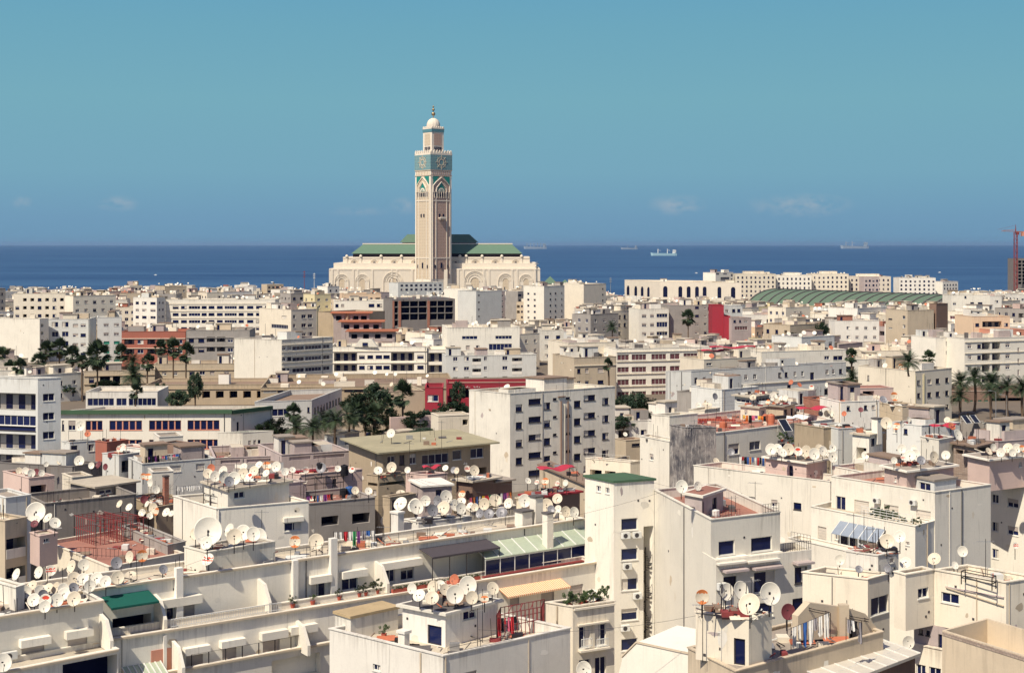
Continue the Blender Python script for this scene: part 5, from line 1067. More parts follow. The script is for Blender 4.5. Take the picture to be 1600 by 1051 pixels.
H('l13','house','pale house with a washing line along its parapet',200,(222,725),(336,716),depth=7,wall='wcool',roof='rgrey',par=.7,base=30,wins=[('R','shutlt',[(262,283),(306,320)],[(728,738)])])
H('l14','tank_house','stained cement tank house above brown roofs',190,(238,738),(271,736),depth=4,wall='worn',roof='rgrey',par=.2,base=30)
H('l15','house','brown flat-roofed house full of scrap at the left',176,(245,792),(300,784),(200,776),wall='tan',roof='rbrown',par=.4,base=28)
H('patio','house','house with broad terracotta patio roof at the left',140,(170,886),(287,864),(72,846),wall='cream',roof='rterra',par=.3,base=24)
H('patio2','','',1,(62,838),(90,833),(47,832),z=46.0,wall='pink',roof='rlight',par=.1,base=INFO['patio'].zr,parent=INFO['patio'].root,pname='roof_hut',wins=[('R','dark',[(68,77)],[(841,848)])])
H('patio3','low_house','grey cement house between patio and white house',147,(262,852),(290,846),(190,822),wall='grey',roof='rbrown',par=.6,base=26)
H('lb','house','beige house with stacked white-railed balconies at the left edge',142,(8,814),(42,808),(-40,806),wall='beige',roof='rgrey',par=.5,base=24,wins=[('R','balcw',[(9.5,40)],[(842,874),(888,920)])])
# ------------------------------------------------------------------ vegetation
def rnd(a, b): return random.uniform(a, b)
def fan_crown(seed):
    random.seed(seed); a = MB()
    for i in range(56):
        dry = i >= 46
        el = rnd(-.75, 1.45) if not dry else rnd(-1.35, -.95); az = rnd(0, 6.283); L = rnd(.34, .52) if not dry else rnd(.2, .4)
        d = Vector((math.cos(el)*math.cos(az), math.cos(el)*math.sin(az), math.sin(el))); o = Vector((0,0,0)) if not dry else Vector((0,0,-.15)); c = o+d*L
        a.tube(o, c, .012, .008, 3, 1 if dry else 0, False)
        side = d.cross(Vector((0,0,1)))
        side = side.normalized() if side.length > .01 else Vector((1,0,0)); upv = side.cross(d); fl = rnd(.46, .66) if not dry else .3
        tw = rnd(-.5, .5); side = (side*math.cos(tw)+upv*math.sin(tw)); 
        for k in range(9):
            t = -1.15+2.3*k/8; e = d*math.cos(t)+side*math.sin(t); l = fl*(1-.18*abs(t)); w = side*math.cos(t)-d*math.sin(t)
            tip = c+e*l+Vector((0,0,-.05*l-.06*abs(t)*l)); mid = c+e*l*.55
            a.poly([c, mid+w*.06, tip, mid-w*.06], 1 if dry else 0)
    return a.mesh('fan_crown', ['palm', 'palmdry'])
def date_crown(seed):
    random.seed(seed); a = MB()
    for i in range(54):
        el = rnd(-.25, 1.35); az = rnd(0, 6.283); d = Vector((math.cos(el)*math.cos(az), math.cos(el)*math.sin(az), math.sin(el))); p = Vector((0,0,0)); L = rnd(.85, 1.1); side = Vector((-math.sin(az), math.cos(az), 0))
        pts = [p.copy()]
        for k in range(9): p = p+d*L/9; d = (d+Vector((0,0,-.15))).normalized(); pts.append(p.copy())
        for k in range(9):
            q0, q1 = pts[k], pts[k+1]; t = (q1-q0).normalized(); up = t.cross(side); w = .24*(math.sin(math.pi*(k+.9)/10.5))
            for h in (0, .5):
                b = q0.lerp(q1, h)
                for s in (-1, 1): a.poly([b, b+t*.035, b+side*s*w+t*.10-up*.0-Vector((0,0,.25*w))])
    return a.mesh('frond_crown', ['palm'])
def tree_crown(seed, n=46, flat=.8):
    random.seed(seed); a = MB()
    cs = []
    for i in range(n):
        while True:
            p = Vector((rnd(-1,1), rnd(-1,1), rnd(-1,1)))
            if .25 < p.length < 1: break
        cs.append(Vector((p.x, p.y, p.z*flat)))
    for c in cs:
        r = rnd(.16, .30)
        for k in range(75):
            q = Vector((random.gauss(0,1), random.gauss(0,1), random.gauss(0,.8))).normalized()*r*rnd(.5,1.05)+c
            u = Vector((random.gauss(0,1), random.gauss(0,1), random.gauss(0,1))).normalized(); v = u.orthogonal().normalized(); s = rnd(.035, .062)
            a.poly([q-u*s*1.6, q+v*s*.8, q+u*s*1.6, q-v*s*.8])
    return a.mesh('leaf_crown', ['leaf'])
def trunk_mesh(seed):
    random.seed(seed); a = MB(); p = Vector((0,0,0)); dx, dy = rnd(-.03,.03), rnd(-.03,.03)
    for i in range(8):
        q = Vector((dx*math.sin((i+1)*.4)*8*.13*2, dy*math.sin((i+1)*.3)*2, (i+1)/8)); a.tube(p, q, 1.0 if i else 1.35, .96, 8, 0, i == 7); p = q
    me = a.mesh('trunk', ['trunk']); return me, p
FAN = [fan_crown(i) for i in (1, 2, 3)]; DATE = [date_crown(i) for i in (4, 5)]; TREE = [tree_crown(i) for i in (6, 7, 8)]
def palm(x, y, Y, r, kind, label, host, zb=None, tr=.2):
    random.seed(int(x*7+y)); p = at(x, y, Y); zb = terrain(Y) if zb is None else zb; h = p.z-zb
    t = thing('palm_tree', None, 'palm', (p.x, p.y, zb), rnd(0, 6), 'fan palms and date palms of the town gardens')
    a = MB(); n = 9; q = Vector((0,0,0)); bx, by = rnd(-.5,.5), rnd(-.5,.5)
    for i in range(n):
        f = (i+1)/n; e = Vector((bx*(f-f*f)*2, by*(f-f*f)*2, h*f)); a.tube(q, e, tr*(1.25 if i == 0 else 1.08), tr*(.98), 7, 0, False); q = e
    link('trunk', a.mesh('trunk', 'trunk'), t)
    c = link('crown', random.choice(FAN if kind == 'f' else DATE), t, (0, 0, h)); c.scale = (r*.95, r*.95, r*1.2) if kind == 'f' else (r*1.15, r*1.15, r*1.1)
    auto(t, label, host, x)
FP = 'dark fan palm with slim trunk'; 
for x, y, Y, r, k in ((4,556,395,2.7,'f'),(16,575,370,2.2,'f'),(32,574,350,2.4,'f'),(60,566,372,2.6,'f'),(72,548,395,2.8,'f'),(93,545,390,3.1,'f'),(113,556,378,2.8,'f'),(129,566,352,2.0,'f'),(152,556,352,4.1,'f'),(190,552,385,2.6,'f'),(231,567,372,2.4,'f')):
    palm(x, y, Y, r, k, FP if r < 4 else 'broad-headed fan palm, the biggest crown', 'among the villas at the left')
for x, y, Y, r, k in ((251,544,392,2.4,'f'),(271,545,380,2.9,'f'),(292,552,372,2.9,'f')): palm(x, y, Y, r, k, 'tall fan palm in front of terracotta house', 'behind the banded beige house')
palm(208,588,355,3.6,'d','dark bushy date palm','beside the low beige villa'); palm(208,566,385,2.8,'d','half hidden date palm','before the terracotta house')
palm(213,612,308,1.9,'f','short fan palm','in front of the low white pavilion')
for x, y, Y, r, k in ((414,657,285,2.3,'f'),(459,646,262,2.0,'f'),(463,668,258,2.6,'d'),(488,668,256,2.5,'d'),(507,660,262,2.8,'d'),(524,657,258,2.6,'d'),(546,655,262,2.5,'d'),(553,645,268,2.4,'f'),(586,648,262,2.3,'f')):
    palm(x, y, Y, r, k, 'date palm with arching fronds' if k == 'd' else 'ragged fan palm', 'in the school garden')
palm(605,634,285,1.9,'f','small fan palm','next to the tallest garden palm'); palm(629,617,278,2.9,'f','tallest garden fan palm standing alone','before the crimson restaurant'); palm(587,612,300,1.8,'f','slim young palm','behind the leafy garden tree')
palm(950,570,345,1.7,'f','shaggy slim palm','against the beige house wall'); palm(950,578,345.5,1.5,'f','lower shaggy palm head','against the beige house wall') if 0 else None
palm(1075,497,505,3.3,'f','lone fan palm','against the plain grey block'); palm(957,512,470,2.7,'d','small date palm','among roofs left of the glazed white block'); palm(1330,557,345,2.0,'f','slim fan palm','at the end of the long pale block'); palm(1331,592,335,2.6,'d','dark date palm','at the end of the long pale block')
palm(1420,566,300,2.7,'d','date palm on a roof terrace','over the square cream block',47.2); palm(1452,560,322,2.0,'f','fan palm','over the square cream block',45)
for x, y, Y, r in ((1500,598,325,3.1),(1522,590,330,3.0),(1549,598,328,3.4),(1574,604,322,3.0),(1598,606,320,3.0)): palm(x, y, Y, r, 'd', 'green date palm with arched fronds', 'in the row before the balcony block', None, .3)
palm(1500,620,318,2.6,'d','lower dark date palm','at the end of the row before the balcony block'); palm(1548,615,316,2.4,'d','lower date palm','in the middle of the row before the balcony block')
def tree(x, y, Y, rx, rz, label, name='leafy_tree', cat='tree'):
    random.seed(int(x*3+y)); p = at(x, y, Y); zb = terrain(Y); t = thing(name, label, cat, (p.x, p.y, zb), rnd(0, 6)); a = MB(); h = p.z-zb
    a.tube((0,0,0), (0,0,h*.75), .22, .14, 7)
    for i in range(5): q = rnd(0, 6.28); a.tube((0,0,h*.5), (rx*.5*math.cos(q), rx*.5*math.sin(q), h+rz*.1), .10, .04, 5)
    link('trunk', a.mesh('trunk', 'trunk'), t); c = link('crown', random.choice(TREE), t, (0,0,h)); c.scale = (rx, rx, rz)
TH = [(252,618,338,1.9,3.6,'dark columnar tree left of the fan palm by the pavilion'),(305,602,322,1.7,3.4,'tall dark cypress-like tree before the open garages'),(277,622,322,2.8,2.2,'rounded dark tree between two columnar trees'),(104,606,355,3.2,1.9,'dark bushes behind the near left block'),(165,602,360,3.4,1.5,'dark shrubbery under the biggest fan palm'),
 (560,632,292,3.6,2.8,'large green garden tree, the leftmost of the round crowns'),(582,622,300,3.8,3.2,'tall broad garden tree in front of the tan hall'),(571,650,275,3.0,2.2,'low green tree among the garden palms'),(612,658,272,2.6,2.4,'dark round tree beneath the small fan palm'),(648,656,270,2.8,2.0,'round olive tree before the crimson cube'),(673,652,275,2.6,1.9,'bushy dark tree at the foot of the crimson cube'),(708,640,282,3.4,2.0,'dark hedge-like tree in the restaurant yard'),(724,648,280,2.4,1.5,'small dark bush beside the weathered grey block'),(716,612,300,1.6,2.6,'slim dark tree between crimson cube and crimson wing'),
 (432,668,272,2.7,2.2,'dark tree beside the school gable'),(418,672,268,2.4,2.0,'rounded dark shrub against the school annex'),
 (972,640,300,2.9,3.0,'dark leafy tree right beside the weathered grey block'),(995,632,308,3.2,3.2,'tallest dark tree before the white office block'),(1015,640,302,2.8,2.6,'dark spreading tree right of the taller one'),(1005,655,292,3.4,1.8,'low dark tree under the office block trees'),(972,660,285,2.6,1.6,'low dark shrub by the weathered grey block corner'),
 (1222,535,430,3.0,2.2,'dark bushy tree in the midst of roofs right of the red wall'),(1240,530,440,2.5,2.4,'dark tree between cream houses right of the red wall'),(1284,520,455,2.4,4.0,'tall dark tree in the shade of a white house'),(1275,530,450,2.8,2.2,'rounded dark tree beside the tall one')]
for t in TH: tree(*t)
tree(585,672,262,2.2,1.1,'brown-green scrub bush in the garden','shrub','shrub'); tree(660,676,258,3.4,1.0,'low dry shrub bed behind the sagging roof','shrub','shrub'); tree(690,672,262,2.6,1.0,'rubble-strewn scrub in front of a low pink wall','shrub','shrub')
# garden floor and low walls
a = MB(); p = [at(x, y, yof(36.1, y)) for x, y in ((405,712),(560,712),(735,690),(735,640),(560,640),(405,690))]
M['earth'] = plaster('garden_earth', (.36,.19,.12), .2, .5); a.poly([(q.x, q.y, terrain(q.y)+.15) for q in p]); tag(link('garden_ground', a.mesh('garden_ground', 'earth')), None, None, None, 'structure')
H('gw','garden_wall','low pink wall across the restaurant yard',268,(610,652),(735,645),depth=.5,wall='pink',par=0,roof='pink',wins=[])
H('gw2','garden_wall','low cream wall with square openings behind the rubble',255,(685,650),(735,648),depth=5,wall='cream',par=.1,roof='rlight',wins=[('R','open',[(723,731)],[(655,664)])])
H('gh','flat_roof_house','long low house with flat tan roof in front of the garden',212,(440,711),(546,704),depth=13,wall='mauve',roof='rbrown',par=.9,wins=[('R','open',[(452,485),(490,538)],[(714,719)])])
H('gh2','flat_roof_house','long low house with flat brown roof below the school',215,(335,716),(437,712),depth=13,wall='mauve',roof='rbrown',par=.9,wins=[('R','open',[(345,375),(385,430)],[(719,724)])])

# ------------------------------------------------------------------ procedural houses of the town
random.seed(11)
CLEAR += [(514,844,160,440,1340),(1188,1500,440,470,800),(0,310,572,640,330),(405,735,618,705,235),(640,712,445,470,860)]
def skyline(x):
    for x1, y in ((120,447),(520,443),(640,446),(850,447),(945,446),(978,459),(1160,463),(1500,470),(1600,452)):
        if x < x1: return y
    return 452
WALLS = ['cream']*26+['white']*22+['wcool']*12+['clean']*14+['beige']*9+['grey']*9+['mauve']*6+['pink']*3+['peach']*2+['tan']*3+['salmon','terra','yellow','yellow','ochre','worn','worn','brown']
CN = {'cream':'cream','white':'off-white','wcool':'pale grey','clean':'ivory','beige':'beige','grey':'grey','mauve':'mauve-grey','pink':'pale pink','peach':'peach','tan':'tan','salmon':'salmon','terra':'terracotta','yellow':'pale yellow','ochre':'ochre','worn':'stained white','brown':'brown'}
ZN = [(110,'behind the huge blank wall'),(200,'above the green shuttered block'),(262,'around the white tower'),(350,'above the long slab block'),(440,'right of the long slab block'),(520,'left of the mosque'),(615,'before the prayer hall, left part'),(720,'around the unfinished frame'),(815,'before the prayer hall, right part'),(905,'around the tiny-windowed block'),(985,'by the sea gap'),(1050,'around the glazed white block'),(1110,'by the plain grey block'),(1185,'right of the red wall'),(1290,'under the green vault, left part'),(1385,'under the green vault, middle'),(1470,'around the tan concrete block'),(1545,'above the balcony block'),(1e9,'at the right edge')]
ROWS = [196, 226, 256, 290, 322, 352, 385, 415, 445, 475, 505, 535, 565, 598, 632, 668, 705, 745, 790, 840, 890, 945, 1000, 1060, 1120, 1180, 1240]
NIND = 0; far = MB(); FARM = ['cream','white','wcool','clean','beige','grey','glass','rlight','terra','mauve','dish','rgrey']
speck = MB(); SPM = ['dish','galv','cream','rdark','disho']; CARDS = []
def overlaps(c, r):
    for fx, fy, fr, _ in FOOT:
        if (fx-c.x)**2+(fy-c.y)**2 < (fr*.85+r*.8)**2: return True
    return False
def specks(cx, cy, z, w, d, yaw, n, Y):
    for i in range(n):
        u, v = rnd(-.45,.45)*w, rnd(-.45,.45)*d; x = cx+u*math.cos(yaw)-v*math.sin(yaw); y = cy+u*math.sin(yaw)+v*math.cos(yaw); k = random.random()
        if k < .55:
            r = rnd(.38,.68)*(1 if Y < 600 else .85); t = rnd(-.6,.5); h = rnd(.5,1.2)
            c = Vector((x,y,z+h)); nx = Vector((math.sin(t)*.85, -math.cos(t)*.85, .5)).normalized(); uu = nx.orthogonal().normalized(); vv = nx.cross(uu)
            speck.poly([c+uu*r*math.cos(q*.785)+vv*r*math.sin(q*.785) for q in range(8)], 0 if random.random() < .93 else 4); speck.tube((x,y+.05,z-.6), c+Vector((0,.06,0)), .05, n=3, mi=1)
        elif k < .75: speck.tube((x,y,z-.6), (x,y,z+rnd(1.5,4)), .05, n=3, mi=3)
        elif k < .9: s = rnd(.5,1.3); speck.box(x-s,x+s,y-s,y+s,z-.7,z+rnd(.5,1.4),2)
        else: s = rnd(.3,.6); speck.box(x-s,x+s,y-s,y+s,z-.7,z+rnd(.6,1.3),3)
for ri, Y0 in enumerate(ROWS):
    x = -850*Y0/F-rnd(0, 8); lim = 830*Y0/F
    while x < lim:
        w, d = (rnd(7, 15) if random.random() < .8 else rnd(14, 20)), rnd(8, 14); yaw = R(rnd(34, 46)) if random.random() < .72 else R(rnd(2, 14)); Y = Y0+rnd(-8, 8)
        if Y0 < 330: w, d = rnd(7, 12), rnd(7, 11)
        c = Vector((x+w*.5, Y+6)); x += w*(rnd(.95, 1.25) if Y0 > 400 else rnd(.9, 1.2))
        fl = random.choice((2,3,3,4,4,5,6)) if Y0 > 480 else random.choice((2,3,3,4)) if Y0 > 330 else random.choice((1,2,2))
        if Y0 > 1100: fl = random.choice((2,3,3,4))
        px = 800+c.x/c.y*F
        if px < -40 or px > 1640 or overlaps(c, max(w, d)*.55): continue
        dr = Vector((math.cos(yaw), math.sin(yaw))); dl = Vector((-dr.y, dr.x)); P0 = c-dr*w/2-dl*d/2; pts = [P0, P0+dr*w, P0+dr*w+dl*d, P0+dl*d]
        if P0.y < 180: continue
        ok = False; tb = terrain(Y)
        while fl >= 1:
            zt = tb+3.05*fl+.8+rnd(0,.5); xs = [800+p.x/p.y*F for p in pts]; yt = min(HY+(CAM-zt-1.2)*F/p.y for p in pts)
            if yt > skyline(px)+rnd(-3, 3) and not any(min(xs) < q[1]-1 and max(xs) > q[0]+1 and yt < q[3] and Y < q[4] for q in CLEAR): ok = True; break
            fl -= 1
        if not ok: continue
        wc = random.choice(WALLS); FOOT.append((c.x, c.y, max(w,d)*.42, pts))
        ind = NIND < 298 and Y0 < 800
        if ind:
            NIND += 1; wins = []; kinds = random.choice((['dark','dark','win'],['win','half','win'],['dark','half','shut'],['win','balc','dark'],['dark','balc','dark'],['shutlt','dark','win'],['redb','dark','dark'],['open','dark','win'],['dark','open','balc']))
            for e, Ln, blank in ((0, w, .06), (3, d, .42)):
                if random.random() < blank: continue
                n = max(2, int(Ln/rnd(2.7,3.6))); kc = [random.choice(kinds) for _ in range(n)]; hw = rnd(.5,.75); hh = rnd(1.0,1.4)
                for f_ in range(fl):
                    for i in range(n):
                        if random.random() < .08: continue
                        s = (i+.5)*Ln/n; zc = zt-.8-3.05*f_-1.55; k = kc[i]; ww = hw if k not in ('balc','redb') else 1.15
                        if zc-1.5 < tb: continue
                        wins.append((e, s-ww, zc-hh/2-(.5 if k == 'balc' else 0), s+ww, zc+hh/2, k))
            rf = random.choice(('rlight','rgrey','rlight','rterra','rbrown','rtan'))
            b = build('house', None, 'house', pts, zt, tb-1, wc, rf, rnd(.5,1.1), wins, 'flat-roofed houses of the town', near=Y < 240)
            feat = 'with flat roof'
            if random.random() < .6:
                hw_, hd = rnd(2.6,4.5), rnd(2.4,4); o = P0+dr*rnd(.6, max(.7, w-hw_-.6))+dl*rnd(.6, max(.7, d-hd-.6)); hp = [o, o+dr*hw_, o+dr*hw_+dl*hd, o+dl*hd]
                hk = random.choice((wc, wc, 'white', 'grey', 'terra' if random.random() < .2 else 'cream')); hb = build('', '', '', hp, b.zr+rnd(2.3,2.9), b.zr, hk, 'rlight', 0, [(0, hw_*.3, b.zr+.05, hw_*.3+.8, b.zr+1.9, 'door')] if Y < 420 else [], parent=b.root, slab=.25, near=False); feat = 'with a roof hut'
            addhuts(b, random.choice((1,2,3,4)), [wc,'grey','cream','white','beige','mauve','brick' if random.random() < .3 else 'worn','terra' if random.random() < .12 else 'pink'], int(px*7))
            if Y > 330: specks(c.x, c.y, b.zr+.7, w-1, d-1, yaw, random.choice((4,6,8,9)), Y)
            else: CARDS.append((b, dr, dl, w, d, px))
            zi = next(t for m_, t in ZN if px < m_)
            auto(b.root, f'{CN[wc]} {("one","two","three","four","five","six")[fl-1]}-storey house {feat}', ('' if Y0 > 450 else 'low ' if Y0 > 300 else 'near ')+zi, px)
        else:
            mi = FARM.index(wc) if wc in FARM[:6] else 0
            far.prism([(p.x, p.y) for p in pts], tb-1, zt, mi); q = inset(pts, .3); far.poly([(p.x, p.y, zt+.02) for p in q], 7)
            for e, Ln in ((0, w), (3, d)):
                if random.random() < .25: continue
                A, B = (pts[0], pts[1]) if e == 0 else (pts[3], pts[0]); dd = (B-A).normalized(); nn = Vector((dd.y, -dd.x)); n = int(Ln/3)
                for f_ in range(fl):
                    for i in range(n):
                        if random.random() < .2: continue
                        s = A+dd*((i+.5)*Ln/n); zc = zt-2.3-3.05*f_; hw_ = random.choice((.6,.75,.9,1.3)); s2 = [s-dd*hw_+nn*.02, s+dd*hw_+nn*.02]
                        far.poly([(*s2[0], zc-.65), (*s2[1], zc-.65), (*s2[1], zc+.65), (*s2[0], zc+.65)], 6)
            if random.random() < .6: o = c+Vector((rnd(-2,2), rnd(-2,2))); [far.box(o.x+u_-1.8,o.x+u_+1.8,o.y+v_-1.5,o.y+v_+1.5,zt,zt+rnd(1,2.8),random.choice((mi,mi,1,4,9,8 if random.random() < .2 else 5))) for u_, v_ in ((0,0),(rnd(-4,4),rnd(-3,3)),(rnd(-4,4),rnd(-3,3)))]
            specks(c.x, c.y, zt+.7, w-1, d-1, yaw, random.choice((4,6,7)), Y)
tag(link('far_town', far.mesh('far_town', FARM)), 'hazy mass of pale houses between the town and the sea', 'houses', None, 'stuff')
for k in ('m4','m5','m5b','b5','b7','c1','c1b','c1c','c5','c5b','d2','d3','d4','d5','d5b','b3a','bl','b8a','b8b','d10','d11','d12','d13','d16','m3','m2','c9','c10c','c10b','m1','b2','b9','c8','b6'):
    b = INFO[k]; p = b.pts; cc = (p[0]+p[2])/2; dd = p[1]-p[0]; specks(cc.x, cc.y, b.zr+.7, dd.length*.9, (p[3]-p[0]).length*.9, math.atan2(dd.y, dd.x), int(dd.length/3.2)+3, p[0].y)
tag(link('distant_roof_clutter', speck.mesh('distant_roof_clutter', SPM)), 'countless distant satellite dishes, aerials and tanks on the far roofs', 'roof clutter', None, 'stuff')

for i, k in enumerate(('m3','m4','m5','m5b','m6','m7','b5','b7','c1','c1b','c5','c5b','d2','d3','d4','d5','d5b','b3a','b3b','b2','bl','b8a','m2','m2b','c9','c10','c10b','c10c','b11','c8','c8b','d6','d16','d17','d0','c3','m1','b9','r18','r10','r8','r3','r2','l13','l2','g8b','g8','r19','gh','gh2','r20','m8')):
    addhuts(INFO[k], 4 if i % 2 else 5, ['cream','white','grey','beige','mauve','wcool','worn'], i*17+3)

for k, ys in (('m7',(578,590.5)),('m6',(587,600)),('m8',(607,)),('b9',(608.5,)),('m5b',(527,541)),('m5',(528.5,543.5)),('c8',(571,)),('bl',(538.5,549.5,556,566.5,573)),('c9',(549.5,564.5,584,603.5)),('m4',(474.5,485.5,496.5)),('d5',(534,551.5,568.8)),('b2',(548.5,566.5)),('c10',(605.5,))):
    b = INFO[k]; A, Bq, d, nn = face(b, 0); p0 = pix(Vector((A.x, A.y, b.zt))); p1 = pix(Vector((Bq.x, Bq.y, b.zt)))
    for y in ys: facebox(b, 'R', p0[0]+.3, p1[0]-.3, y, y+.9*400/max(A.y, 300), .003, .22, M['tan' if k in ('m7','m6','m8','b9') else 'grey' if k in ('m5b',) else 'cream'], 'string_course')
# ------------------------------------------------------------------ satellite dishes
def dish_mesh(mat, mark=None, deep=.24):
    a = MB(); n = 22; pr = [0, .25, .5, .75, .93, 1.0]; k = len(a.v); rings = []
    for side in (0, 1):
        for r in pr:
            row = []
            for i in range(n):
                t = 2*math.pi*i/n; y = -deep*r*r+deep*.35+(.025 if side else 0); rr = r if r > 0 else .001
                row.append(len(a.v)); a.v.append((rr*math.cos(t), y, 1.06*rr*math.sin(t)))
            rings.append(row)
    def strip(r0, r1, flip, mi=None):
        for i in range(n):
            j = (i+1) % n; f = (r0[i], r0[j], r1[j], r1[i]); f = f[::-1] if flip else f; a.f.append(f)
            c = [sum(a.v[q][d] for q in f)/4 for d in (0, 2)]; m_ = 0
            if mi and mark == 'band' and (-.2 < c[1] < .02 or .2 < c[1] < .42) and abs(c[0]) < .85: m_ = 1
            if mi and mark == 'oval' and ((c[0]/.62)**2+((c[1]-.42)/.26)**2) < 1: m_ = 1
            if mi and mark == 'rust' and (c[1] > .55 or c[1] < -.62): m_ = 1
            a.m.append(m_)
    for q in range(5): strip(rings[q], rings[q+1], False, 1); strip(rings[6+q], rings[7+q], True)
    strip(rings[5], rings[11], False)
    return a.mesh('reflector', [mat, 'logo' if mark in ('oval', 'band') else 'orange'], True)
DM = {'w': dish_mesh('dish'), 'c': dish_mesh('dishc'), 'g': dish_mesh('dishg'), 'm': dish_mesh('dishr'), 't': dish_mesh('disho'), 'o': dish_mesh('dish', 'oval'), 'b': dish_mesh('dish', 'band'), 'r': dish_mesh('dishc', 'rust'), 'W': dish_mesh('dish', None, .3)}
DN = {'w': 'white satellite dish', 'c': 'cream yellowed satellite dish', 'g': 'dark grey mesh satellite dish', 'm': 'maroon satellite dish', 't': 'terracotta coloured satellite dish', 'o': 'red-marked white satellite dish', 'b': 'red-banded white satellite dish', 'r': 'rust-rimmed satellite dish', 'W': 'white satellite dish'}
a = MB(); a.tube((0,0,-1.0), (.0,-.95,-.42), .028, .022, 5); a.tube((0,-.92,-.52), (0,-.86,-.30), .075, .06, 7, 1); ARM = a.mesh('feed_arm', ['iron', 'fdark'])
a = MB(); a.tube((.8,.02,-.5), (0,-.9,-.42), .014, n=3); a.tube((-.8,.02,-.5), (0,-.9,-.42), .014, n=3); STRUT = a.mesh('feed_strut', ['galv'])
a = MB(); a.tube((0,.12,0), (0,.12,1), .035, n=6); a.box(-.06,.06,.05,.19,.93,1.06); MAST = a.mesh('mast', ['iron'])
NDISH = 0
def dish(x, y, r, zc, zroof, host, k='w', az=None, tilt=None, p=None):
    global NDISH
    NDISH += 1; random.seed(int(x*31+y*17)); 
    if p is None: Y = yof(zc, y); p = at(x, y, Y); rad = max(.3, r*Y/F)
    else: Y = p.y; rad = r
    az = rnd(-46, 36) if az is None else az; tilt = rnd(8, 44) if tilt is None else tilt
    if k == 'w' and random.random() < .34: k = random.choice('cccgr' if r < 9 else 'ccc')
    h = max(.15, p.z-zroof); t = thing('satellite_dish', None, 'satellite dish', (p.x, p.y, p.z-h), R(az), 'satellite dishes on the roofs')
    o = link('reflector', DM[k], t, (0,0,h)); o.rotation_euler = (-R(tilt), 0, 0); o.scale = (rad,)*3
    q = link('feed_arm', ARM, t, (0,0,h)); q.rotation_euler = (-R(tilt), 0, 0); q.scale = (rad,)*3
    m = link('mast', MAST, t); m.scale = (1.2, 1, h)
    if rad > 1.0: s = link('feed_strut', STRUT, t, (0,0,h)); s.rotation_euler = (-R(tilt), 0, 0); s.scale = (rad,)*3
    sz = 'big ' if rad > .88 else 'small ' if rad < .48 else ''
    auto(t, sz+DN[k], host, pix(p)[0]); return t
CL = []
def cluster(key, host, lst, h=.95, zr=None):
    z = INFO[key].zr if zr is None else zr
    for e in lst:
        x, y, r = e[:3]; k = e[3] if len(e) > 3 else 'w'; kw = dict(az=e[4], tilt=e[5]) if len(e) > 5 else {}
        dish(x, y, r, z+h+r*.012*2, z, host, k, **kw)
cluster('f4','on the projecting bay roof',[(27,918,7,'r'),(50,915,9),(40,924,9),(62,922,8),(75,919,9),(88,918,9),(99,920,9),(53,937,10),(71,938,10,'o',0,20),(89,937,10),(116,935,11),(70,947,9),(100,928,10),(67,929,8,'g'),(4,921,7)],.8)
cluster('f3','along the terraced block left roof edge',[(26,897,9),(61,894,9,'w',-30,20),(79,891,8,'b'),(112,885,10),(131,882,9),(116,904,11),(130,905,10),(151,904,10),(184,902,10,'w',25,20),(204,898,9,'c',0,68),(182,879,9,'g'),(203,870,9),(222,868,9,'r'),(255,889,7,'g'),(115,918,8,'g'),(165,908,9),(140,915,9)],1.0)
dish(4,1035,14,43.6,42.4,'on the bay terrace by the air conditioner','w',30,25)
cluster('e1h','on the terraced block roof hut',[(325,830,22,'W',12,22),(304,834,9),(323,848,10),(359,828,10),(366,838,12,'w',12,20),(380,832,12),(396,834,11,'w',15,20)],1.25)
cluster('f3','near the laundry on the terraced block',[(325,874,10,'b'),(461,846,9,'r',0,15),(494,846,12,'w',5,18),(404,838,13)],1.15)
cluster('patio2','around the hut on the patio roof',[(56,800,15,'W',10,25),(57,812,7),(75,809,8),(86,817,9),(54,818,6,'m')],1.1)
cluster('l15','on the brown scrap-strewn roof',[(230,787,5),(222,801,6),(240,794,8),(245,799,6,'r'),(260,800,7),(225,780,6,'m'),(268,802,5),(234,806,5)],.9)
cluster('l5','on the dark-walled house',[(187,787,6),(202,792,6)],.9)
cluster('l14','around the cement tank house',[(224,744,5,'r'),(231,745,6),(235,754,6),(244,765,6)],.9)
cluster('l1','sunk behind the pinkish parapet',[(30,735,5),(40,736,6),(49,739,6),(57,737,5,'m'),(65,739,5)],.7)
cluster('l2','along the dark grey house top',[(72,725,4),(94,721,5,'c'),(106,717,7,'c',0,55),(124,720,8),(143,727,5),(154,726,6,'m'),(165,729,5,'m')],1.2)
cluster('l7','on the blue-grey house',[(126,665,8,'w',-5,15),(137,678,5,'t')],2.2); cluster('l8','before the terracotta red house',[(187,701,5,'b')],.9)
cluster('g1h','crowding the white stair hut',[(325,740,8),(336,744,8),(349,736,8),(350,745,9),(366,747,10,'w',5,15),(380,740,9),(389,745,8,'o'),(381,729,6),(397,736,8),(404,727,7),(417,728,7,'r'),(432,729,8,'w',-15,20),(416,739,6),(330,731,6,'t'),(358,752,8),(445,737,6)],1.0)
cluster('g8','over the red and terracotta decks',[(448,736,5),(457,734,5),(478,734,5,'b'),(502,731,8,'w',-10,25),(528,732,5),(550,734,5,'o'),(555,766,6),(576,767,6)],1.2)
cluster('g3','on the square tan house top',[(591,735,7),(612,730,8,'w',-10,20),(637,734,5)],1.0)
dish(611,677,7,47.5,45.9,'on the sagging old roof','w',-20,25)
cluster('g5b','by the dark brown shed',[(696,731,5),(709,734,5,'g'),(714,735,5),(730,732,5,'b'),(741,735,8,'w',20,20)],1.5)
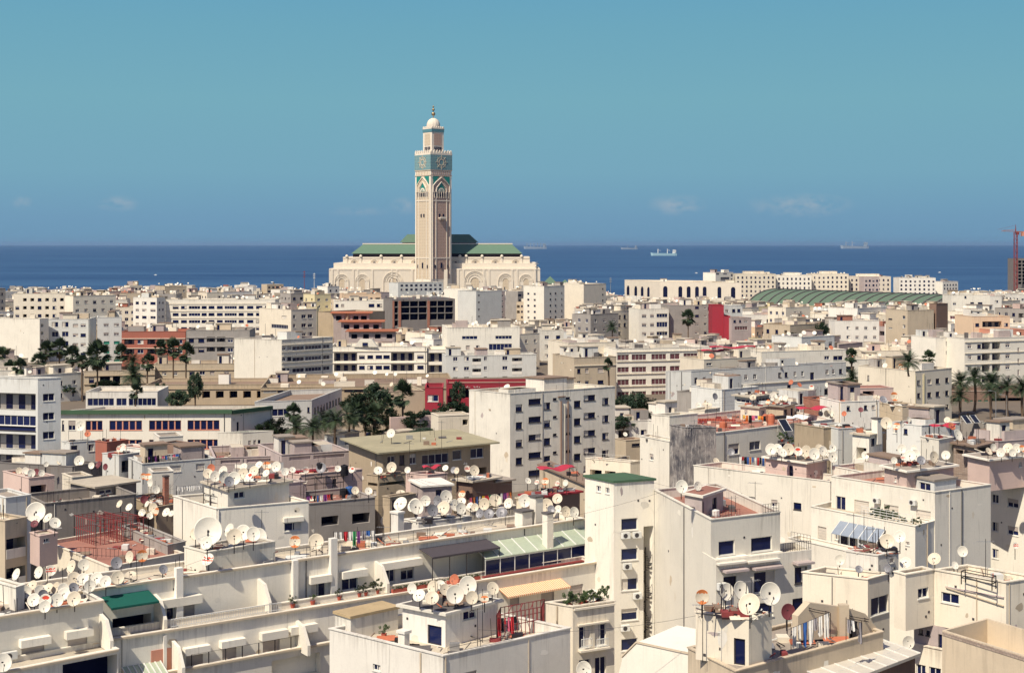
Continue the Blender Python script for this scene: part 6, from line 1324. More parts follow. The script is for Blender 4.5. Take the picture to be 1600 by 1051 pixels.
cluster('g4','in the packed dish row',[(626,787,11,'w',-25,40),(626,770,7,'c',0,65),(650,792,12,'W',30,30),(647,789,11),(665,782,8,'w',0,10),(676,797,9,'g',25,15),(693,794,11,'c',-25,30),(697,776,10,'w',25,20),(711,789,9),(720,794,9,'w',28,15),(721,783,7),(722,772,6),(734,790,6),(742,792,6),(684,782,8)],1.15)
cluster('g4r','right of the packed dish row',[(757,787,9,'c'),(774,782,10),(795,786,8),(764,803,8,'g'),(750,802,7,'g'),(784,801,9,'g')],1.1)
cluster('g7','over the red-roofed shed',[(820,782,10,'w',-5,15),(825,751,5),(839,753,4,'b'),(852,752,6),(871,755,4,'b'),(884,754,5),(871,779,8),(854,789,10,'c',0,15),(861,795,6),(872,795,6),(884,799,8,'w',25,15),(897,800,8,'w',25,15)],1.2)
cluster('whitep','beside the penthouse of the white block',[(1065,760,10,'w',10,15)],.95); cluster('white','beside the penthouse of the white block',[(1090,759,7)],2.5)
cluster('p','along the cluttered roof terrace',[(1097,716,7),(1119,720,5),(1127,699,5),(1142,706,6,'g')],.5,44.5)
cluster('r4','on the small cream box house',[(1091,633,5),(1105,633,8,'c',0,70)],.8); cluster('r2','on the grey blind house',[(1117,619,5),(1110,609,4,'t'),(1103,607,4,'m')],.9)
cluster('f16h','crowding the pink stair hut',[(1205,702,9),(1215,700,7),(1232,702,9,'w',-5,15),(1247,705,7,'o'),(1260,705,9),(1272,709,9,'w',5,15),(1286,705,8,'w',25,20),(1280,700,6),(1222,707,8)],.95)
cluster('f16','behind the pink stair hut',[(1301,700,6),(1301,714,8,'w',15,15),(1296,709,7)],3.0)
cluster('f14h','crowding the slab-roofed stair hut',[(1397,719,5),(1411,715,4,'b'),(1422,712,9),(1430,710,8),(1459,714,9,'w',28,15),(1478,711,7,'w',-25,25),(1439,719,7),(1409,701,7),(1428,700,5)],.95)
cluster('r19','on the low terracotta-decked house',[(1352,711,6,'w',-15,20)],2.0)
cluster('f15h','on the slab-roofed hut at the right edge',[(1545,705,6),(1552,699,6,'w',25,10),(1564,707,7),(1575,700,8),(1589,700,7),(1598,701,6),(1582,707,6)],.95)
cluster('r16','before the tan old wall',[(1527,681,6,'o',0,15),(1541,679,6)],-1.5); cluster('r16','on the tan old wall',[(1580,662,5)],.8)
cluster('r15','beside the white box top',[(1497,680,9),(1487,666,6,'t')],1.0); cluster('r12','over the white porch hut',[(1385,661,9,'w',-10,20),(1401,666,6)],2.0); cluster('r18','on the pale grey house',[(1409,662,5),(1420,655,4),(1460,652,5),(1480,656,5)],.9)
cluster('r8','along the pale blue house',[(1282,646,4),(1292,646,5),(1300,646,5)],.2); cluster('r10','on the patched white house',[(1319,646,4,'t'),(1370,621,6,'c',0,65),(1380,624,6,'g'),(1345,640,4,'m')],1.0)
cluster('r5','around the pale green-rimmed house',[(1200,628,4),(1213,626,4),(1221,622,4)],.9); cluster('c10','before the long pale block',[(1139,591,4),(1151,590,4),(1197,593,4),(1236,597,4,'t'),(1249,601,4,'t'),(1268,605,4,'o'),(1293,601,4)],-3.0)
cluster('f11h','on the cluttered hut of the corner house',[(1386,845,11,'c',-8,20),(1406,838,9,'w',-20,20)],1.25); cluster('f11','round the corner house hut',[(1342,889,6,'g'),(1387,887,6,'g'),(1312,874,8),(1415,879,9)],1.0)
cluster('f12','on the yellowish cream block',[(1460,873,10,'c'),(1492,883,5)],.9); cluster('f14b','against the grey side wall',[(1504,861,8,'w',-10,10)],-.2); dish(1419,1003,10,43.8,42.0,'on the lower terrace of the yellowish block','w',8,10); dish(1587,852,5,43,41.5,'before the block at the right edge','b')
cluster('f8','on the dish-piled hut roof',[(1097,932,11,'r',0,8),(1135,924,13,'w',28,15),(1157,922,14,'W',30,20),(1171,944,17,'c',-25,35),(1203,927,17,'W',10,15)],1.2); dish(1231,955,12,48.4,46.6,'beside the dish-piled hut','m',15,10)
dish(912,1046,13,43,41.5,'before the balustraded windows','w',20,20)
cluster('f5h','piled on the front stair hut',[(644,919,8),(655,930,10),(677,917,10),(675,934,11),(695,921,9),(711,928,14,'W',5,15),(731,914,14,'w',5,15),(737,933,10,'w',15,12),(710,905,8,'t'),(770,919,10),(757,936,7,'r',0,60),(688,914,8)],.85)
b = INFO['c9']
# dishes scattered on the nearer procedural and middle-distance roofs, each a thing while few enough
random.seed(5)
def scatter(b, n, host):
    P0, dr, dl = b.pts[0], b.pts[1]-b.pts[0], b.pts[3]-b.pts[0]
    for i in range(n):
        q = P0+dr*rnd(.12,.88)+dl*rnd(.1,.8); random.seed(int(q.x*91+q.y*37)); hh = rnd(.8,1.5); k = 'w' if random.random() < .85 else random.choice('ctrob')
        dish(q.x, q.y, rnd(.42,.75), 0, b.zr, host, k, p=Vector((q.x, q.y, b.zr+hh)))
for k, n, h in (('b11',2,'on the weathered grey block'),('c10',5,'on the long pale block'),('c8',2,'on the beige palm-side house'),('d6',3,'on the square cream block'),('r1b',1,'on the flat salmon roof'),('b9b',1,'on the low beige house'),('l9',2,'on the pale balcony house'),('gh',2,'on the long low garden house'),('f6',1,'on the balustraded block'),('r6',2,'on the small cream hut'),('r7',2,'on the shabby beige house'),('r11',1,'on the beige windowless house'),('f13',0,''),('r20',2,'on the mauve-grey flat house')): scatter(INFO[k], n, h)
for b, dr, dl, w, d, px in CARDS:
    if NDISH < 292: scatter(b, random.choice((1, 2, 2)), 'on a plain house '+('far down the left' if px < 400 else 'in the left middle' if px < 800 else 'in the right middle' if px < 1200 else 'far down the right'))

# ------------------------------------------------------------------ roof things
def antenna(x, y, h, z, host, n=7, ang=None):
    Y = yof(z, y); p = at(x, y, Y); random.seed(int(x+y)); t = thing('television_aerial', None, 'aerial', p, R(rnd(-40,40) if ang is None else ang), 'television aerials on the roofs')
    a = MB(); a.tube((0,0,0), (0,0,h), .03, .022, 5); link('mast', a.mesh('mast', M['iron']), t)
    a = MB(); a.tube((-.7,0,h*.93), (.7,0,h*.93), .018, n=4)
    for i in range(n): u = -.65+1.3*i/(n-1); a.tube((u,-.34+.02*i,h*.93), (u,.34-.02*i,h*.93), .011, n=3)
    link('boom', a.mesh('boom', M['galv']), t); auto(t, 'thin roof aerial', host, x)
for x, y, h, key, host in ((409,850,3.4,'f3','by the roof hut dish on the terraced block'),(600,856,2.2,'f3','on the terraced block roof'),(754,1003,4.2,'f5','on the front block roof'),(746,1010,3,'f5','on the front block roof'),(1334,862,3.6,'f11','on the corner house hut'),(1350,868,4.2,'f11','on the corner house hut'),(1364,882,3.4,'f11','on the corner house hut'),(1098,1034,4.2,'f8b','before the dish-piled hut'),(1174,972,3,'f8','at the corner of the dish-piled hut'),(225,868,5,'patio','beside the patio'),(150,876,4,'patio','beside the patio'),(108,790,3.5,'l5','on the dark-walled house'),(318,770,3,'g1','by the white stair hut'),(470,775,3.2,'g1','by the white stair hut'),(640,745,4.5,'g3','near the square tan house'),(1408,734,6.5,'f14','behind the slab-roofed stair hut'),(1440,735,4,'f14','behind the slab-roofed stair hut'),(1310,735,3,'f16','on the pinkish cream block'),(1085,690,3.2,'p','on the white roof terrace'),(1105,668,3.5,'p','on the white roof terrace'),(1540,900,3,'f12','on the yellowish cream block'),(800,812,3,'g4r','right of the dish row'),(774,815,3.4,'g4r','right of the dish row'),(1143,815,2.4,'white','on the terracotta terrace of the white block'),(1180,790,2.4,'white','on the terracotta terrace of the white block'),(690,700,4,'b12','on the sagging old roof'),(657,690,3,'b12','on the sagging old roof'),(880,622,3.5,'b11','on the weathered grey block'),(60,760,3,'l2','on the dark grey house top'),(1212,745,4,'f16','on the pinkish cream block'),(1580,735,2.5,'f15','on the block at the right edge')):
    antenna(x, y, h, INFO[key].zr, host)
GC = ['cred','cpink','cwhite','cblue','cblack','cyellow','cpurple','cgreen','corange','cgrey','cwhite','cwhite']
def laundry(x0, y0, x1, y1, z0, drop, n, label, cols=None, z1=None):
    z1 = z0 if z1 is None else z1; random.seed(int(x0)); p = at(x0, y0, yof(z0, y0)); q = at(x1, y1, yof(z1, y1)); v = q-p; t = thing('clothes_line', label, 'washing line', p)
    a = MB(); a.tube((0,0,0), v, .012, n=3); a.tube((0,0,-1.5), (0,0,.1), .03, n=4); a.tube(v-Vector((0,0,1.5)), v+Vector((0,0,.1)), .03, n=4); link('line', a.mesh('line', M['iron']), t)
    L = v.length; u = .1
    for i in range(n):
        w = L/n*rnd(.55,1.0); h = drop*random.choice((.4,.55,.7,.9,1.1)); a = MB(); d = v.normalized(); nn = Vector((d.y,-d.x,0)).normalized(); g = 5; rows = []
        for j in range(4):
            rows.append([d*(u+w*k/g)+nn*(.06*math.sin(k*1.9+i)*j)+Vector((0,0,-h*j/3*(1+.08*math.sin(k*2.3+i)))) for k in range(g+1)])
        for j in range(3):
            for k in range(g): a.poly([rows[j][k], rows[j+1][k], rows[j+1][k+1], rows[j][k+1]])
        for p_ in list(a.v): pass
        link('garment', a.mesh('garment', M[(cols or GC)[(i*7+int(x0)) % len(cols or GC)]], True), t); u += L/n
laundry(521,831,585,828,INFO['f3'].zr+1.9,1.3,9,'washing line of pale and blue clothes on the terraced block roof',['cwhite','cwhite','cblue','cgrey','cpurple','cgreen','cwhite','cred'])
laundry(733,777,800,768,INFO['g5b'].zr-1.2,1.1,14,'long crowded washing line before the dark brown sheds')
laundry(226,714,248,711,INFO['l13'].zr+1.6,.9,6,'washing line of black clothes on the pale parapet house',['cblack','cblack','cpurple']); laundry(252,712,282,708,INFO['l13'].zr+1.6,.9,7,'washing line of pink and white clothes on the pale parapet house',['cpink','cwhite','cgrey','cblue'])
laundry(478,775,520,771,INFO['g2'].zr+1.4,1.0,8,'washing line of red and white clothes on the grey rendered house',['cred','cwhite','cblack','cpurple','cblue'])
laundry(1160,648,1197,650,INFO['r6'].zr-1.0,1.1,8,'washing line of yellow and pink clothes before the small cream hut',['cyellow','cpink','corange','cpurple','cblack'])
laundry(1154,713,1198,715,45.2,1.3,11,'colourful washing line beneath the windows of the white terrace block',['corange','cblue','cwhite','cred','cblack','cblue'])
laundry(1236,981,1294,957,48.1,1.5,7,'washing line of white and blue clothes before the cement stair wall',['cwhite','cwhite','cblue','cwhite','cgrey','cwhite'],z1=49.1)
laundry(1322,966,1346,972,48.9,1.3,4,'washing of white and dark shirts on the cement stair wall',['cwhite','cblack','cgrey'],z1=48.5)
laundry(776,966,806,962,INFO['f5'].zr+1.9,1.2,6,'red washing among the bars on the front block',['cred','cpink','cred','cblack'],)
laundry(276,760,316,757,45.5,.9,9,'white washing line left of the white stair hut',['cwhite'])
laundry(1310,647,1340,650,45.9,.9,7,'mixed washing on the patched white house',)
def barpen(x0, y0, x1, y1, dx, dy, z, h, step, mat, label, name='pergola_frame', cat='frame', roof=True):
    """open steel frame: posts and rails on a rectangle given by two roof points and a depth vector"""
    p = at(x0, y0, yof(z, y0)); q = at(x1, y1, yof(z, y1)); v = q-p; w = Vector((dx, dy, 0)); t = thing(name, label, cat, p); a = MB()
    for base, d in ((Vector((0,0,0)), v), (w, v), (Vector((0,0,0)), w), (v, w)):
        n = max(1, int(d.length/step))
        for i in range(n+1): o = base+d*(i/n); a.tube(o, o+Vector((0,0,h)), .045, n=4)
        for z_ in (h*.5, h): a.tube(base+Vector((0,0,z_)), base+d+Vector((0,0,z_)), .04, n=4)
    link('post', a.mesh('post', M[mat]), t)
    if roof:
        a = MB(); n = max(2, int(v.length/.9))
        for i in range(n+1): o = v*(i/n)+Vector((0,0,h)); a.tube(o, o+w, .04, n=4)
        link('rafter', a.mesh('rafter', M[mat]), t)
    return t
barpen(116,842,150,852,2.6,2.2,INFO['patio'].zr,2.6,.45,'rust','rust red pergola of bare bars on the terracotta patio')
barpen(150,836,190,846,2.4,2.0,INFO['patio'].zr,2.2,.9,'rust','lower rust red bar frame at the back of the terracotta patio')
barpen(776,1000,846,986,.3,2.4,INFO['f5'].zr,2.0,.38,'rust','red barred cage with washing on the front block')
barpen(478,768,520,765,1.2,1.4,INFO['g2'].zr,1.6,1.0,'iron','black bar frame on the grey rendered house')
barpen(318,790,352,800,.5,.7,INFO['g1'].zr,1.4,1.4,'iron','black bar stands beside the white stair hut',roof=False)
barpen(1502,912,1550,922,.5,.6,INFO['f12'].zr,1.0,2.4,'iron','thin black roof hoops on the yellowish cream block',roof=False)
def roofrail(key, pts, h, label, mat='iron', zoff=.0, step=1.6):
    z = INFO[key].zt+zoff
    for i in range(len(pts)-1):
        (x0,y0),(x1,y1) = pts[i], pts[i+1]; rail_along(at(x0,y0,yof(z,y0)), at(x1,y1,yof(z,y1)), h, step, mat, 'roof_railing', None, label, 'railing', .02, 2, .018)
roofrail('f3',[(428,880),(668,841)],1.0,'thin black railing along the roof edge of the terraced block')
roofrail('white',[(1116,811),(1156,806.5)],.7,'red lattice railing on the terracotta terrace of the white block','rust',0,.3)
roofrail('white2',[(1224,862),(1267,857.5)],.8,'black balcony railing at the right of the white block','iron',0,.25)
roofrail('f14c',[(1236,842),(1266,848)],.9,'black railing on the low parapet left of the plant terrace','iron',0,.4)
roofrail('white',[(1192,803),(1217,800)],.9,'short black railing at the far corner of the terracotta terrace','iron',0,.3)
roofrail('patio',[(120,868),(225,874)],.9,'thin railing across the front of the terracotta patio','iron',0,.45)
roofrail('r1',[(917,716),(984,722)],.9,'white posted railing on the low white house','whitemetal',0,1.4)
roofrail('f5',[(700,1022),(800,1001)],.5,'low railing at the front edge of the front block','iron',0,2.2)
# air conditioners
def aircon(b, e, x, y, label, host, w=.85):
    e = EI[e]; u, z = face_uz(b, e, x, y); A, Bq, d, nn = face(b, e); p = A+d*u+nn*.04; t = thing('air_conditioner', None, 'air conditioner', (p.x, p.y, z), math.atan2(d.y, d.x), 'outdoor air conditioner units')
    a = MB(); a.box(-w/2, w/2, -.5, -.12, -.3, .3); a.box(-w/2, w/2, -.12, 0, -.34, -.30, 1); link('casing', a.mesh('casing', [M['whitemetal'], M['galv']]), t)
    a = MB()
    for i in range(20):
        t0, t1 = i*math.pi/10, (i+1)*math.pi/10
        a.poly([(.23*math.cos(t1)-.1,-.51,.23*math.sin(t1)), (.23*math.cos(t0)-.1,-.51,.23*math.sin(t0)), (-.1,-.505,0)])
    link('fan_grille', a.mesh('fan_grille', M['fdark']), t); auto(t, label, host, x+y*.001)
tb_ = INFO['tower']
for x, y, l in ((975.5,835,'air conditioner under the top window'),(993,834,'air conditioner under the top window'),(978,883,'air conditioner under the second window'),(994,929,'air conditioner under the third window'),(975,979,'air conditioner under the fourth window')): aircon(tb_, 'R', x, y, l, 'of the cream tower')
aircon(INFO['white2'],'R',1124.5,914,'air conditioner at the corner','of the white block'); aircon(INFO['f4'],'R',13,1022,'large air conditioner','on the projecting bay terrace',1.1)
aircon(INFO['f14'],'L',1372,781,'air conditioner high on the wall','over the plant terrace'); aircon(INFO['f14'],'L',1429,784,'air conditioner high on the wall','over the plant terrace')
# spiral stair in the tower slot
c = onface(tb_, 'R', 1013.4, 22, -.72); t = thing('spiral_staircase','black steel spiral staircase in the slot of the cream tower','staircase',c); a = MB(); a.tube((0,0,0), (0,0,22.4), .06, n=6); link('pole', a.mesh('pole', M['iron']), t)
a = MB()
for i in range(112):
    t0 = i*R(24); z = .2*i; a.extrude([(0.05*math.cos(t0),.05*math.sin(t0),z),(.68*math.cos(t0),.68*math.sin(t0),z),(.68*math.cos(t0+R(21)),.68*math.sin(t0+R(21)),z)], (0,0,.035)); 
link('tread', a.mesh('tread', M['iron']), t); a = MB(); pv = None
for i in range(225):
    t0 = i*R(12); q = Vector((.69*math.cos(t0),.69*math.sin(t0),.1*i+.9))
    if pv is not None and q.z < 22.6: a.tube(pv, q, .02, n=3, cap=False)
    if i % 2 == 0 and q.z < 22.6: a.tube(q-Vector((0,0,.9)), q, .012, n=3, cap=False)
    pv = q
link('handrail', a.mesh('handrail', M['iron']), t)
# plants, pots, planters
SHR = tree_crown(21, 14, .9); SHR.materials[0] = M['shrub']
def potplant(p, r, label, host, px, pot=True, red=False):
    random.seed(int(px*13)); t = thing('potted_plant', None, 'plant', p, rnd(0,6), 'potted plants on the terraces')
    if pot: a = MB(); a.lathe([(.02,0),(.17,0),(.24,.36),(.21,.36),(.19,.3),(.02,.3)], 10); link('pot', a.mesh('pot', M['pot']), t)
    c = link('foliage', SHR, t, (0,0,.4+r*.75)); c.scale = (r, r, r*rnd(.8,1.5)); auto(t, label, host, px)
def boxplanter(p, an, L, label, px):
    t = thing('planter_box', None, 'planter', p, an, 'red planter boxes on the terrace edge'); a = MB(); a.box(-L/2, L/2, -.16, .16, 0, .3); link('trough', a.mesh('trough', M['pot']), t)
    c = link('foliage', SHR, t, (0,0,.4)); c.scale = (L*.5, .22, .28); auto(t, label, 'on the middle terrace edge', px)
dA = face(INFO['f3b'], 0)[2]; anB = math.atan2(dA.y, dA.x)
for x in (622,634,646,659,672,690,708,720,733,745): boxplanter(onface(INFO['f3b'],'R',x,42.9,-.25), anB, 1.0, 'red planter box', x)
for x, r in ((444,.45),(475,.35),(547,.4),(557,.5),(575,.6),(516,.35)): potplant(onface(INFO['f3'],'R',x,42.3,1.7), r, 'potted plant', 'on the middle terrace', x)
for x, r in ((886,.55),(899,.6),(912,.5),(926,.55),(940,.6),(953,.65),(935,.5),(920,.45)): potplant(onface(INFO['f6'],'R',max(x,897),INFO['f6'].zt-.3,-.45-(x%3)*.3), r, 'dark leafy terrace plant', 'on the balustraded block parapet', x)
for x, r in ((1356,.6),(1364,.9),(1372,1.0),(1380,.9),(1390,.7),(1402,.5),(1432-8,.6)): potplant(onface(INFO['f14b'],'L',x,43.2,-1.0), r, 'bushy terrace plant', 'behind the terrace railing', x)
potplant(at(600,996,yof(INFO['f5'].zr,996)), .45, 'red-potted plant', 'on the front block roof', 600)
for x, y, k in ((1232,694,'p'),(1222,690,'p'),(1240,698,'p')): potplant(at(x, y, yof(45.6, y)), .8, 'scraggy roof plant', 'behind the pink stair hut', x)
# tanks, barrels, solar heaters, chimneys, roof clutter
def tank(x, y, z, r, h, mat, label):
    p = at(x, y, yof(z, y)); a = MB(); a.lathe([(.01,0),(r,0),(r,h*.9),(r*.8,h),(.01,h*1.02)], 14); a.lathe([(r*1.03,h*.3),(r*1.05,h*.33),(r*1.03,h*.36)], 14); t = thing('water_tank', label, 'water tank', p); link('drum', a.mesh('drum', M[mat], False), t); a = MB(); a.lathe([(.01,h*1.08),(r*.3,h*1.08),(r*.32,h*1.0)], 10); link('lid', a.mesh('lid', M[mat]), t)
tank(546,775,INFO['g2'].zr,.5,1.2,'blue','blue barrel on the grey rendered house'); tank(537,777,INFO['g2'].zr,.5,1.1,'cblack','black barrel beside the blue barrel'); tank(500,735,INFO['g8'].zr+1,.45,1.0,'cblack','black tank over the red decks'); tank(538,742,INFO['g8'].zr,.5,1.3,'cblack','black tank on the low house with red decks')
tank(1130,668,INFO['p'].zr,.6,.9,'disho','terracotta jar on the white roof terrace'); tank(1196,660,INFO['p'].zr,.45,1.3,'disho','tall terracotta jar left of the solar panel'); tank(1205,662,INFO['p'].zr,.55,1.5,'disho','terracotta barrel next to the solar panel')
tank(1118,806,INFO['white'].zr,.4,.6,'whitemetal','white drum on the terracotta terrace of the white block')
def solar(x, y, z, w, h, label, az=-20):
    p = at(x, y, yof(z, y)); t = thing('solar_water_heater', label, 'solar panel', p, R(az)); a = MB(); a.extrude([(-w/2,-h*.35,.15),(w/2,-h*.35,.15),(w/2,h*.35,h*.75),(-w/2,h*.35,h*.75)], (0,.04,-.06)); link('panel', a.mesh('panel', M['pvglass']), t)
    a = MB()
    for s in (-1, 1): a.tube((s*w/2,-h*.35,.15), (s*w/2,h*.35,h*.77), .05, n=4); a.tube((s*w/2,h*.35,0), (s*w/2,h*.35,h*.8), .03, n=4)
    a.tube((-w/2,-h*.36,.15), (w/2,-h*.36,.15), .05, n=4); a.tube((-w/2,h*.35,h*.77), (w/2,h*.35,h*.77), .05, n=4); link('frame', a.mesh('frame', M['whitemetal']), t)
    a = MB(); a.tube((-w*.6,h*.45,h*.9), (w*.6,h*.45,h*.9), .26, n=10); link('cylinder_tank', a.mesh('cylinder_tank', M['iron']), t)
solar(1227,674,INFO['p'].zr,1.5,2.3,'tilted solar water heater on the white roof terrace',28); solar(1510,662,INFO['r16'].zr+.2,1.2,1.6,'left tilted solar panel on the old wall beneath the palms',30); solar(1523,661,INFO['r16'].zr+.2,1.2,1.6,'right tilted solar panel on the old wall beneath the palms',30)
def chimney(x, y0, y1, z, w, label, mat='clean', cap='rdark'):
    p = at(x, y1, yof(z, y1)); h = zat(y0, p.y)-z; t = thing('chimney', label, 'chimney', p, R(38)); a = MB(); a.box(-w/2,w/2,-w/2,w/2,-1.5,h); link('shaft', a.mesh('shaft', M[mat]), t); a = MB(); a.box(-w*.6,w*.6,-w*.6,w*.6,h+.002,h+.16); link('cap', a.mesh('cap', M[cap]), t)
for x, y0, y1, k, w, l in ((838,776,822,'f3',1.0,'tall white chimney left of the cream tower'),(818,798,824,'f3',1.3,'stout white chimney beside the tall white one'),(856,802,834,'f3',.8,'slim white chimney nearest the veranda'),(1370,654,676,'r12',1.0,'white chimney with dark cap above the porch hut')): chimney(x, y0, y1, INFO[k].zr, w, l)
chimney(259,744,792,INFO['l15'].zr,.6,'brick chimney with cream base on the scrap roof','brick')
# terracotta flower trough stack and red canopy on roof terraces
a = MB()
for i in range(14): u = i*.42; a.lathe([(.01,0),(.26,0),(.3,.3),(.01,.3)], 8, 0, (u, -u*.06+.25*math.sin(u), 0))
one('roof_tile_pile', a, 'pot', 'curved row of terracotta ridge tiles on the white roof terrace', 'roof tiles', at(1092,657,yof(INFO['p'].zr+.3,657)))
M['redtarp'] = plain('red_tarp', (.42,.03,.06), .8)
def tarp(x, y, z, w, d, label, mat, rz=20, hh=1.5):
    p = at(x, y, yof(z, y)); t = thing('tarpaulin_shelter', label, 'shelter', p, R(rz)); a = MB(); n = 8
    for i in range(n):
        for j in range(4):
            f_ = lambda u, v: (-w/2+w*u/n, -d/2+d*v/4, hh+.18*math.sin(u*1.1)+.1*math.cos(v*1.7+u)); a.poly([f_(i,j), f_(i+1,j), f_(i+1,j+1), f_(i,j+1)])
    link('sheet', a.mesh('sheet', M[mat], True), t); a = MB(); a.tube((0,0,0), (0,0,hh), .04, n=4); pm_ = a.mesh('pole', M['iron']); [link('pole', pm_, t, (sx*w*.48,sy*d*.48,0)) for sx in (-1,1) for sy in (-1,1)]
tarp(1270,652,INFO['p'].zr+.5,5,2.6,'red tarpaulin shelter right of the solar heater','redtarp'); tarp(1476,678,INFO['r15'].zr,4,2,'crimson tarpaulin on the white box-shaped house top','redtarp',25,1.2); tarp(870,750,INFO['g7'].zr+.4,4.5,2.5,'red tarpaulin over the dish roofs left of the cream tower','redtarp'); tarp(675,738,INFO['g5d'].zr,2.5,1.6,'small red awning on the pink house','redtarp',20,.8); tarp(1145,552,350+0 if 0 else 51.2,10,4,'long crimson tarpaulin over the roof houses behind the long pale block','redtarp',5,1.4); tarp(1118,556,50.6,6,4,'short crimson tarpaulin left of the long one','redtarp',5,1.2)
tarp(1245,668,INFO['p'].zr+.2,4,3,'arched white tarpaulin right of the solar heater','cwhite',30,1.6); tarp(400,764,INFO['g9'].zr+.3,3.5,2.5,'bright red roof sheet left of the mauve slatted house','redtarp',30,.6)
# street lamp, drain stacks, weeds of junk
def lamp(x, y0, y1, Y, label):
    p = at(x, y1, Y); h = zat(y0, Y)-p.z; t = thing('street_lamp', label, 'street lamp', p); a = MB(); a.tube((0,0,-3), (0,0,h), .09, .05, 6); a.tube((0,0,h), (-1.1,0,h+.25), .04, n=5); link('post', a.mesh('post', M['galv']), t); a = MB(); a.box(-1.6,-1.0,-.12,.12,h+.2,h+.32); link('lamp_head', a.mesh('lamp_head', M['galv']), t)
lamp(1556,612,646,300,'pale blue-grey street lamp between the date palms'); lamp(1573,618,640,305,'thin street lamp right of the middle date palm')
b = INFO['b11']
for x, w_, m_ in ((876,.2,'rust'),(881.5,.12,'worn'),(887,.17,'rust')): facebox(b, 'R', x-w_*2.2, x+w_*2.2, 626 if m_ == 'rust' else 631, 745, .003, .3, M['brown' if m_ == 'rust' else m_], 'drain_stack')
facebox(b, 'R', 871.5, 882.5, 619, 620.5, .003, .3, M['brown'], 'drain_bracket')
# loose roof junk: planks, blocks, bars and sheets nobody could count
random.seed(99); jk = MB(); JM = ['rdark','rbrown','galv','cream','rust','disho','wcool','iron']
def junk(key, n, s=1.0, zr=None):
    b = INFO[key]; P0, dr, dl = b.pts[0], b.pts[1]-b.pts[0], b.pts[3]-b.pts[0]; z = b.zr if zr is None else zr
    for i in range(n):
        q = P0+dr*rnd(.08,.92)+dl*rnd(.1,.9); k = random.random(); m_ = random.randrange(8)
        if k < .35: e = Vector((rnd(-1,1), rnd(-1,1), rnd(0,.4)))*s*1.3; jk.tube((q.x,q.y,z+.06), (q.x+e.x,q.y+e.y,z+.08+e.z), .05, n=4, mi=m_)
        elif k < .7: w, d, h = rnd(.15,.5)*s, rnd(.15,.5)*s, rnd(.12,.6)*s; jk.box(q.x-w,q.x+w,q.y-d,q.y+d,z-.02,z+h,m_)
        elif k < .85: e = rnd(.4,1.0)*s; jk.poly([(q.x-e,q.y-e*.5,z+.08),(q.x+e,q.y-e*.4,z+.1),(q.x+e,q.y+e*.5,z+.3),(q.x-e,q.y+e*.4,z+.25)], m_)
        else: jk.tube((q.x,q.y,z), (q.x+rnd(-.1,.1),q.y,z+rnd(1,2.4)), .03, n=4, mi=7)
for k, n in (('f3',120),('f4',26),('e1h',10),('g1',14),('g1h',16),('g2',24),('g3',12),('g4',26),('g4r',22),('g5b',14),('g5d',14),('g6',12),('g7',30),('g8',36),('g8b',30),('g9',20),('l1',14),('l2',26),('l5',40),('l15',60),('l13',20),('l7',14),('l8',12),('l9',16),('patio',10),('patio3',26),('lb',10),('f5',22),('f5h',16),('f8',34),('f8b',40),('f11h',30),('f11',10),('f14',14),('f14h',14),('f15h',14),('f16',16),('f16h',20),('p',60),('r2',20),('r3',14),('r5',22),('r6',10),('r7',18),('r8',22),('r9',12),('r10',30),('r11',10),('r12',8),('r13',10),('r14',10),('r15',16),('r16',30),('r17',16),('r18',30),('r19',22),('r20',20),('b11',24),('b12',10),('c10',40),('d6',22),('white',8),('gh',16),('gh2',16),('c8',14),('r1',12),('p2',10),('f12',10),('f6',14),('stain',8)): junk(k, int(n*1.4))
tag(link('roof_junk', jk.mesh('roof_junk', JM)), 'loose planks, blocks, pipes and sheets littering the nearer roofs', 'junk', None, 'stuff')

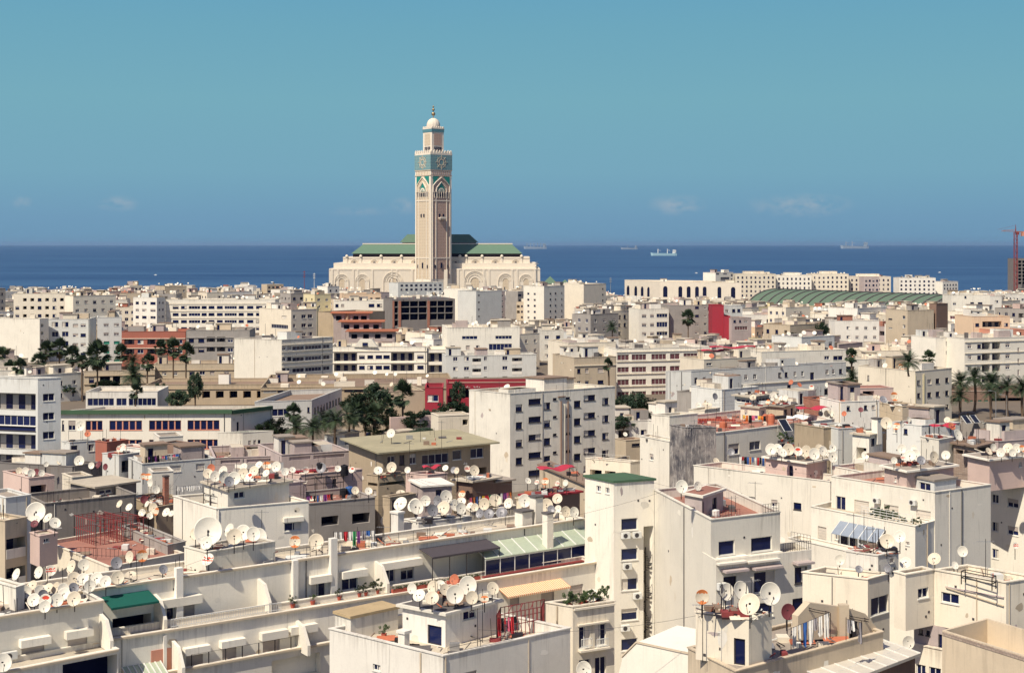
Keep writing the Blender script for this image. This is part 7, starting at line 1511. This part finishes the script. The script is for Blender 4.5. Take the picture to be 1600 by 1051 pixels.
for i, (k, n, p_) in enumerate((('tower',4,0),('white',7,1),('white2',2,0),('f3',10,2),('f3b',8,2),('f4',3,1),('f5',7,2),('f5h',3,1),('f6',2,1),('f8',4,1),('f8b',4,0),('f11',5,1),('f11h',2,0),('f12',4,1),('f12a',2,0),('f13',4,0),('f14',6,2),('f14b',3,1),('f15',3,1),('f16',6,2),('f16h',3,0),('p',4,1),('p2',4,1),('r1',2,0),('g1',5,1),('g1h',2,1),('g2',4,1),('g3',3,1),('g4',2,0),('g4r',2,0),('g6',3,0),('l1',3,1),('l2',3,1),('l5',6,2),('l6',2,1),('l9',2,1),('l13',4,2),('patio',2,0),('lb',2,1),('b11',8,1),('b12',4,1),('m10',3,0),('m11',3,2),('d6',5,1),('r3',3,1),('r8',3,1),('r10',5,1),('r11',3,0),('r13',2,0),('r14',2,1),('r16',6,0),('r18',3,1),('r19',2,1),('r20',3,1),('gh',3,1),('gh2',3,1),('g8b',3,1),('c10',6,3),('c8',2,1),('bl',4,1),('m1',3,0),('b2',2,1))): weather(INFO[k], i*29+5, n, p_)
# thin cables draped between the near roofs
rc = random.Random(4); cbm = MB(); ks = [k for k in ('f3','f4','g1','g2','g3','g4','g4r','g5d','g7','g8','g8b','l1','l2','l5','l13','l15','patio','p','r2','r4','r6','r7','r10','r12','r15','r18','f14','f15','f16','f16h','f11','f12','f8','f5','white','tower')]
def rp(b): P0, dr, dl = b.pts[0], b.pts[1]-b.pts[0], b.pts[3]-b.pts[0]; q = P0+dr*rc.random()+dl*rc.random(); return Vector((q.x, q.y, b.zr+rc.uniform(.6, 2.2)))
for i in range(420):
    p, q = rp(INFO[rc.choice(ks)]), rp(INFO[rc.choice(ks)])
    if not 2 < (p-q).length < 24: continue
    pv = p
    for j in range(1, 9): t = j/8; c = p.lerp(q, t)-Vector((0,0,(.035*(p-q).length)*4*t*(1-t))); cbm.tube(pv, c, .012, n=3, cap=False); pv = c
tag(link('roof_cables', cbm.mesh('roof_cables', 'fdark')), 'thin dark cables draped from roof to roof', 'cables', None, 'stuff')
finish_labels()
for o in COL.objects:
    if o.get('label') and len(o['label'].split()) > 16: print('LONG', o['label'])
